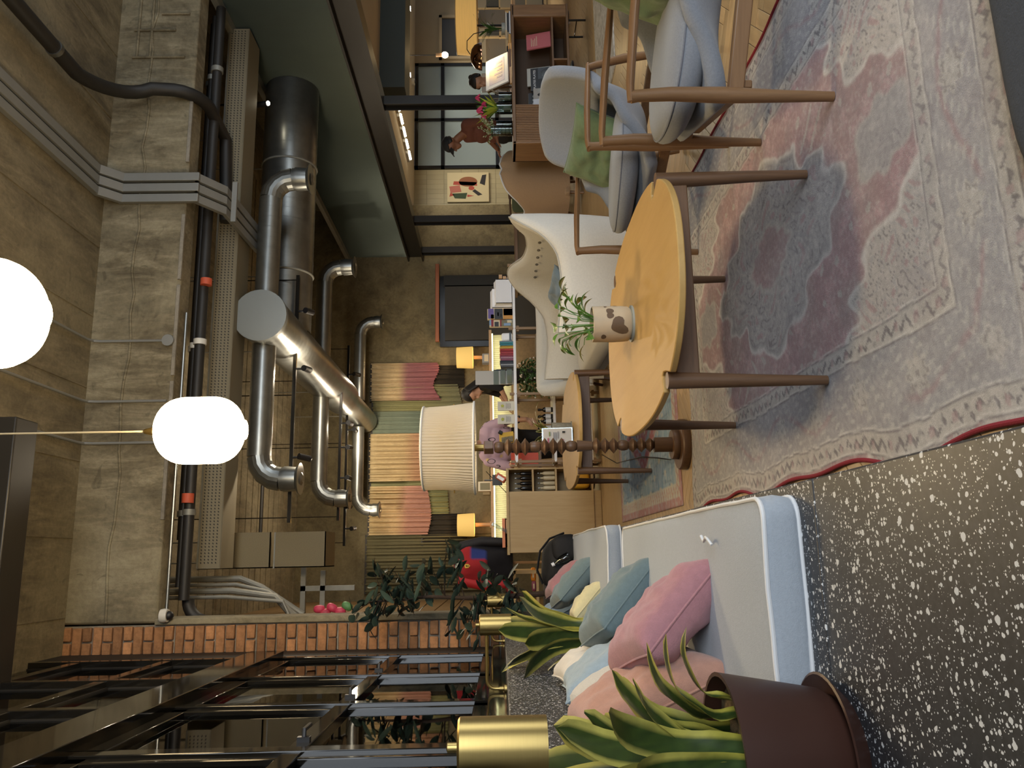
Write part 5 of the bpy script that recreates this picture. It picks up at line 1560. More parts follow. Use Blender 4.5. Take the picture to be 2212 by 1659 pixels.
# ------------------------------------------------------------------ plants on the tables
def broadleaf(L, W, mid=None, seed=0, droop=.5):
    g = G()
    def fn(u, v):
        x = 2 * u - 1; w = W * (math.sin(PI * min(1, v * .97 + .03)) ** .75) * (1.15 - .3 * v)
        return (x * w / 2, L * v * (1 - .15 * v), .10 * L * math.sin(v * PI) - droop * L * v * v * .5 + .25 * w * abs(x) * .5)
    def cf(u, v):
        x = abs(2 * u - 1)
        a = lin('#3d5f25'); b = lin('#5d8a33')
        c = tuple(lerp(p, q, .5 + .5 * math.sin(v * 20 + x * 9)) for p, q in zip(a, b))
        if mid: c = tuple(lerp(p, q, max(0, 1 - x * 4.5)) for p, q in zip(tuple(k * .6 for k in c), lin('#d5dcc8')))
        return c
    g.grid(fn, 7, 9, colfn=cf)
    return g.mesh('leaf', 'leafcol', ang=80)
pt = thing('potted_plant', 'small leafy plant in a cow-spotted pot on the near coffee table', 'potted plant', (.885, 3.05, .51))
G().lathe([(.058, .018), (.068, .03), (.0705, .06), (.0705, .168), (.066, .17), (.064, .15), (.02, .149)], 36, (.885, 3.05, .51)).build('pot', M('pot_cream', '#bfad90', 0.55, var=.06, vs=14), pt)
pc0 = pt.children[0]
G().lathe([(.066, .0), (.072, .006), (.072, .018), (.066, .019)], 36, (.885, 3.05, .51)).build('saucer', M('saucer_grey', '#979a91', .45), pt)
M('spot_brown', '#5f4a34', .6, var=.1, vs=20)
for an, zz, ra, rb, sd in ((-112, .072, .028, .036, 1), (-78, .105, .013, .014, 2), (-60, .105, .015, .015, 3), (-35, .12, .006, .006, 4), (-150, .13, .012, .010, 5), (-20, .08, .008, .008, 6), (150, .09, .02, .02, 7)):
    g = G(); n = 20; vs = []; R0 = .0712
    a0 = R_(an)
    for q in (.02, .35, .7, 1.0):
        for i in range(n):
            th = 2 * PI * i / n
            k = q * (1 + (.28 * math.sin(2 * th + sd) + .18 * math.sin(3 * th + 2 * sd) if ra > .02 else .05 * math.sin(3 * th)))
            da = ra * k * math.cos(th) / R0; dz = rb * k * math.sin(th)
            vs.append((.885 + R0 * math.cos(a0 + da), 3.05 + R0 * math.sin(a0 + da), .51 + zz + dz))
    fs = [tuple(range(n))] + [(r * n + i, r * n + (i + 1) % n, (r + 1) * n + (i + 1) % n, (r + 1) * n + i) for r in range(3) for i in range(n)]
    g.add(vs, fs).build('spot', 'spot_brown', pc0)
G().lathe([(.065, .150), (.03, .156), (.001, .157)], 20, (.885, 3.05, .51)).build('soil', 'soil', pt)
lmz = [broadleaf(.085, .04), broadleaf(.095, .045, True), broadleaf(.07, .035)]
rq = random.Random(8)
for i in range(30):
    an = rq.uniform(0, 2 * PI); st = rq.uniform(.03, .15); out = rq.uniform(.02, .10)
    p0 = Vector((.885 + .025 * math.cos(an), 3.05 + .025 * math.sin(an), .665))
    p1 = p0 + Vector((math.cos(an) * out, math.sin(an) * out, st))
    G().tube([p0, p0.lerp(p1, .5) + Vector((0, 0, .02)), p1], .0018, 5).build('stem', 'leaf_green', pt)
    o = put('leaf', lmz[i % 3], pt); o.location = p1 - Vector((.885, 3.05, .51)); o.rotation_euler = (rq.uniform(-.3, .5), rq.uniform(-.4, .4), an - PI / 2 + rq.uniform(-.5, .5)); s = rq.uniform(.75, 1.15); o.scale = (s, s, s)
p2 = thing('potted_plant', 'spider-like plant in a grey speckled pot on the farther coffee table', 'potted plant', (.89, 5.85, .51))
G().lathe([(.055, .0), (.062, .01), (.066, .14), (.06, .142), (.058, .125), (.01, .124)], 30, (.89, 5.85, .522)).build('pot', M('pot_grey', '#8a887b', .7, var=.25, vs=60), p2)
G().lathe([(.06, 0), (.074, .008), (.074, .014)], 30, (.89, 5.85, .51)).build('saucer', 'pot_grey', p2)
for i in range(22):
    an = rq.uniform(0, 2 * PI); L = rq.uniform(.14, .24); W = .02
    me = leaf_g(L, W, rq.uniform(.5, 1.5), .2, i, .4).mesh('leaf', 'leafcol')
    o = put('leaf', me, p2); o.location = (.02 * math.cos(an), .02 * math.sin(an), .12); o.rotation_euler = (0, 0, an - PI / 2)
sg = thing('sign_holder', 'white card in a clear stand on the farther coffee table', 'sign', (.83, 5.70, .51))
G().box((.825, 5.70, .635), (.125, .003, .20), (-.12, 0, 0)).build('card', M('card_c', '#bdbbb7', .9, spec=.2), sg)
cd_ = sg.children[0]
G().box((.825, 5.708, .635), (.14, .004, .22), (-.12, 0, 0)).build('clear_sleeve', 'clear_glass', sg)
G().bx(.765, .885, 5.67, 5.77, .51, .516).build('foot', 'clear_glass', sg)
for k, (x, z, w, h, mt) in enumerate(((.80, .70, .04, .012, M('ink_rose', '#a05a6a', .7)), (.85, .69, .03, .01, M('ink_olive', '#7d8a50', .7)), (.83, .66, .06, .006, M('ink_grey', '#77757a', .7)), (.83, .645, .06, .006, 'ink_grey'), (.84, .63, .05, .006, 'ink_grey'), (.80, .60, .02, .02, 'ink_rose'), (.86, .59, .015, .02, M('ink_black', '#222222', .7)))):
    G().box((x, 5.6915 + (z - .635) * .12, z), (w, .001, h), (-.12, 0, 0)).build('print_mark', mt, cd_)

# ------------------------------------------------------------------ white shelf unit with beech posts
sh = thing('shelf_unit', 'low white shelf unit with square wooden posts in the middle of the room', 'shelf', (1.9, 8.35, 0))
SX = [.955, 1.665, 2.375, 3.085]
M('post_wood_m', '#8f7352', .5)
for x in SX:
    for y in (8.30, 8.66):
        G().bx(x - .014, x + .014, y - .014, y + .014, 0, .93).build('post', 'post_wood_m', sh, bevel=.003)
        for z in (.10, .47, .87):
            G().tube([(x, y - .022, z), (x, y - .012, z)], .009, 10).build('bolt', 'gloss_white', sh)
            G().bx(x - .03, x + .03, y - .006, y + .03, z - .05, z - .022).build('bracket', 'post_wood_m', sh)
for z in (.08, .455, .855):
    for a, b in zip(SX[:-1], SX[1:]):
        G().bx(a + .004, b - .004, 8.285, 8.675, z, z + .028).build('shelf_board', 'gloss_white', sh, bevel=.003)
TOP = .883; MID = .483; LOW = .108
def book(name, lab, x0, x1, y0, y1, z0, z1, mat, cat='book', group=None, rz=0):
    t = thing(name, lab, cat, ((x0 + x1) / 2, (y0 + y1) / 2, z0), rz, group=group, local=True)
    hx, hy, h = (x1 - x0) / 2, (y1 - y0) / 2, z1 - z0
    if h >= 2 * hx:      # upright, spine to the front
        G().bx(-hx, -hx + .002, -hy, hy, 0, h).bx(hx - .002, hx, -hy, hy, 0, h).bx(-hx, hx, -hy, -hy + .003, 0, h).build('cover', mat, t)
        G().bx(-hx + .002, hx - .002, -hy + .003, hy - .004, .003, h - .003).build('pages', M('paper', '#d8d2c2', .8), t)
    else:
        G().bx(-hx, hx, -hy, hy, 0, .003).bx(-hx, hx, -hy, hy, h - .003, h).bx(-hx, hx, -hy, -hy + .003, 0, h).build('cover', mat, t)
        G().bx(-hx + .004, hx - .004, -hy + .003, hy - .004, .003, h - .003).build('pages', M('paper', '#d8d2c2', .8), t)
    return t
cb = ['#8fa6b5', '#3f8f9a', '#2f7f8f', '#c9a13b', '#d9b24a', '#b0342c', '#a82d35', '#b8434a', '#9a2f3a', '#a55a70', '#b9899a', '#8a4a62', '#2f3340', '#3a3f4a', '#8d9096', '#54585f']
nm = ['pale blue', 'turquoise', 'teal', 'mustard', 'yellow', 'brick red', 'crimson', 'coral red', 'dark red', 'mauve', 'dusty pink', 'plum', 'navy', 'charcoal', 'light grey', 'slate']
x = 2.245
for i, h in enumerate(cb):
    wd = .0135 + .004 * (i % 3)
    book('book', nm[i] + ' thin upright book in the colour-sorted row on the white shelf', x - wd, x, 8.31, 8.45, TOP, TOP + .145 - .004 * (i % 4), M('bookc%d' % i, h, .6), group='colour-sorted books')
    x -= wd + .0006
t = thing('paper_pad', 'white rounded packet beside the colour-sorted books', 'packet', (2.29, 8.33, TOP))
G().box((2.295, 8.36, TOP + .065), (.09, .06, .115), (-.1, 0, 0)).build('wrapper', 'gloss_white', t, bevel=.02, seg=3); G().box((2.295, 8.327, TOP + .03), (.09, .004, .02), (-.1, 0, 0)).build('label_strip', M('slate_ink', '#4a5561', .6), t)
for k, (a, z1, y0) in enumerate((((2.66, 2.93), 1.06, 8.30), ((2.64, 2.86), 1.10, 8.40))):
    t = thing('white_box', ('front white open gift box on the shelf behind the sofa', 'taller white card box behind the open gift box')[k], 'box', ((a[0] + a[1]) / 2, y0 + .05, TOP))
    G().bx(a[0], a[1], y0, y0 + .006, TOP, z1).bx(a[0], a[1], y0 + .11, y0 + .116, TOP, z1 + .02).bx(a[0], a[0] + .006, y0, y0 + .11, TOP, z1).bx(a[1] - .006, a[1], y0, y0 + .11, TOP, z1).bx(a[0], a[1], y0, y0 + .11, TOP, TOP + .006).build('card_body', 'gloss_white', t)
    G().box(((a[0] + a[1]) / 2, y0 + .07, z1 + .005), (a[1] - a[0], .11, .004), (.25, 0, 0)).build('lid_flap', 'gloss_white', t)
# boxed calendar sets with printed fronts
def printed(name, lab, cat, x0, x1, y, z0, z1, base, blobs, d=.05):
    t = thing(name, lab, cat, ((x0 + x1) / 2, y + d / 2, z0))
    G().bx(x0, x1, y, y + d, z0, z1).build('body', base, t, bevel=.003)
    for k, (u0, u1, v0, v1, mt) in enumerate(blobs):
        G().bx(lerp(x0, x1, u0), lerp(x0, x1, u1), y - .0015, y, lerp(z0, z1, v0), lerp(z0, z1, v1)).build('print_patch', mt, t)
    return t
pur, org, blk, crm, dre, lbl = M('p_purple', '#6a5a9a', .6), M('p_orange', '#c98f45', .6), M('p_black', '#242426', .5), M('p_cream', '#d6c8a8', .6), M('p_red', '#8a2f35', .6), M('p_blue', '#86a3c4', .6)
printed('boxed_set', 'purple and orange boxed set with a black band on the white shelf', 'box', 2.485, 2.60, 8.31, TOP, TOP + .27, crm, [(0, 1, 0, .38, org), (.35, 1, 0, .36, pur), (0, 1, .39, .72, blk), (.05, 1, .74, .97, pur), (0, .45, .74, .86, org), (.3, .65, .55, .60, 'gloss_white'), (.2, .5, .45, .47, 'gloss_white')])
printed('boxed_set', 'red and blue boxed set leaning at the shelf post', 'box', 2.405, 2.48, 8.32, TOP, TOP + .25, crm, [(0, 1, 0, .3, lbl), (0, 1, .3, .55, dre), (0, .7, .6, .78, blk), (0, 1, .82, .92, dre), (.2, 1, .92, 1, lbl)])
printed('greeting_card', 'olive and grey printed card at the foot of the boxed sets', 'card', 2.40, 2.47, 8.295, TOP, TOP + .12, M('p_olive', '#7b765c', .6), [(.1, .5, .2, .8, lbl), (.55, .95, .1, .5, crm)], .01)
# acrylic stand
t = thing('leaflet_stand', 'clear acrylic leaflet stand with a grey card on the white shelf', 'stand', (1.865, 8.4, TOP))
G().bx(1.795, 1.945, 8.42, 8.426, TOP, 1.29).build('back_panel', M('acryl', '#b5b0a6', .4), t)
for z in (TOP + .02, TOP + .09, TOP + .16):
    G().bx(1.79, 1.95, 8.33 + (z - TOP) * .4, 8.336 + (z - TOP) * .4, z, z + .055).build('pocket', 'clear_glass', t)
    G().bx(1.80, 1.94, 8.345 + (z - TOP) * .4, 8.35 + (z - TOP) * .4, z, z + .05).build('leaflet', M('leaflet_c', '#c4b8a0', .7), t)
G().bx(1.79, 1.95, 8.32, 8.44, TOP, TOP + .005).build('foot', 'clear_glass', t)
for k, x in enumerate((1.545, 1.405)):
    t = thing('seed_packet', ('right', 'left')[k] + ' cream pouch with a green flower mark standing on the white shelf', 'packet', (x, 8.33, TOP), group='flower pouches')
    G().box((x, 8.34, TOP + .09), (.10, .02, .175), (-.06, 0, 0)).build('pouch', M('pouch_c', '#d3cfc0', .6), t, bevel=.006)
    G().lathe([(.014, -.0015), (.014, .0015)], 10, (0, 0, 0))
    f = G()
    for i in range(5):
        a = 2 * PI * i / 5
        f.ell((x + .010 * math.cos(a), 8.322, TOP + .125 + .010 * math.sin(a)), (.007, .0015, .007), 5)
    f.build('flower_mark', M('lime_ink', '#b8bb4a', .6), t)
    for i in range(4):
        G().box((x, 8.3245 , TOP + .085 - i * .014), (.06 - .008 * (i % 2), .003, .004), (-.06, 0, 0)).build('text_line', 'ink_grey', t)
t = thing('display_box', 'tilted yellow and black display box on the white shelf', 'box', (1.22, 8.36, TOP))
G().box((1.215, 8.37, TOP + .085), (.11, .05, .15), (-.25, 0, .35)).build('body', M('yellow_box', '#c9a23c', .5), t, bevel=.003); G().box((1.19, 8.325, TOP + .08), (.07, .01, .12), (-.25, 0, .5)).build('front_card', M('cardpic', '#6f6550', .6, var=.6, vs=40), t); G().box((1.27, 8.36, TOP + .15), (.03, .03, .04), (.2, .5, .4)).build('black_corner', 'p_black', t)
# black bottles on the middle shelf
for k in range(5):
    x = 1.50 - k * .062
    t = thing('bottle', ('first', 'second', 'third', 'fourth', 'fifth')[k] + ' black bottle with a white label from the right on the middle shelf', 'bottle', (x, 8.36, MID), group='black bottles')
    yy = 8.34 + .05 * (k % 2)
    G().lathe([(.024, 0), (.027, .005), (.027, .085), (.022, .10), (.011, .108), (.011, .125)], 16, (x, yy, MID)).build('body', M('bottle_black', '#1a1613', .2), t)
    G().lathe([(.014, .125), (.014, .155), (.009, .158)], 14, (x, yy, MID)).build('cap', 'bottle_black', t)
    G().lathe([(.0275, .02), (.0275, .075)], 16, (x, yy, MID), cap=False).build('label', 'white_paint', t.children[0])
for k, (x0, x1, z1, hx_) in enumerate(((1.72, 1.90, .62, '#b7a88a'), (1.93, 2.08, .58, '#c9bda0'), (1.10, 1.30, .60, '#8d6a48'), (2.12, 2.34, .64, '#9b8c70'))):
    t = thing('carton', ('kraft carton', 'cream carton', 'brown wooden crate', 'taupe carton')[k] + ' on the middle shelf of the white unit', 'box', ((x0 + x1) / 2, 8.46, MID))
    G().bx(x0, x1, 8.38, 8.60, MID, z1).build('body', M('cart%d' % k, hx_, .7, var=.08, vs=20), t, bevel=.004); G().bx(x0 + .02, x1 - .02, 8.378, 8.381, MID + .03, z1 - .04).build('front_label', 'p_cream', t)
for k, x in enumerate((1.05, 1.35, 1.9)):
    t = thing('flat_parcel', ('left', 'middle', 'right')[k] + ' flat white parcel on the bottom shelf', 'parcel', (x, 8.45, LOW))
    G().bx(x - .12, x + .12, 8.33, 8.6, LOW, LOW + .035).build('sheet_stack', ('gloss_white', M('mint', '#9ab5a5', .6), 'paper')[k], t, bevel=.003); G().bx(x - .02, x + .02, 8.328, 8.602, LOW, LOW + .037).build('band', 'p_olive', t)
# flowering bush behind the shelf
bu = thing('flower_bush', 'dense green bush dotted with small white blossoms behind the white shelf', 'plant', (2.1, 9.5, 0))
G().lathe([(.14, 0), (.17, .02), (.19, .30), (.17, .30)], 20, (2.1, 9.5, 0)).build('pot', M('basket', '#6e5638', .8, var=.2, vs=40), bu)
rb_ = random.Random(4)
lfm = G().grid(lambda u, v: ((2 * u - 1) * .016 * math.sin(PI * min(1, v + .02)), .06 * v, .008 * math.sin(v * 3)), 3, 5).mesh('leaf', 'leaf_mid')
g = G()
for i in range(520):
    a, b = rb_.uniform(0, 2 * PI), rb_.uniform(-.6, 1.4)
    r = rb_.uniform(.4, 1) ** .5
    c = Vector((2.1 + .24 * r * math.cos(a) * math.cos(b * .7), 9.5 + .22 * r * math.sin(a) * math.cos(b * .7), .52 + .28 * r * math.sin(b)))
    m3 = Euler((rb_.uniform(-1, 1), rb_.uniform(-1, 1), rb_.uniform(0, 6.3))).to_matrix()
    vs = [c + m3 @ Vector(p) for p in ((0, 0, 0), (.014, .03, .004), (0, .065, 0), (-.014, .03, .004))]
    g.add(vs, [(0, 1, 2, 3)])
o = g.build('foliage', 'leaf_mid', bu, smooth=False); o['kind'] = 'stuff'
g = G()
for i in range(34):
    a, b = rb_.uniform(PI, 2 * PI), rb_.uniform(-.5, 1.3)
    g.ell((2.1 + .25 * math.cos(a) * math.cos(b * .7), 9.5 + .23 * math.sin(a) * math.cos(b * .7), .53 + .29 * math.sin(b)), (.011, .011, .011), 4)
o = g.build('blossoms', M('blossom', '#efe2d0', .6), bu); o['kind'] = 'stuff'

# ------------------------------------------------------------------ pale wooden display cabinet
ca = thing('display_cabinet', 'pale wooden open cabinet with bottles beside the white shelf', 'cabinet', (.36, 8.5, 0))
for a, nm_ in (((.04, .66, 8.40, 8.425, .08, .955), 'side_panel'), ((.04, .70, 8.80, 8.825, .08, .955), 'side_panel'), ((.02, .72, 8.38, 8.84, .955, .98), 'top_panel'), ((.05, .69, 8.43, 8.80, .08, .10), 'shelf'), ((.05, .69, 8.43, 8.80, .455, .475), 'shelf'), ((.05, .69, 8.43, 8.80, .695, .715), 'shelf'), ((.04, .06, 8.42, 8.80, .08, .955), 'back_panel'), ((.06, .66, 8.43, 8.80, 0, .08), 'plinth')):
    G().bx(*a).build(nm_, 'pale_wood', ca, bevel=.003)
# open bay at its right end, facing the room
for a, nm_ in (((.66, .90, 8.40, 8.80, .955, .98), 'top_panel'), ((.66, .90, 8.41, 8.80, .08, .10), 'shelf'), ((.66, .90, 8.41, 8.80, .455, .475), 'shelf'), ((.66, .90, 8.41, 8.80, .695, .715), 'shelf'), ((.885, .90, 8.40, 8.80, .08, .955), 'side_panel'), ((.66, .90, 8.78, 8.80, .08, .955), 'back_panel')):
    G().bx(*a).build(nm_, 'pale_wood', ca, bevel=.003)
for k in range(8):
    r_, c_ = k // 4, k % 4
    x = .695 + c_ * .052; y = 8.46 + .03 * (c_ % 2)
    zz, mt, nmb = ((.715, 'bottle_black', 'black'), (.475, M('bottle_cream', '#cfc3a4', .35), 'cream'))[r_]
    t = thing('bottle', ('first', 'second', 'third', 'fourth')[c_] + ' ' + nmb + ' pump bottle from the left on the pale cabinet', 'bottle', (x, y, zz), group=nmb + ' pump bottles')
    G().lathe([(.019, 0), (.022, .005), (.022, .10), (.017, .118), (.009, .124), (.009, .15), (.004, .152)], 14, (x, y, zz)).build('body', mt, t)
    G().tube([(x, y, zz + .15), (x, y, zz + .172), (x, y - .03, zz + .172)], .005, 6).build('pump', 'galv', t.children[0])
t = thing('tote_bag', 'bright yellow bag on the lowest cabinet shelf', 'bag', (.77, 8.55, .10))
G().ell((.77, 8.55, .21), (.09, .11, .105), 12, (0, 0, 0), .5, .5).build('body', M('yellow_bag', '#d9a32c', .6, var=.08, vs=20), t)
G().tube(arc((.77, 8.46, .28), .05, 0, PI, 8, (1, 0, 0), (0, 0, 1)), .006, 6).build('handle', 'yellow_bag', t)
t = thing('tablet_stand', 'small tilted acrylic tablet stand on the pale cabinet', 'stand', (.30, 8.55, .98))
G().box((.30, 8.55, 1.06), (.03, .16, .17), (0, .5, 0)).build('panel', 'clear_glass', t); G().bx(.24, .38, 8.5, 8.62, .98, .99).build('foot', 'light_beech', t)
t = thing('wood_tray', 'low brown wooden tray on the pale cabinet', 'tray', (.24, 8.65, .98))
G().bx(.10, .40, 8.66, 8.80, .98, 1.0).bx(.10, .40, 8.66, 8.672, .98, 1.03).bx(.10, .40, 8.788, 8.80, .98, 1.03).build('tray_body', 'copper', t)

# ------------------------------------------------------------------ lit counter in front of the far wall
co_ = thing('service_counter', 'long counter with a ribbed front lit from under its wooden top', 'counter', (1.75, 11.6, 0))
G().bx(.10, 3.25, 11.40, 12.2, 1.135, 1.175).build('top', 'light_beech', co_, bevel=.004)
vs = []; fs = []
nR = 420
for i in range(nR + 1):
    xx = .18 + i * 3.03 / nR; yy = 11.56 + (.008 if (i // 2) % 2 else -.008)
    vs += [(xx, yy, .86), (xx, yy, 1.135)]
for i in range(nR): fs.append((2 * i, 2 * i + 1, 2 * i + 3, 2 * i + 2))
G().add(vs, fs).build('ribbed_front', M('rib_white', '#c4bfa2', .6), co_, ang=10)
G().bx(.18, 3.21, 11.58, 12.15, 0, 1.13).build('carcass', 'brown_board', co_)
G().bx(.18, 3.21, 11.54, 11.58, 0.05, .86).build('lower_panel', 'brown_board', co_)
G().bx(.2, 3.2, 11.43, 11.455, 1.115, 1.135).build('light_strip', 'led_strip', co_)
area('counter_strip_light', (1.7, 11.44, 1.11), (1.7, 11.56, .6), 3.0, .02, 6, (1, .93, .6))
for k, (x, z1, c) in enumerate(((2.45, 1.30, '#3c3026'), (1.0, 1.36, '#d7cdb5'), (2.9, 1.28, '#8b8f92'))):
    t = thing('counter_box', ('dark brown box', 'cream box', 'grey machine')[k] + ' standing on the lit counter', 'box', (x, 11.8, 1.175))
    G().bx(x - .07, x + .07, 11.7, 11.85, 1.175, z1).build('body', M('cbx%d' % k, c, .6), t, bevel=.006); G().bx(x - .05, x + .05, 11.695, 11.701, 1.19, z1 - .03).build('front_panel', 'p_cream' if k != 1 else 'p_olive', t)
# red bits behind the shelf: pair of red gift boxes, wire stand
t = thing('coral_folder', 'coral red folder standing behind the white shelf', 'folder', (1.02, 8.9, .55))
G().bx(.98, 1.12, 8.88, 8.90, .62, .92).build('cover', M('coral', '#d2573f', .6), t)
G().bx(.99, 1.11, 8.90, 8.91, .63, .91).build('pages', 'paper', t)
st_ = thing('side_stool', 'wooden stool carrying the coral folder', 'stool', (1.05, 8.92, 0))
G().bx(.90, 1.20, 8.80, 9.05, .59, .62).build('seat', 'side_wood', st_)
for sx in (.92, 1.18):
    for sy in (8.82, 9.03): G().tube([(sx, sy, 0), (sx, sy, .59)], .014, 8).build('leg', 'side_wood_v', st_)
t = thing('gift_box', 'tilted coral and white gift box on the right end of the pale cabinet', 'box', (.82, 8.6, .98))
G().box((.82, 8.6, 1.035), (.05, .06, .11), (0, .6, .3)).build('body', M('coral2', '#c2603f', .6), t); G().box((.815, 8.57, 1.04), (.035, .01, .08), (0, .6, .3)).build('window', 'gloss_white', t)
t = thing('wire_stand', 'thin dark wire stand with small black sign behind the white shelf', 'stand', (.84, 9.05, 0))
G().tube([(.84, 9.05, 0), (.84, 9.05, 1.22)], .007, 8).build('pole', 'black_steel', t); G().bx(.78, .90, 9.03, 9.04, 1.02, 1.13).build('sign_plate', 'black_plastic', t); G().lathe([(.12, 0), (.12, .012)], 20, (.84, 9.05, 0)).build('base', 'black_steel', t); G().tube([(.67, 9.05, .95), (.94, 9.05, 1.20)], .004, 6).build('cross_wire', 'black_steel', t)

# ------------------------------------------------------------------ yarn wall hangings
def hanging(lab, x0, x1, z_top, bot, cols, y, amp, freq, seed):
    """pleated dip-dyed yarn panel; cols = [(height fraction from top, colour)]; bot(u) gives lower edge"""
    t = thing('wall_hanging', lab, 'wall hanging', ((x0 + x1) / 2, y, z_top - .05), group='dip-dyed yarn hangings')
    W = x1 - x0; n = int(W / .0045)
    r = random.Random(seed)
    ph = [r.uniform(0, 6.3) for _ in range(4)]
    zb_all = min(bot(i / 20) for i in range(21))
    def fn(u, v):
        b = bot(u)
        b += .012 * math.sin(u * n * .9 + ph[0]) * math.sin(u * 37)
        z = lerp(z_top, b, v)
        k = sstep(0, .12, v)
        dy = amp * (.5 * math.sin(u * W * freq + ph[0] + .6 * math.sin(v * 2 + ph[1])) + .5 * math.sin(u * W * freq * 2.3 + ph[2] + .5 * math.sin(v * 1.5)) ) * (.35 + .65 * k)
        return (lerp(x0, x1, u), y - .03 + dy * 1.0, z)
    def cf(u, v):
        z = lerp(z_top, bot(u), v); f = (z_top - z) / (z_top - zb_all)
        for (p0, c0), (p1, c1) in zip(cols[:-1], cols[1:]):
            if p0 <= f <= p1:
                k = (f - p0) / max(1e-6, p1 - p0); return tuple(lerp(a, b, k) for a, b in zip(lin(c0), lin(c1)))
        return lin(cols[-1][1])
    G().grid(fn, max(24, n), 26, colfn=cf).build('yarn', M('yarn_mat', '#ffffff', .95, attr=True, var=.12, vs=60, stretch=(6, 1, .2)), t, ang=80)
    G().bx(x0 - .01, x1 + .01, y - .035, y - .005, z_top - .02, z_top + .012).build('rod', M('rod_dark', '#2a2620', .6), t)
    return t
YW = 13.985
hanging('cream to raspberry pink yarn hanging on the far wall', 2.70, 3.37, 3.28, lambda u: 2.15 - .06 * math.sin(u * 6.5 + 2.2) - .05 * (1 - u), [(0, '#b9a886'), (.40, '#b9a480'), (.52, '#94676a'), (1, '#945d64')], YW - .07, .042, 62, 1)
hanging('dark brown yarn hanging under the pink one', 2.93, 3.33, 2.25, lambda u: 1.64, [(0, '#2c261c'), (1, '#221d16')], YW - .01, .03, 60, 2)
hanging('olive striped yarn hanging between pink and slate panels', 2.52, 3.0, 3.255, lambda u: 1.66 + .1 * u, [(0, '#7d7b58'), (.5, '#858258'), (1, '#77765c')], YW - .02, .036, 55, 3)
hanging('slate green yarn hanging left of the olive one', 2.13, 2.52, 3.255, lambda u: 2.1, [(0, '#68705f'), (1, '#5f6b5f')], YW - .03, .02, 60, 4)
hanging('yellow to orange yarn hanging behind the lamp shade', 1.30, 2.12, 3.285, lambda u: 2.02 + .03 * math.sin(u * 9), [(0, '#b3a17c'), (.45, '#b39e78'), (.62, '#a88567'), (1, '#9e775c')], YW - .07, .042, 62, 5)
hanging('narrow olive yarn hanging left of the yellow panel', .74, 1.30, 3.27, lambda u: 1.92 + .03 * u, [(0, '#7f7d59'), (1, '#77764f')], YW - .015, .034, 55, 6)
hanging('cream to peach yarn hanging beside the farthest duct outlet', .40, 1.22, 3.28, lambda u: 2.32 - .05 * math.sin(u * 3.1) - .06 * (1 - abs(u - .3)), [(0, '#b9a57c'), (.45, '#bda37c'), (.62, '#ad8472'), (1, '#a37a6c')], YW - .07, .042, 62, 7)
hanging('dark umber yarn hanging behind the left wall lamp', .22, .74, 2.38, lambda u: 1.62, [(0, '#241f17'), (1, '#1d1913')], YW - .01, .03, 60, 8)
hanging('long olive brown yarn hanging at the far left behind the tree', -.55, .40, 3.32, lambda u: 1.05, [(0, '#5f5a40'), (.5, '#5c563d'), (1, '#6b6244')], YW - .02, .036, 50, 9)
# two wall lamps
for k, x in enumerate((3.37, .53)):
    t = thing('wall_lamp', ('glowing yellow drum wall lamp by the sliding door', 'glowing yellow drum wall lamp at the left of the hangings')[k], 'lamp', (x, 13.6, 1.17), group='yellow drum wall lamps')
    G().lathe([(.185, 1.475), (.19, 1.478), (.178, 1.752), (.172, 1.755)], 32, (x, 13.55, 0), cap=False).build('shade', M('shade_lit_%d' % k, '#d8b878', .8, emit='#f5c565', es=.6), t)
    G().tube([(x, 13.55, 1.2), (x, 13.55, 1.46)], .032, 12).build('stem', 'light_beech', t)
    G().bx(x - .05, x + .05, 13.5, 13.97, 1.17, 1.22).build('bracket', 'light_beech', t)
    G().ell((x, 13.55, 1.58), (.04, .04, .05), 6).build('bulb', 'warm_bulb', t)
    point('wall_lamp_light', (x, 13.55, 1.62), 13, (1, .75, .42), .05)
# ledge on the far wall under the lamps
o = G().bx(-.5, 3.6, 13.55, 13.99, 1.12, 1.17).build('wall_ledge', 'light_beech', bevel=.004); tag(o, 'long wooden wall ledge under the far wall lamps', 'shelf')
o = G().bx(1.05, 1.6, 13.96, 13.99, 1.22, 1.34).build('wall_sign', M('sign_cream', '#9a8b6a', .7)); tag(o, 'small beige wall plate under the peach hanging', 'sign')

# ------------------------------------------------------------------ jacket on a stand, goods at the left
jk = thing('racing_jacket', 'red black and blue racing jacket with a yellow shield hung on a stand', 'jacket', (-.06, 9.0, .9))
def jf(u, v):
    a = 2 * PI * u
    z = lerp(.92, 1.56, v)
    w = interp([(0, (.19,)), (.4, (.185,)), (.75, (.205,)), (.9, (.17,)), (1, (.06,))], v)[0]
    d = interp([(0, (.11,)), (.7, (.12,)), (1, (.05,))], v)[0]
    k = 1 + .06 * math.sin(a * 5 + v * 6)
    return (-.06 + w * math.cos(a) * k, 9.0 + d * math.sin(a) * k, z)
def jc(u, v):
    if v > .72: return lin('#a3262c')
    if .45 < v <= .72: return lin('#a3262c') if (u > .52 and u < .80) else (lin('#2b3a7a') if u < .9 else lin('#15151a'))
    return lin('#15141a')
G().grid(jf, 40, 20, wu=True, colfn=jc).build('torso', 'vcol', jk, ang=80)
for s in (-1, 1):
    G().tube([(-.06 + s * .17, 9.0, 1.50), (-.06 + s * .23, 8.97, 1.25), (-.06 + s * .22, 8.93, 1.0)], [.06, .055, .045], 12).build('sleeve', M('jk_black' if s > 0 else 'jk_red', '#17151a' if s > 0 else '#b3222a', .7), jk)
sp = [(0, -.032), (.02, -.012), (.022, .02), (.012, .028), (-.012, .028), (-.022, .02), (-.02, -.012)]
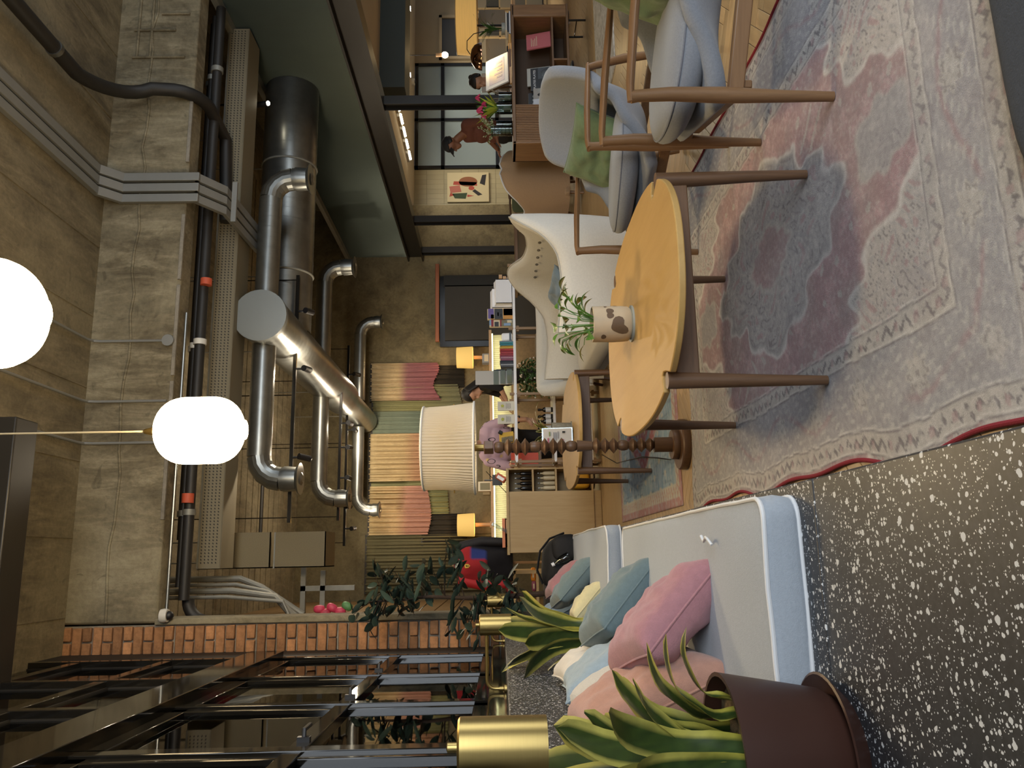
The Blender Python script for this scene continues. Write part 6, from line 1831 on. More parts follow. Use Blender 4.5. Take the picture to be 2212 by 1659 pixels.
G().prism(sp, -.004, .004, lambda p: Vector((-.085 + p.x, 8.872 + p.z, 1.41 + p.y))).build('shield_badge', M('badge_yellow', '#e0b52e', .5), jk)
G().prism([(-.004, -.018), (.004, -.016), (.003, 0), (.010, .010), (.004, .016), (-.004, .012), (-.009, .004), (-.003, -.002)], -.005, .001, lambda p: Vector((-.085 + p.x, 8.866 + p.z, 1.41 + p.y))).build('badge_figure', 'ink_black', jk)
js = thing('clothes_stand', 'wooden clothes stand carrying the racing jacket', 'stand', (-.06, 9.0, 0))
G().tube([(-.06, 9.0, 0), (-.06, 9.0, 1.62)], .015, 10).build('pole', 'light_beech', js); G().lathe([(.17, 0), (.17, .02)], 24, (-.06, 9, 0)).build('base', 'light_beech', js); G().tube([(-.22, 9, 1.5), (-.06, 9, 1.57), (.10, 9, 1.5)], .012, 8).build('hanger', 'light_beech', js)
gr = thing('goods_rack', 'wooden slatted rack against the boarded left wall behind the tree', 'rack', (-.40, 9.8, 0))
for z in (.35, .62, .88, 1.12): G().bx(-.66, -.15, 9.5, 10.6, z, z + .03).build('shelf', 'pale_wood', gr, bevel=.003)
for y in (9.52, 10.58):
    for xx in (-.64, -.17): G().bx(xx - .02, xx + .02, y - .02, y + .02, 0, 1.3).build('post', 'pale_wood', gr)
gd = [('red scarf', '#a3232c', -.22, .91, .06, .10), ('pink toy', '#d46a86', -.23, 1.15, .05, .09), ('orange toy truck', '#d98a2e', -.20, .65, .08, .06), ('plum box', '#8a4a62', -.33, .65, .06, .05), ('crimson pouch', '#8f1f2a', -.36, .91, .07, .09), ('gold tin', '#c9972e', -.36, 1.15, .04, .10), ('teal parcel', '#3f7a80', -.5, .91, .06, .07)]
for k, (nm_, c, x, z, w_, h_) in enumerate(gd):
    t = thing(nm_.replace(' ', '_'), nm_ + ' on the wooden rack behind the tree', nm_.split()[-1], (x, 9.56, z))
    G().ell((x, 9.57, z + h_ / 2), (w_, .05, h_ / 2), 8, (0, 0, 0), .5, .6).build('body', M('gd%d' % k, c, .6, var=.1, vs=30), t)
    G().box((x, 9.515, z + h_ * .55), (w_ * .9, .008, h_ * .3)).build('label_patch', 'p_cream', t)

rbn = thing('ribbon_bunch', 'bright pink and green ribbon bunch hung by the brick pier above the tree', 'decoration', (-.42, 7.3, 2.35))
for k, (dx, dz, c) in enumerate(((0, 0, '#c8405f'), (.03, .07, '#c8405f'), (-.01, .13, '#b8384f'), (.04, -.06, '#5d8f5a'), (.02, .18, '#c8405f'))):
    G().ell((-.43 + dx, 7.3, 2.45 + dz), (.035, .04, .05), 7, (0, .5 * (k % 2), 0), .8, .8).build('ribbon_loop', M('rib_%s' % c[1:], c, .5), rbn)
G().tube([(-.67, 7.3, 2.55), (-.42, 7.3, 2.55)], .006, 6).build('hook', 'galv_dull', rbn)
# ------------------------------------------------------------------ sideboard on the right
sd = thing('sideboard', 'walnut sideboard with an open niche and a ribbed tambour door', 'sideboard', (5.2, 8.2, 0))
x0, x1, y0, y1, z0, z1 = 4.36, 6.07, 8.0, 8.42, .20, .845
G().bx(x0, x1, y0, y1, z1 - .035, z1).build('top', 'side_wood', sd, bevel=.006)
G().bx(x0, x1, y0, y1, z0, z0 + .03).build('bottom', 'side_wood', sd, bevel=.006)
G().bx(x1 - .16, x1, y0, y1, z0, z1).build('end_panel', 'side_wood_v', sd, bevel=.02, seg=3)
G().bx(x0, x0 + .03, y0, y1, z0, z1).build('end_panel', 'side_wood_v', sd, bevel=.006)
G().bx(x0, x1, y1 - .015, y1, z0, z1).build('back_panel', M('niche_brown', '#4d3b2c', .7), sd)
G().bx(4.80, x1 - .15, y0 + .01, y1, .375, .395).build('shelf', 'side_wood', sd)
G().bx(4.80, 4.82, y0 + .01, y1, z0, z1).build('divider', 'side_wood_v', sd)
G().bx(5.37, 5.39, y0 + .01, y1, z0 + .03, .375).build('divider', 'side_wood_v', sd)
for i in range(22):
    x = x0 + .03 + i * .0345 / 1.72
    G().bx(x, x + .0165, y0 + .004, y0 + .02, z0 + .03, z1 - .035).build('tambour_slat', 'side_wood_v', sd, bevel=.003, seg=1)
G().bx(x0 + .02, 4.80, y0 + .02, y0 + .03, z0 + .03, z1 - .03).build('tambour_backing', 'niche_brown', sd)
for x in (4.5, 5.9):
    for y in (8.06, 8.36):
        G().tube([(x, y, 0), (x, y, z0)], .012, 10).build('leg', 'black_steel', sd)
    G().tube([(x, 8.06, .10), (x, 8.36, .10)], .006, 8).build('leg_brace', 'black_steel', sd)
SH = .395
def cover(name, lab, xc, y, w, h, lean_, rz, mat, d=.015, cat='book', zz=SH):
    t = thing(name, lab, cat, (xc, y, zz), rz, local=True)
    m = Matrix.Rotation(R_(-lean_), 4, 'X')
    g = G().bx(-w / 2, w / 2, -d / 2, d / 2, 0, h); g.v = [tuple(m @ Vector(p)) for p in g.v]; g.build('cover', mat, t)
    g = G().bx(-w / 2 + .003, w / 2 - .001, -d / 2 + .003, d / 2 - .003, h - .004, h + .0008); g.v = [tuple(m @ Vector(p)) for p in g.v]; g.build('pages', 'paper', t)
    t['_m'] = R_(-lean_)
    def patch(nm, poly, mt):
        p = G().prism(poly, 0, .0012, lambda q: Vector((q.x, -d / 2 - q.z, q.y))); p.v = [tuple(m @ Vector(v)) for v in p.v]; return p.build(nm, mt, t)
    def word(s, size, x, z, mt):
        o = lettering(s, size, m @ Vector((x, -d / 2 - .001, z)), (PI / 2 - R_(lean_), 0, 0), mt, t); return o
    return t, patch, word
def rect(x0, x1, y0, y1): return [(x0, y0), (x1, y0), (x1, y1), (x0, y1)]
def circ(x, y, r, n=20, sy=1): return [(x + r * math.cos(2 * PI * i / n), y + r * sy * math.sin(2 * PI * i / n)) for i in range(n)]
t, P_, W_ = cover('pink_book', 'pink paperback leaning in the sideboard niche', 5.745, 8.17, .235, .275, 12, .25, M('pinkbook', '#c66f74', .6))
for i, (w_, z_) in enumerate(((.13, .215), (.10, .195), (.12, .175), (.15, .155))): P_('print_line', rect(-.08, -.08 + w_, z_, z_ + .007), 'p_cream')
t, P_, W_ = cover('magazine', 'white magazine standing behind the black plates magazine', 5.37, 8.30, .24, .27, 10, .1, M('mag_white', '#c6c4ba', .5))
P_('picture', rect(.0, .11, .02, .10), M('mag_lime', '#c9cb8a', .5)); P_('picture', rect(.0, .11, .11, .17), M('mag_grey', '#8b8d86', .5))
t, P_, W_ = cover('magazine', 'black magazine titled PLATES PLATES in the sideboard niche', 5.27, 8.20, .29, .235, 10, .05, M('mag_black', '#1d1f23', .4))
P_('picture', rect(.0, .143, .003, .15), M('mag_slate', '#4b5158', .5)); P_('plate', circ(.075, .06, .06), M('plate_grey', '#6d747a', .5)); P_('plate', circ(-.06, .05, .035, 20, .8), M('plate_pale', '#9b9d97', .5)); P_('plate', circ(.04, .03, .04, 20, .6), 'plate_pale')
W_('PLATES PLATES', .036, 0, .19, 'gloss_white')
t, P_, W_ = cover('magazine', 'grey illustrated zine with scribbled drawings in the niche', 5.03, 8.16, .20, .21, 10, 0, M('mag_zine', '#9a9690', .5))
for i in range(9): P_('scribble', circ(-.07 + .018 * i, .04 + .05 * (i * 7 % 3), .010 + .004 * (i % 3), 9, 1.4), 'ink_black' if i % 2 else 'plate_pale')
t, P_, W_ = cover('magazine', 'white and blue patterned zine at the left of the niche', 4.90, 8.12, .15, .215, 10, 0, M('mag_wb', '#c9ccd3', .5))
for i in range(8): P_('scribble', circ(-.05 + .03 * (i % 4), .04 + .075 * (i // 4), .014 + .003 * (i % 3), 10, .8), M('ink_blue', '#3c5fae', .5) if i % 2 else 'ink_black')
t, P_, W_ = cover('magazine', 'dark magazine with pale circles behind the zines', 5.05, 8.30, .22, .26, 8, 0, M('mag_dark2', '#2a2c2f', .5))
for i in range(4): P_('dot', circ(-.07 + .045 * i, .20, .016, 12), 'plate_pale')
t, P_, W_ = cover('green_book', 'small green book with pale capital letters at the left of the niche', 4.885, 8.26, .12, .27, 6, 0, M('book_green', '#3f5a45', .5))
W_('STO', .03, 0, .235, 'p_cream')
# ---- things on the sideboard
TS = z1
def glassvase(lab, x, y, r, h, ribs=0, cat='vase'):
    t = thing('glass_vase', lab, cat, (x, y, TS), group='clear glass vases')
    G().lathe([(r * .92, 0), (r, .006), (r * 1.02, h), (r * .95, h), (r * .9, .015), (.002, .014)], 24, (x, y, TS), cap=False).build('glass', 'clear_glass', t)
    G().lathe([(r * .88, .016), (r * .9, h * .55), (.002, h * .551)], 20, (x, y, TS)).build('water', M('water_m', '#7d8468', .1), t)
    if ribs:
        for i in range(ribs):
            G().tube([(x + r * 1.02 * math.cos(2 * PI * k / 24), y + r * 1.02 * math.sin(2 * PI * k / 24), TS + h * (i + 1) / (ribs + 1)) for k in range(24)], .003, 5, closed=True).build('rib', 'clear_glass', t)
    return t
v1 = glassvase('wide glass vase with the pink bromeliad flowers on the sideboard', 4.90, 8.2, .065, .17)
v2 = glassvase('tall ribbed glass vase with pale sprigs at the left end of the sideboard', 4.60, 8.16, .055, .24, 5)
v3 = glassvase('dark-watered glass tank vase behind the bromeliads', 4.72, 8.3, .075, .18)
v4 = glassvase('low glass vase full of stones and twigs on the sideboard', 5.03, 8.2, .06, .15)
rf = random.Random(12)
fl1 = thing('bromeliad_bunch', 'bunch of pink bromeliad flowers with lime leaves in the wide vase', 'flowers', (4.90, 8.2, TS + .1))
M('lime_leaf', '#a7b33c', .45, rand=.2)
for i in range(26):
    an = rf.uniform(0, 2 * PI); L = rf.uniform(.2, .36); an2 = rf.uniform(.2, 1.15)
    b0 = Vector((4.90, 8.2, TS + .05)); d_ = Vector((math.cos(an) * math.sin(an2), math.sin(an) * math.sin(an2), math.cos(an2)))
    p = b0 + Vector((0, 0, .10)); q = p + d_ * L
    s_ = d_.cross(Vector((0, 0, 1))).normalized() * .024
    G().add([p - s_ * .4, p + s_ * .4, p.lerp(q, .5) + s_ + Vector((0, 0, .01)), q, p.lerp(q, .5) - s_ + Vector((0, 0, .01))], [(0, 1, 2, 3, 4)]).build('leaf', 'lime_leaf' if i % 2 else 'leaf_green', fl1)
for k, (dx, dz, sc_) in enumerate(((.10, .36, 1.2), (-.06, .33, 1.6), (.02, .29, 1.2), (-.13, .29, 1.3))):
    c = Vector((4.90 + dx, 8.15, TS + dz))
    g = G()
    for i in range(9):
        a = 2 * PI * i / 9 + k; d_ = Vector((math.cos(a) * .7, math.sin(a) * .7, .6 + .3 * (i % 2)))
        g.ell(c + d_ * .024 * sc_, (.008 * sc_, .008 * sc_, .028 * sc_), 5, (d_.y, -d_.x, 0))
    g.build('blossom', M('pink_flower', '#c23a66', .5), fl1)
    G().tube([(4.90, 8.2, TS + .06), c], .003, 5).build('stem', 'leaf_green', fl1)
fl2 = thing('sprig_bunch', 'bunch of pale grey green sprigs in the tall ribbed vase', 'flowers', (4.60, 8.16, TS + .15))
for i in range(16):
    an = rf.uniform(0, 2 * PI); L = rf.uniform(.12, .22); d_ = Vector((math.cos(an) * .8, math.sin(an) * .8, rf.uniform(-.1, .9)))
    p = Vector((4.60, 8.16, TS + .22)); q = p + d_ * L
    G().tube([(4.60, 8.16, TS + .06), p, q], .0022, 5).build('stem', 'leaf_green', fl2)
    g = G()
    for j in range(7): g.ell(p.lerp(q, .4 + .1 * j) + Vector((rf.gauss(0, .008), rf.gauss(0, .008), rf.gauss(0, .008))), (.005, .005, .012), 4, (rf.uniform(-1, 1), rf.uniform(-1, 1), 0))
    g.build('sprig_leaves', M('pale_sprig', '#a3a888', .6), fl2)
fl3 = thing('leaf_bunch', 'long dark green leaves at the right end of the sideboard', 'plant', (5.92, 8.25, TS))
G().lathe([(.05, 0), (.06, .01), (.065, .10), (.055, .10)], 20, (5.95, 8.27, TS)).build('pot', 'saucer_grey', fl3)
for i in range(26):
    an = rf.uniform(0, 2 * PI); L = rf.uniform(.18, .36)
    me = leaf_g(L, .018, rf.uniform(.5, 1.6), .2, i + 3, .4)
    o = put('leaf', me.mesh('leaf', 'leaf_mid'), fl3); o.location = (.03, .02, .09); o.rotation_euler = (0, 0, an)
ts_ = thing('twig_bunch', 'grey twigs and stones in the low glass vase', 'twigs', (5.03, 8.2, TS + .02))
for i in range(14):
    an = rf.uniform(0, 2 * PI)
    G().tube([(5.03, 8.2, TS + .03), (5.03 + .04 * math.cos(an), 8.2 + .04 * math.sin(an), TS + .14), (5.03 + .09 * math.cos(an), 8.2 + .09 * math.sin(an), TS + .16 + rf.uniform(0, .10))], .0025, 5).build('twig', M('twig_grey', '#8f8570', .8), ts_)
for i in range(8):
    G().ell((5.03 + rf.uniform(-.04, .04), 8.2 + rf.uniform(-.04, .04), TS + .03 + .02 * (i % 3)), (.014, .014, .010), 6).build('stone', M('stone_g', '#7d857c', .7), ts_)
# slanted print on a wooden easel
pr_ = thing('framed_print', 'white framed sunset print on a slanted wooden easel under the dome lamp', 'framed print', (5.36, 8.2, TS))
m = Matrix.Translation((5.34, 8.17, TS + .165)) @ Euler((-.55, 0, .18)).to_matrix().to_4x4()
def loc_(g): g.v = [tuple(m @ Vector(p)) for p in g.v]; return g
loc_(G().bx(-.21, .21, 0, .018, -.145, .145)).build('frame', 'gloss_white', pr_)
loc_(G().bx(-.21, .21, .018, .05, -.145, .145)).build('easel_back', 'walnut_h', pr_)
def pc(u, v):
    a, b = lin('#e8cf8e'), lin('#c9bfcf')
    k = min(1, abs(u - .55) * 1.6 + abs(v - .6) * .9); return tuple(lerp(p, q, k) for p, q in zip(a, b))
loc_(G().grid(lambda u, v: (lerp(-.165, .165, u), -.0015, lerp(-.10, .10, v)), 14, 10, colfn=pc)).build('picture', 'vcol_paper', pr_)
for i in range(5): loc_(G().bx(-.10 + .05 * i, -.075 + .05 * i, -.003, -.002, -.07, .0 + .03 * (i % 2))).build('picture_bar', M('print_mauve', '#b7a7b3', .6), pr_)
for x in (5.2, 5.52): G().tube([(x, 8.26, TS), (x, 8.28, TS + .16)], .012, 8).build('easel_leg', 'walnut', pr_)
G().bx(5.15, 5.57, 8.10, 8.13, TS, TS + .03).build('easel_ledge', 'walnut_h', pr_)
# chrome dome lamp
dl = thing('dome_lamp', 'glossy bronze dome table lamp arching over the print', 'table lamp', (5.85, 8.3, TS))
G().lathe([(.15, 0), (.148, .03), (.125, .08), (.08, .115), (.02, .13), (.002, .131)], 32, (5.56, 8.22, 1.175), cap=False).build('dome', M('bronze_mirror', '#8f6a52', .08, 1.0), dl, ang=60)
G().tube([(5.98, 8.34, TS + .02), (5.97, 8.34, 1.15), (5.93, 8.33, 1.27), (5.82, 8.3, 1.345), (5.68, 8.26, 1.345), (5.60, 8.23, 1.31)], .005, 8).build('arm', 'black_steel', dl)
G().lathe([(.06, 0), (.06, .02)], 24, (5.98, 8.34, TS)).build('base', 'black_steel', dl)
G().ell((5.56, 8.22, 1.21), (.03, .03, .03), 6).build('bulb', 'warm_bulb', dl)
spot('dome_lamp_light', (5.56, 8.2, 1.19), (5.36, 8.14, .95), 14, (1, .78, .42), 120, .04)
bk = thing('tray_stack', 'stack of white and tan books at the right end of the sideboard', 'books', (5.85, 8.12, TS))
bpy.data.objects.remove(bk)
for k, (a, b, zz, h, c, n_) in enumerate(((5.72, 6.0, TS, .022, '#cfcfd2', 'white'), (5.74, 5.98, TS + .0225, .018, '#41464f', 'dark blue'), (5.76, 5.99, TS + .041, .02, '#d4d0c6', 'cream'))):
    book('book', n_ + ' book lying in the stack at the right end of the sideboard', a, b, 8.03, 8.18, zz, zz + h, M('sbk%d' % k, c, .6), group='stacked books on the sideboard')
book('book', 'tan notebook lying beside the dome lamp on the sideboard', 5.60, 5.71, 8.03, 8.17, TS, TS + .03, M('sbk9', '#c79a55', .6))
o = G().bx(5.10, 5.30, 8.02, 8.06, TS, TS + .02).build('wood_block', 'light_beech', bevel=.003); tag(o, 'small pale wooden block in front of the easel', 'block')
t = thing('terrarium_ball', 'turquoise ball ornament in green leaves behind the easel', 'ornament', (5.09, 8.34, TS))
G().ell((5.10, 8.34, TS + .13), (.022, .022, .022), 8).build('ball', M('turq', '#7aa9ab', .4), t); G().ell((5.10, 8.34, TS + .055), (.05, .04, .055), 8).build('leaf_mound', 'leaf_mid', t)
# big drum floor lamp behind the sideboard
t = thing('drum_lamp', 'large glowing yellow drum lamp at the right edge behind the sideboard', 'lamp', (7.15, 10.0, 0))
def dr_(u, v):
    a = 2 * PI * u; return (7.25 + (.40 - .02 * v) * math.cos(a), 10.0 + (.40 - .02 * v) * math.sin(a), lerp(1.26, 1.55, v))
G().grid(dr_, 48, 6, wu=True).build('shade', M('drum_lit', '#cfa354', .8, var=.1, vs=3, stretch=(1, 1, 20), emit='#e3b368', es=.45), t)
G().tube([(7.25, 10.0, .02), (7.25, 10.0, 1.4)], .014, 10).build('pole', 'black_steel', t); G().lathe([(.18, 0), (.18, .025)], 24, (7.25, 10, 0)).build('base', 'black_steel', t)
for zz, r in ((1.26, .402), (1.55, .382)): G().tube([(7.25 + r * math.cos(2 * PI * i / 40), 10 + r * math.sin(2 * PI * i / 40), zz) for i in range(40)], .006, 6, closed=True).build('shade_ring', 'pale_wood', t)
# desk clutter behind the sideboard
dk = thing('work_desk', 'long wooden work desk behind the sideboard', 'desk', (7.4, 10.6, 0))
G().bx(6.3, 9.0, 10.2, 11.0, .72, .76).build('desktop', 'light_beech', dk, bevel=.004)
for x in (6.4, 8.9):
    for y in (10.28, 10.92): G().tube([(x, y, 0), (x, y, .72)], .02, 8).build('leg', 'black_steel', dk)
for k, (x, w_, zt, c) in enumerate(((6.75, .30, 1.22, '#b6b8b6'), (7.25, .42, 1.15, '#a9a18c'), (7.8, .30, 1.25, '#8d8676'))):
    t = thing('monitor', ('left', 'middle', 'right')[k] + ' grey computer screen on the work desk', 'monitor', (x, 10.6, .76))
    G().bx(x - w_ / 2, x + w_ / 2, 10.6, 10.625, .86, zt).build('panel', M('mon%d' % k, c, .5), t, bevel=.006); G().bx(x - .02, x + .02, 10.63, 10.66, .76, 1.0).build('neck', 'black_steel', t); G().bx(x - .1, x + .1, 10.55, 10.72, .76, .77).build('foot', 'black_steel', t)
for k, (x, y, w_, h, c) in enumerate(((6.5, 10.35, .12, .10, '#6b4a32'), (6.62, 10.35, .10, .07, '#a8794a'), (7.0, 10.3, .16, .09, '#3a4046'), (8.2, 10.4, .22, .14, '#8a8272'), (8.55, 10.45, .18, .22, '#55504a'))):
    t = thing('desk_box', ('brown jar box', 'amber box', 'charcoal case', 'beige carton', 'dark carton')[k] + ' on the work desk', 'box', (x, y, .76))
    G().bx(x - w_ / 2, x + w_ / 2, y - .07, y + .07, .76, .76 + h).build('body', M('dbx%d' % k, c, .6), t, bevel=.005); G().bx(x - w_ / 2 - .003, x + w_ / 2 + .003, y - .073, y + .073, .76 + h - .02, .76 + h + .003).build('lid', M('dbl%d' % k, c, .5), t)
for k, x in enumerate((8.15, 8.75)):
    sr = thing('storage_rack', ('left', 'right')[k] + ' beige storage rack with boxes at the beige back wall', 'rack', (x + 1.6, 13.6, 0))
    xx = x + 1.6
    for z in (.4, .9, 1.4): G().bx(xx - .28, xx + .28, 13.4, 13.8, z, z + .025).build('shelf', 'pale_wood', sr)
    for dx in (-.27, .27): G().bx(xx + dx - .015, xx + dx + .015, 13.4, 13.44, 0, 1.5).build('post', 'pale_wood', sr)
    for j in range(3): G().bx(xx - .2, xx + .18, 13.45, 13.75, .425 + .5 * j, .66 + .5 * j).build('bin', M('bin%d' % j, ('#7a7466', '#55524a', '#9a8f78')[j], .7), sr)

# ------------------------------------------------------------------ framed art on the tiled wall (a plain stand-in with the same colours)
ar = thing('art_print', 'cream canvas with red green and dark shapes on the tiled wall', 'picture', (7.22, 14.97, 1.18))
G().bx(6.90, 7.53, 14.955, 14.99, 1.17, 2.0).build('canvas', M('canvas_c', '#c9bd98', .7), ar, bevel=.004)
def shp(nm, poly, mt): G().prism(poly, 0, .003, lambda q: Vector((6.90 + q.x * .63, 14.954 - q.z, 1.17 + q.y * .83))).build(nm, mt, ar)
M('a_red', '#a8493c', .7); M('a_rose', '#b06a5c', .7); M('a_brown', '#8d5a3c', .7); M('a_green', '#33452c', .7); M('a_dark', '#2c2b2d', .7)
shp('colour_shape', circ(.68, .50, .17, 24, 1.3), 'a_brown'); shp('colour_shape', [(.58, .86), (.70, .84), (.66, .30), (.54, .28)], 'a_red'); shp('colour_shape', [(.30, .92), (.52, .95), (.56, .70), (.34, .66)], 'a_rose'); shp('colour_shape', [(.12, .82), (.28, .88), (.30, .52), (.10, .56)], 'a_green'); shp('colour_shape', [(.18, .95), (.32, .92), (.22, .82)], 'a_red')
shp('colour_shape', [(.55, .10), (.92, .06), (.90, .16), (.62, .22)], 'a_dark'); shp('colour_shape', [(.24, .16), (.42, .34), (.36, .40), (.20, .26)], 'a_dark'); shp('colour_shape', [(.16, .52), (.20, .36), (.24, .52)], 'a_red'); shp('colour_shape', circ(.46, .42, .07), 'a_red')

# ------------------------------------------------------------------ wooden dining chairs with green seats at the back
def dining(lab, loc, rz):
    t = thing('dining_chair', lab, 'chair', loc, rz, group='green dining chairs', local=True)
    for s in (-1, 1):
        G().tube([(s * .20, -.20, 0), (s * .19, -.19, .44)], [.014, .018], 8).build('leg', 'dark_wood', t)
        G().tube([(s * .20, .22, 0), (s * .19, .20, .44), (s * .19, .25, .84)], [.014, .018, .013], 8).build('rear_post', 'dark_wood', t)
        G().tube([(s * .20, -.19, .20), (s * .20, .21, .22)], .009, 8).build('stretcher', 'dark_wood', t)
    G().ell((0, 0, .455), (.22, .22, .03), 10, (0, 0, 0), .5, .4).build('seat', M('moss', '#55604a', .9), t)
    G().ell((0, .225, .70), (.17, .02, .11), 10, (-.12, 0, 0), .5, .5).build('backrest', 'moss', t)
    G().tube([(-.20, .25, .83), (0, .275, .84), (.20, .25, .83)], .014, 8).build('top_rail', 'dark_wood', t)
    return t
d1_ = dining('green padded wooden dining chair left of the tan wing chair', (5.15, 11.0, 0), 2.4)
dup(d1_, (5.7, 11.5, 0), 1.7, 'green padded wooden dining chair under the art canvas')
o = thing('low_table', 'dark slatted low table beside the green dining chairs', 'table', (4.75, 10.4, 0))
for i in range(7): G().bx(4.3, 5.05, 10.1 + i * .085, 10.17 + i * .085, .36, .39).build('slat', 'dark_wood', o)
for x in (4.34, 5.0):
    for y in (10.13, 10.65): G().bx(x - .02, x + .02, y - .02, y + .02, 0, .36).build('leg', 'dark_wood', o)
cn = thing('display_plinth', 'low brown plywood plinth behind the cream sofa', 'plinth', (3.6, 9.6, 0))
G().bx(3.3, 4.2, 9.5, 10.0, 0, .78).build('carcass', M('ply_brown', '#5d4c33', .7, var=.1, vs=4), cn, bevel=.004); G().bx(3.28, 4.22, 9.48, 10.02, .78, .81).build('top', 'side_wood', cn)
for x in (3.45, 4.0): G().bx(x - .03, x + .03, 9.47, 9.5, .70, .76).build('pull', 'light_beech', cn)
t = thing('wooden_figure', 'tiny pale wooden jointed figure on the plinth behind the sofa', 'figure', (3.42, 9.6, .81))
G().bx(3.40, 3.44, 9.58, 9.62, .98, 1.02).build('head', 'light_beech', t); G().bx(3.37, 3.42, 9.58, 9.62, .93, .97).build('torso', 'light_beech', t); G().tube([(3.40, 9.6, .81), (3.40, 9.6, .94)], .006, 6).build('peg', 'gloss_white', t)
# ------------------------------------------------------------------ people: capsules fused into one skin, coloured by the nearest bone
def person(name, label, loc, rz, bones, mats, eyes=None, extras=None, vox=.011):
    """bones: (a, b, ra, rb, material index, material-only flag)"""
    t = thing(name, label, 'person', loc, rz, local=True)
    g = G()
    for a, b, ra, rb, mi in bones:
        a, b = Vector(a), Vector(b); d = (b - a)
        L = d.length
        if L < 1e-4: g.ell(a, (ra, ra, ra), 8); continue
        dn = d / L
        pts = []; rs = []
        for i in range(5):
            q = -PI / 2 + i / 4 * PI / 2 * .98
            pts.append(a + dn * ra * math.sin(q)); rs.append(max(.002, ra * math.cos(q)))
        for i in range(5):
            q = i / 4 * PI / 2 * .98
            pts.append(b + dn * rb * math.sin(q)); rs.append(max(.002, rb * math.cos(q)))
        g.tube(pts, rs, 14)
    me = bpy.data.meshes.new('tmp'); me.from_pydata(g.v, [], g.f)
    o = bpy.data.objects.new('tmp', me); C.objects.link(o)
    r = o.modifiers.new('r', 'REMESH'); r.mode = 'VOXEL'; r.voxel_size = vox; r.use_smooth_shade = True
    s = o.modifiers.new('s', 'SMOOTH'); s.factor = .5; s.iterations = 3
    dg = bpy.context.evaluated_depsgraph_get()
    out = bpy.data.meshes.new_from_object(o.evaluated_get(dg))
    bpy.data.objects.remove(o); bpy.data.meshes.remove(me)
    out.materials.clear()
    for m in mats: out.materials.append(m_(m))
    nP = len(out.polygons)
    cen = np.zeros(nP * 3, np.float32); out.polygons.foreach_get('center', cen); cen = cen.reshape(-1, 3)
    best = np.full(nP, 1e9); idx = np.zeros(nP, np.int32)
    for a, b, ra, rb, mi in bones:
        a = np.array(a, float); b = np.array(b, float); d = b - a; L2 = max(1e-9, d @ d)
        tt = np.clip(((cen - a) @ d) / L2, 0, 1)
        dist = np.linalg.norm(cen - (a + tt[:, None] * d), axis=1) - (ra + (rb - ra) * tt)
        k = dist < best
        best[k] = dist[k]; idx[k] = mi
    out.polygons.foreach_set('material_index', idx)
    out.polygons.foreach_set('use_smooth', [True] * nP)
    put('body', out, t)
    return t
M('skin', '#b98a6c', .55); M('skin_brown', '#8d5f45', .55); M('hair_black', '#17130f', .6, var=.3, vs=60, stretch=(1, 1, .2)); M('tee_brown', '#6a3f33', .9, var=.06, vs=40); M('jeans_black', '#191a1c', .9)
M('top_black', '#1c1a19', .9); M('knit_grey', '#8f8a80', .9)
def hand(w, d, up, side, mi, sc_=1.0, curl=.5):
    """palm + five fingers from the wrist w along d; up = back of the hand; side = thumb side"""
    w, d, up, side = Vector(w), Vector(d).normalized(), Vector(up).normalized(), Vector(side).normalized()
    B = []
    pc_ = w + d * .045 * sc_
    for k in (-1, 0, 1): B.append((w + side * .012 * k, w + d * .085 * sc_ + side * .022 * k, .018 * sc_, .014 * sc_, mi))
    for k, L in ((-1.5, .055), (-.5, .070), (.5, .075), (1.5, .068)):
        b0 = w + d * .088 * sc_ + side * .0155 * k
        b1 = b0 + (d - up * curl * .6).normalized() * L * .55 * sc_
        b2 = b1 + (d - up * curl * 1.8).normalized() * L * .5 * sc_
        B.append((b0, b1, .009 * sc_, .008 * sc_, mi)); B.append((b1, b2, .008 * sc_, .0065 * sc_, mi))
    t0 = w + d * .03 * sc_ + side * .025
    t1 = t0 + (d * .6 + side * .7 - up * .2).normalized() * .04 * sc_; t2 = t1 + (d * .85 + side * .2 - up * .3).normalized() * .032 * sc_
    B.append((t0, t1, .012 * sc_, .010 * sc_, mi)); B.append((t1, t2, .010 * sc_, .008 * sc_, mi))
    return B
def head(c, fwd, up, mi, s=1.0):
    """skull, jaw, nose, ears; c = centre of the skull"""
    c, f, u = Vector(c), Vector(fwd).normalized(), Vector(up).normalized()
    r = f.cross(u)
    B = [(c + f * -.015 * s + u * .02 * s, c + f * .02 * s + u * .02 * s, .088 * s, .082 * s, mi), (c + f * .03 * s - u * .03 * s, c + f * .055 * s - u * .085 * s, .060 * s, .038 * s, mi),
         (c + f * .088 * s + u * .005 * s, c + f * .112 * s - u * .03 * s, .010 * s, .015 * s, mi), (c + f * .088 * s - u * .062 * s + r * -.02 * s, c + f * .088 * s - u * .062 * s + r * .02 * s, .010 * s, .010 * s, mi)]
    for k in (-1, 1):
        B.append((c + r * .082 * s * k + u * .01 * s - f * .01 * s, c + r * .085 * s * k - u * .03 * s - f * .005 * s, .016 * s, .012 * s, mi))
        B.append((c + f * .078 * s + r * .034 * s * k + u * .022 * s, c + f * .080 * s + r * .02 * s * k + u * .024 * s, .012 * s, .010 * s, mi))
    return B
def face_parts(t, c, fwd, up, s=1.0):
    c, f, u = Vector(c), Vector(fwd).normalized(), Vector(up).normalized(); r = f.cross(u)
    for k in (-1, 1):
        G().ell(c + f * .084 * s + r * .032 * s * k + u * .004 * s, (.009 * s, .009 * s, .006 * s), 5).build('eye', 'black_plastic', t)
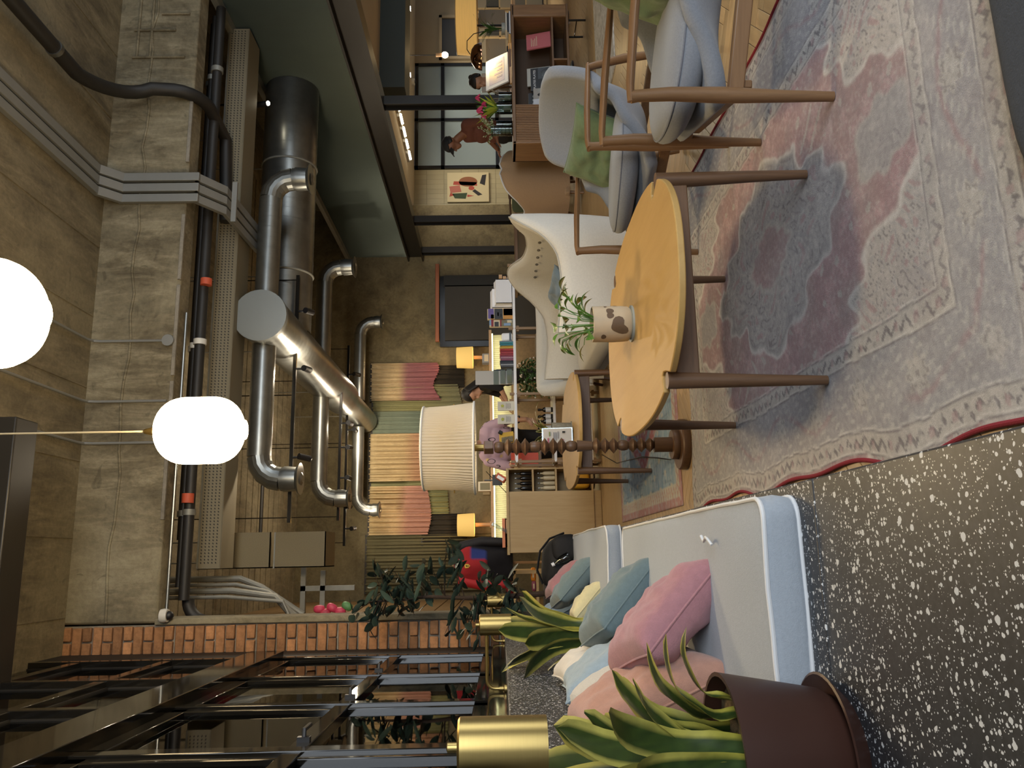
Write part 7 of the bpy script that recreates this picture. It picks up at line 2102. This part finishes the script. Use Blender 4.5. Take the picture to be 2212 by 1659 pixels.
def haircap(t, c, fwd, up, s, mat, low=-.2, back=0.0, name='hair', long=0):
    c, f, u = Vector(c), Vector(fwd).normalized(), Vector(up).normalized(); r = f.cross(u)
    g = G()
    def fn(a_, v):
        an = 2 * PI * a_; la = lerp(low, PI / 2 * .995, v)
        fr = math.cos(an)
        la2 = la if fr < .25 else lerp(max(low, .35), PI / 2 * .995, v)
        p = c + u * (.02 * s) + (f * fr * 1.06 + r * math.sin(an)) * (.098 * s * math.cos(la2)) - f * .008 * s + u * (.10 * s * math.sin(la2))
        return p
    g.grid(fn, 28, 10, wu=True).build(name, mat, t, ang=80, solid=.008)
    if long:
        def fl2(a_, v):
            an = lerp(PI * .45, PI * 1.55, a_)
            p = c + (f * math.cos(an) * 1.05 + r * math.sin(an)) * (.10 * s * (1 + .15 * v)) + u * (.04 - long * v)
            return p
        G().grid(fl2, 18, 8).build(name, mat, t, ang=80, solid=.02)

# man in a black cap looking down, standing behind the sideboard (faces -X)
F, U_ = (-1, 0, -.35), (-.35, 0, 1)
hc = (-.17, 0, 1.625)
bn = [((0, -.07, .93), (0, .07, .93), .125, .125, 1), ((0, -.06, 1.05), (0.01, .06, 1.05), .125, .125, 2), ((.02, -.07, 1.22), (.02, .07, 1.22), .13, .13, 2), ((.03, -.11, 1.37), (.03, .11, 1.37), .105, .105, 2), ((.02, -.15, 1.43), (.02, .15, 1.43), .065, .065, 2), ((-.01, 0, 1.45), (-.10, 0, 1.55), .058, .055, 0),
      ((.02, -.19, 1.42), (.03, -.235, 1.18), .062, .05, 2), ((.03, -.235, 1.17), (-.17, -.20, 1.02), .043, .032, 0), ((.02, .19, 1.42), (.05, .235, 1.16), .062, .05, 2), ((.05, .235, 1.15), (-.15, .20, 1.0), .043, .032, 0)]
bn += head(hc, F, U_, 0)
bn += hand((-.17, -.20, 1.02), (-1, .1, -.2), (0, 0, 1), (0, 1, 0), 0) + hand((-.15, .20, 1.0), (-1, -.1, -.2), (0, 0, 1), (0, -1, 0), 0)
for s in (-1, 1):
    bn += [((0, s * .09, .90), (.01, s * .10, .50), .095, .065, 1), ((.01, s * .10, .50), (.03, s * .10, .09), .062, .042, 1), ((.03, s * .10, .055), (-.15, s * .11, .04), .042, .036, 3)]
mn = person('person', 'person in a black cap and brown t-shirt looking down behind the sideboard', (5.62, 10.0, 0), 0, bn, ['skin_brown', 'jeans_black', 'tee_brown', 'black_plastic'])
face_parts(mn, hc, F, U_)
c, f, u = Vector(hc), Vector(F).normalized(), Vector(U_).normalized(); r = f.cross(u)
haircap(mn, hc, F, U_, 1.06, M('cap_black', '#121316', .8), low=.10, name='cap')
g = G()
g.grid(lambda a_, v: c + u * (.055 - .02 * (2 * a_ - 1) ** 2 - .025 * v) + f * (.085 + .085 * v * (1 - .35 * (2 * a_ - 1) ** 2)) + r * ((2 * a_ - 1) * .085), 11, 5).build('cap_brim', 'cap_black', mn, solid=.006)
haircap(mn, hc, F, U_, .99, 'hair_black', low=-.35)
G().prism([(-.006, -.012), (.006, -.012), (.004, .012), (-.004, .012)], 0, .004, lambda q: c + u * (.09 + q.y) - r * (-.088 + q.z) + f * (.01 + q.x)).build('cap_mark', 'white_paint', mn)

# seated person with a headset, dark hair in a bun
F, U_ = (-.8, -.35, -.25), (-.15, -.1, 1)
hc = (0, 0, 1.245)
bn = [((.06, -.05, .55), (.06, .05, .55), .15, .15, 2), ((.06, -.06, .70), (.06, .06, .70), .13, .13, 2), ((.05, -.09, .92), (.05, .09, .92), .115, .115, 2), ((.05, -.13, 1.0), (.05, .13, 1.0), .065, .065, 2), ((.03, 0, 1.04), (.01, 0, 1.17), .05, .048, 0),
      ((.05, -.17, .99), (.03, -.21, .80), .055, .045, 2), ((.03, -.21, .80), (-.20, -.16, .82), .04, .028, 2), ((.05, .17, .99), (.03, .21, .80), .055, .045, 2), ((.03, .21, .80), (-.20, .16, .82), .04, .028, 2)]
bn += head(hc, F, U_, 0, .97) + hand((-.20, -.16, .82), (-1, .1, -.1), (0, 0, 1), (0, 1, 0), 0) + hand((-.20, .16, .82), (-1, -.1, -.1), (0, 0, 1), (0, -1, 0), 0)
for s in (-1, 1): bn += [((.05, s * .09, .50), (-.38, s * .10, .50), .085, .06, 1), ((-.38, s * .10, .50), (-.36, s * .10, .09), .055, .04, 1), ((-.36, s * .10, .05), (-.52, s * .11, .04), .04, .034, 1)]
wm = person('person', 'seated person with dark tied hair and a headset behind the framed print', (6.14, 9.62, 0), 0, bn, ['skin', 'jeans_black', 'knit_grey'])
face_parts(wm, hc, F, U_, .97); haircap(wm, hc, F, U_, 1.0, 'hair_black', low=-.30)
c, f, u = Vector(hc), Vector(F).normalized(), Vector(U_).normalized(); r = f.cross(u)
G().ell(c - f * .10 + u * .07, (.04, .04, .04), 8).build('hair_bun', 'hair_black', wm)
G().tube([c + r * .095 * math.cos(a) + u * (.02 + .105 * math.sin(a)) for a in [PI * i / 10 for i in range(11)]], .008, 6).build('headset_band', 'black_plastic', wm)
for k in (-1, 1): G().ell(c + r * .098 * k, (.02, .02, .028), 6).build('ear_cup', 'black_plastic', wm)
st2 = thing('desk_stool', 'black stool under the seated person with the headset', 'stool', (6.2, 9.62, 0))
G().lathe([(.19, .36), (.19, .40)], 24, (6.2, 9.62, 0)).build('seat', 'black_plastic', st2); G().tube([(6.2, 9.62, .02), (6.2, 9.62, .36)], .03, 10).build('post', 'black_steel', st2); G().lathe([(.2, 0), (.2, .02)], 24, (6.2, 9.62, 0)).build('base', 'black_steel', st2)

# person in a lilac patterned shirt bending to the shelf behind the floor lamp
msh2, nt2, b2 = newmat('shirt_print'); MATS['shirt_print'] = msh2
co2 = coords(nt2)
v1_ = nd(nt2, 'ShaderNodeTexVoronoi'); v1_.inputs['Scale'].default_value = 9; nt2.links.new(co2, v1_.inputs['Vector'])
v2_ = nd(nt2, 'ShaderNodeTexVoronoi'); v2_.inputs['Scale'].default_value = 15; nt2.links.new(coords(nt2, (1, 1, .6)), v2_.inputs['Vector'])
sp2 = nd(nt2, 'ShaderNodeSeparateColor'); nt2.links.new(v2_.outputs['Color'], sp2.inputs[0])
base_ = mixc(nt2, ramp(nt2, v1_.outputs['Distance'], [(.15, 1.0), (.19, 0.0)]), '#b79aa6', '#cdb07c')
rg_ = ramp(nt2, v2_.outputs['Distance'], [(.33, 0.0), (.36, 1.0), (.41, 1.0), (.44, 0.0)])
mk_ = nd(nt2, 'ShaderNodeMath', operation='MULTIPLY'); nt2.links.new(rg_, mk_.inputs[0]); nt2.links.new(ramp(nt2, sp2.outputs[0], [(.5, 0.0), (.52, 1.0)]), mk_.inputs[1])
nt2.links.new(mixc(nt2, mk_.outputs[0], base_, '#201d22'), b2.inputs['Base Color']); b2.inputs['Roughness'].default_value = .9
F, U_ = (-.05, -.8, -.5), (0, -.45, .9)
hc = (-.02, -.16, 1.40)
bn = [((-.06, 0, .88), (.08, 0, .88), .125, .125, 1), ((-.07, -.01, .98), (.09, -.01, .98), .13, .13, 2), ((-.08, -.04, 1.10), (.10, -.04, 1.10), .125, .125, 2), ((-.11, -.07, 1.19), (.14, -.07, 1.18), .095, .095, 2), ((0, -.09, 1.25), (-.02, -.13, 1.33), .052, .052, 0),
      ((.20, -.08, 1.17), (.27, -.12, .95), .065, .06, 2), ((.27, -.12, .95), (.25, -.26, .74), .04, .03, 0), ((-.19, -.08, 1.17), (-.26, -.10, .94), .065, .06, 2), ((-.26, -.10, .94), (-.2, -.25, .80), .04, .03, 0)]
bn += head(hc, F, U_, 0) + hand((.25, -.26, .74), (-.3, -.2, -1), (.5, -1, 0), (-1, -.2, 0), 0) + hand((-.2, -.25, .80), (.3, -.2, -1), (-.5, -1, 0), (1, -.2, 0), 0)
for s in (-1, 1): bn += [((s * .09, .02, .84), (s * .10, .0, .46), .095, .065, 1), ((s * .10, .0, .46), (s * .10, .03, .09), .06, .042, 1), ((s * .10, .03, .05), (s * .11, -.14, .04), .042, .036, 1)]
pk = person('person', 'person in a lilac leaf-print shirt bending over the white shelf', (1.26, 9.25, 0), 0, bn, ['skin', 'top_black', 'shirt_print'])
face_parts(pk, hc, F, U_); haircap(pk, hc, F, U_, 1.02, 'hair_black', low=-.3)
G().tube([(.262 + .036 * math.cos(2 * PI * i / 16), -.20 + .036 * math.sin(2 * PI * i / 16), .825 + .012 * math.sin(2 * PI * i / 16)) for i in range(16)], .010, 6, closed=True).build('wrist_band', 'black_plastic', pk)

# long-haired person in black bending over the counter side
F, U_ = (-.7, -.3, -.65), (-.55, 0, .85)
hc = (-.05, 0, 1.40)
bn = [((.18, -.06, .92), (.18, .06, .92), .125, .125, 1), ((.14, -.07, 1.05), (.14, .07, 1.05), .12, .12, 1), ((.08, -.10, 1.18), (.08, .10, 1.18), .10, .10, 1), ((.04, -.14, 1.24), (.04, .14, 1.24), .06, .06, 1), ((.02, 0, 1.27), (-.02, 0, 1.34), .05, .05, 0),
      ((.04, -.17, 1.23), (-.03, -.20, 1.02), .055, .045, 1), ((-.03, -.20, 1.02), (-.16, -.16, .95), .038, .028, 0), ((.04, .17, 1.23), (-.03, .20, 1.02), .055, .045, 1), ((-.03, .20, 1.02), (-.16, .16, .95), .038, .028, 0)]
bn += head(hc, F, U_, 0, .96) + hand((-.16, -.16, .95), (-1, .1, -.4), (0, 0, 1), (0, 1, 0), 0) + hand((-.16, .16, .95), (-1, -.1, -.4), (0, 0, 1), (0, -1, 0), 0)
for s in (-1, 1): bn += [((.18, s * .09, .88), (.18, s * .10, .48), .09, .062, 1), ((.18, s * .10, .48), (.2, s * .10, .09), .058, .042, 1), ((.2, s * .10, .05), (.04, s * .11, .04), .042, .036, 1)]
dkp = person('person', 'long-haired person dressed in black stooping behind the white shelf', (2.17, 10.5, 0), 0, bn, ['skin', 'top_black'])
face_parts(dkp, hc, F, U_, .96); haircap(dkp, hc, F, U_, 1.05, 'hair_black', low=-.4, long=.26)
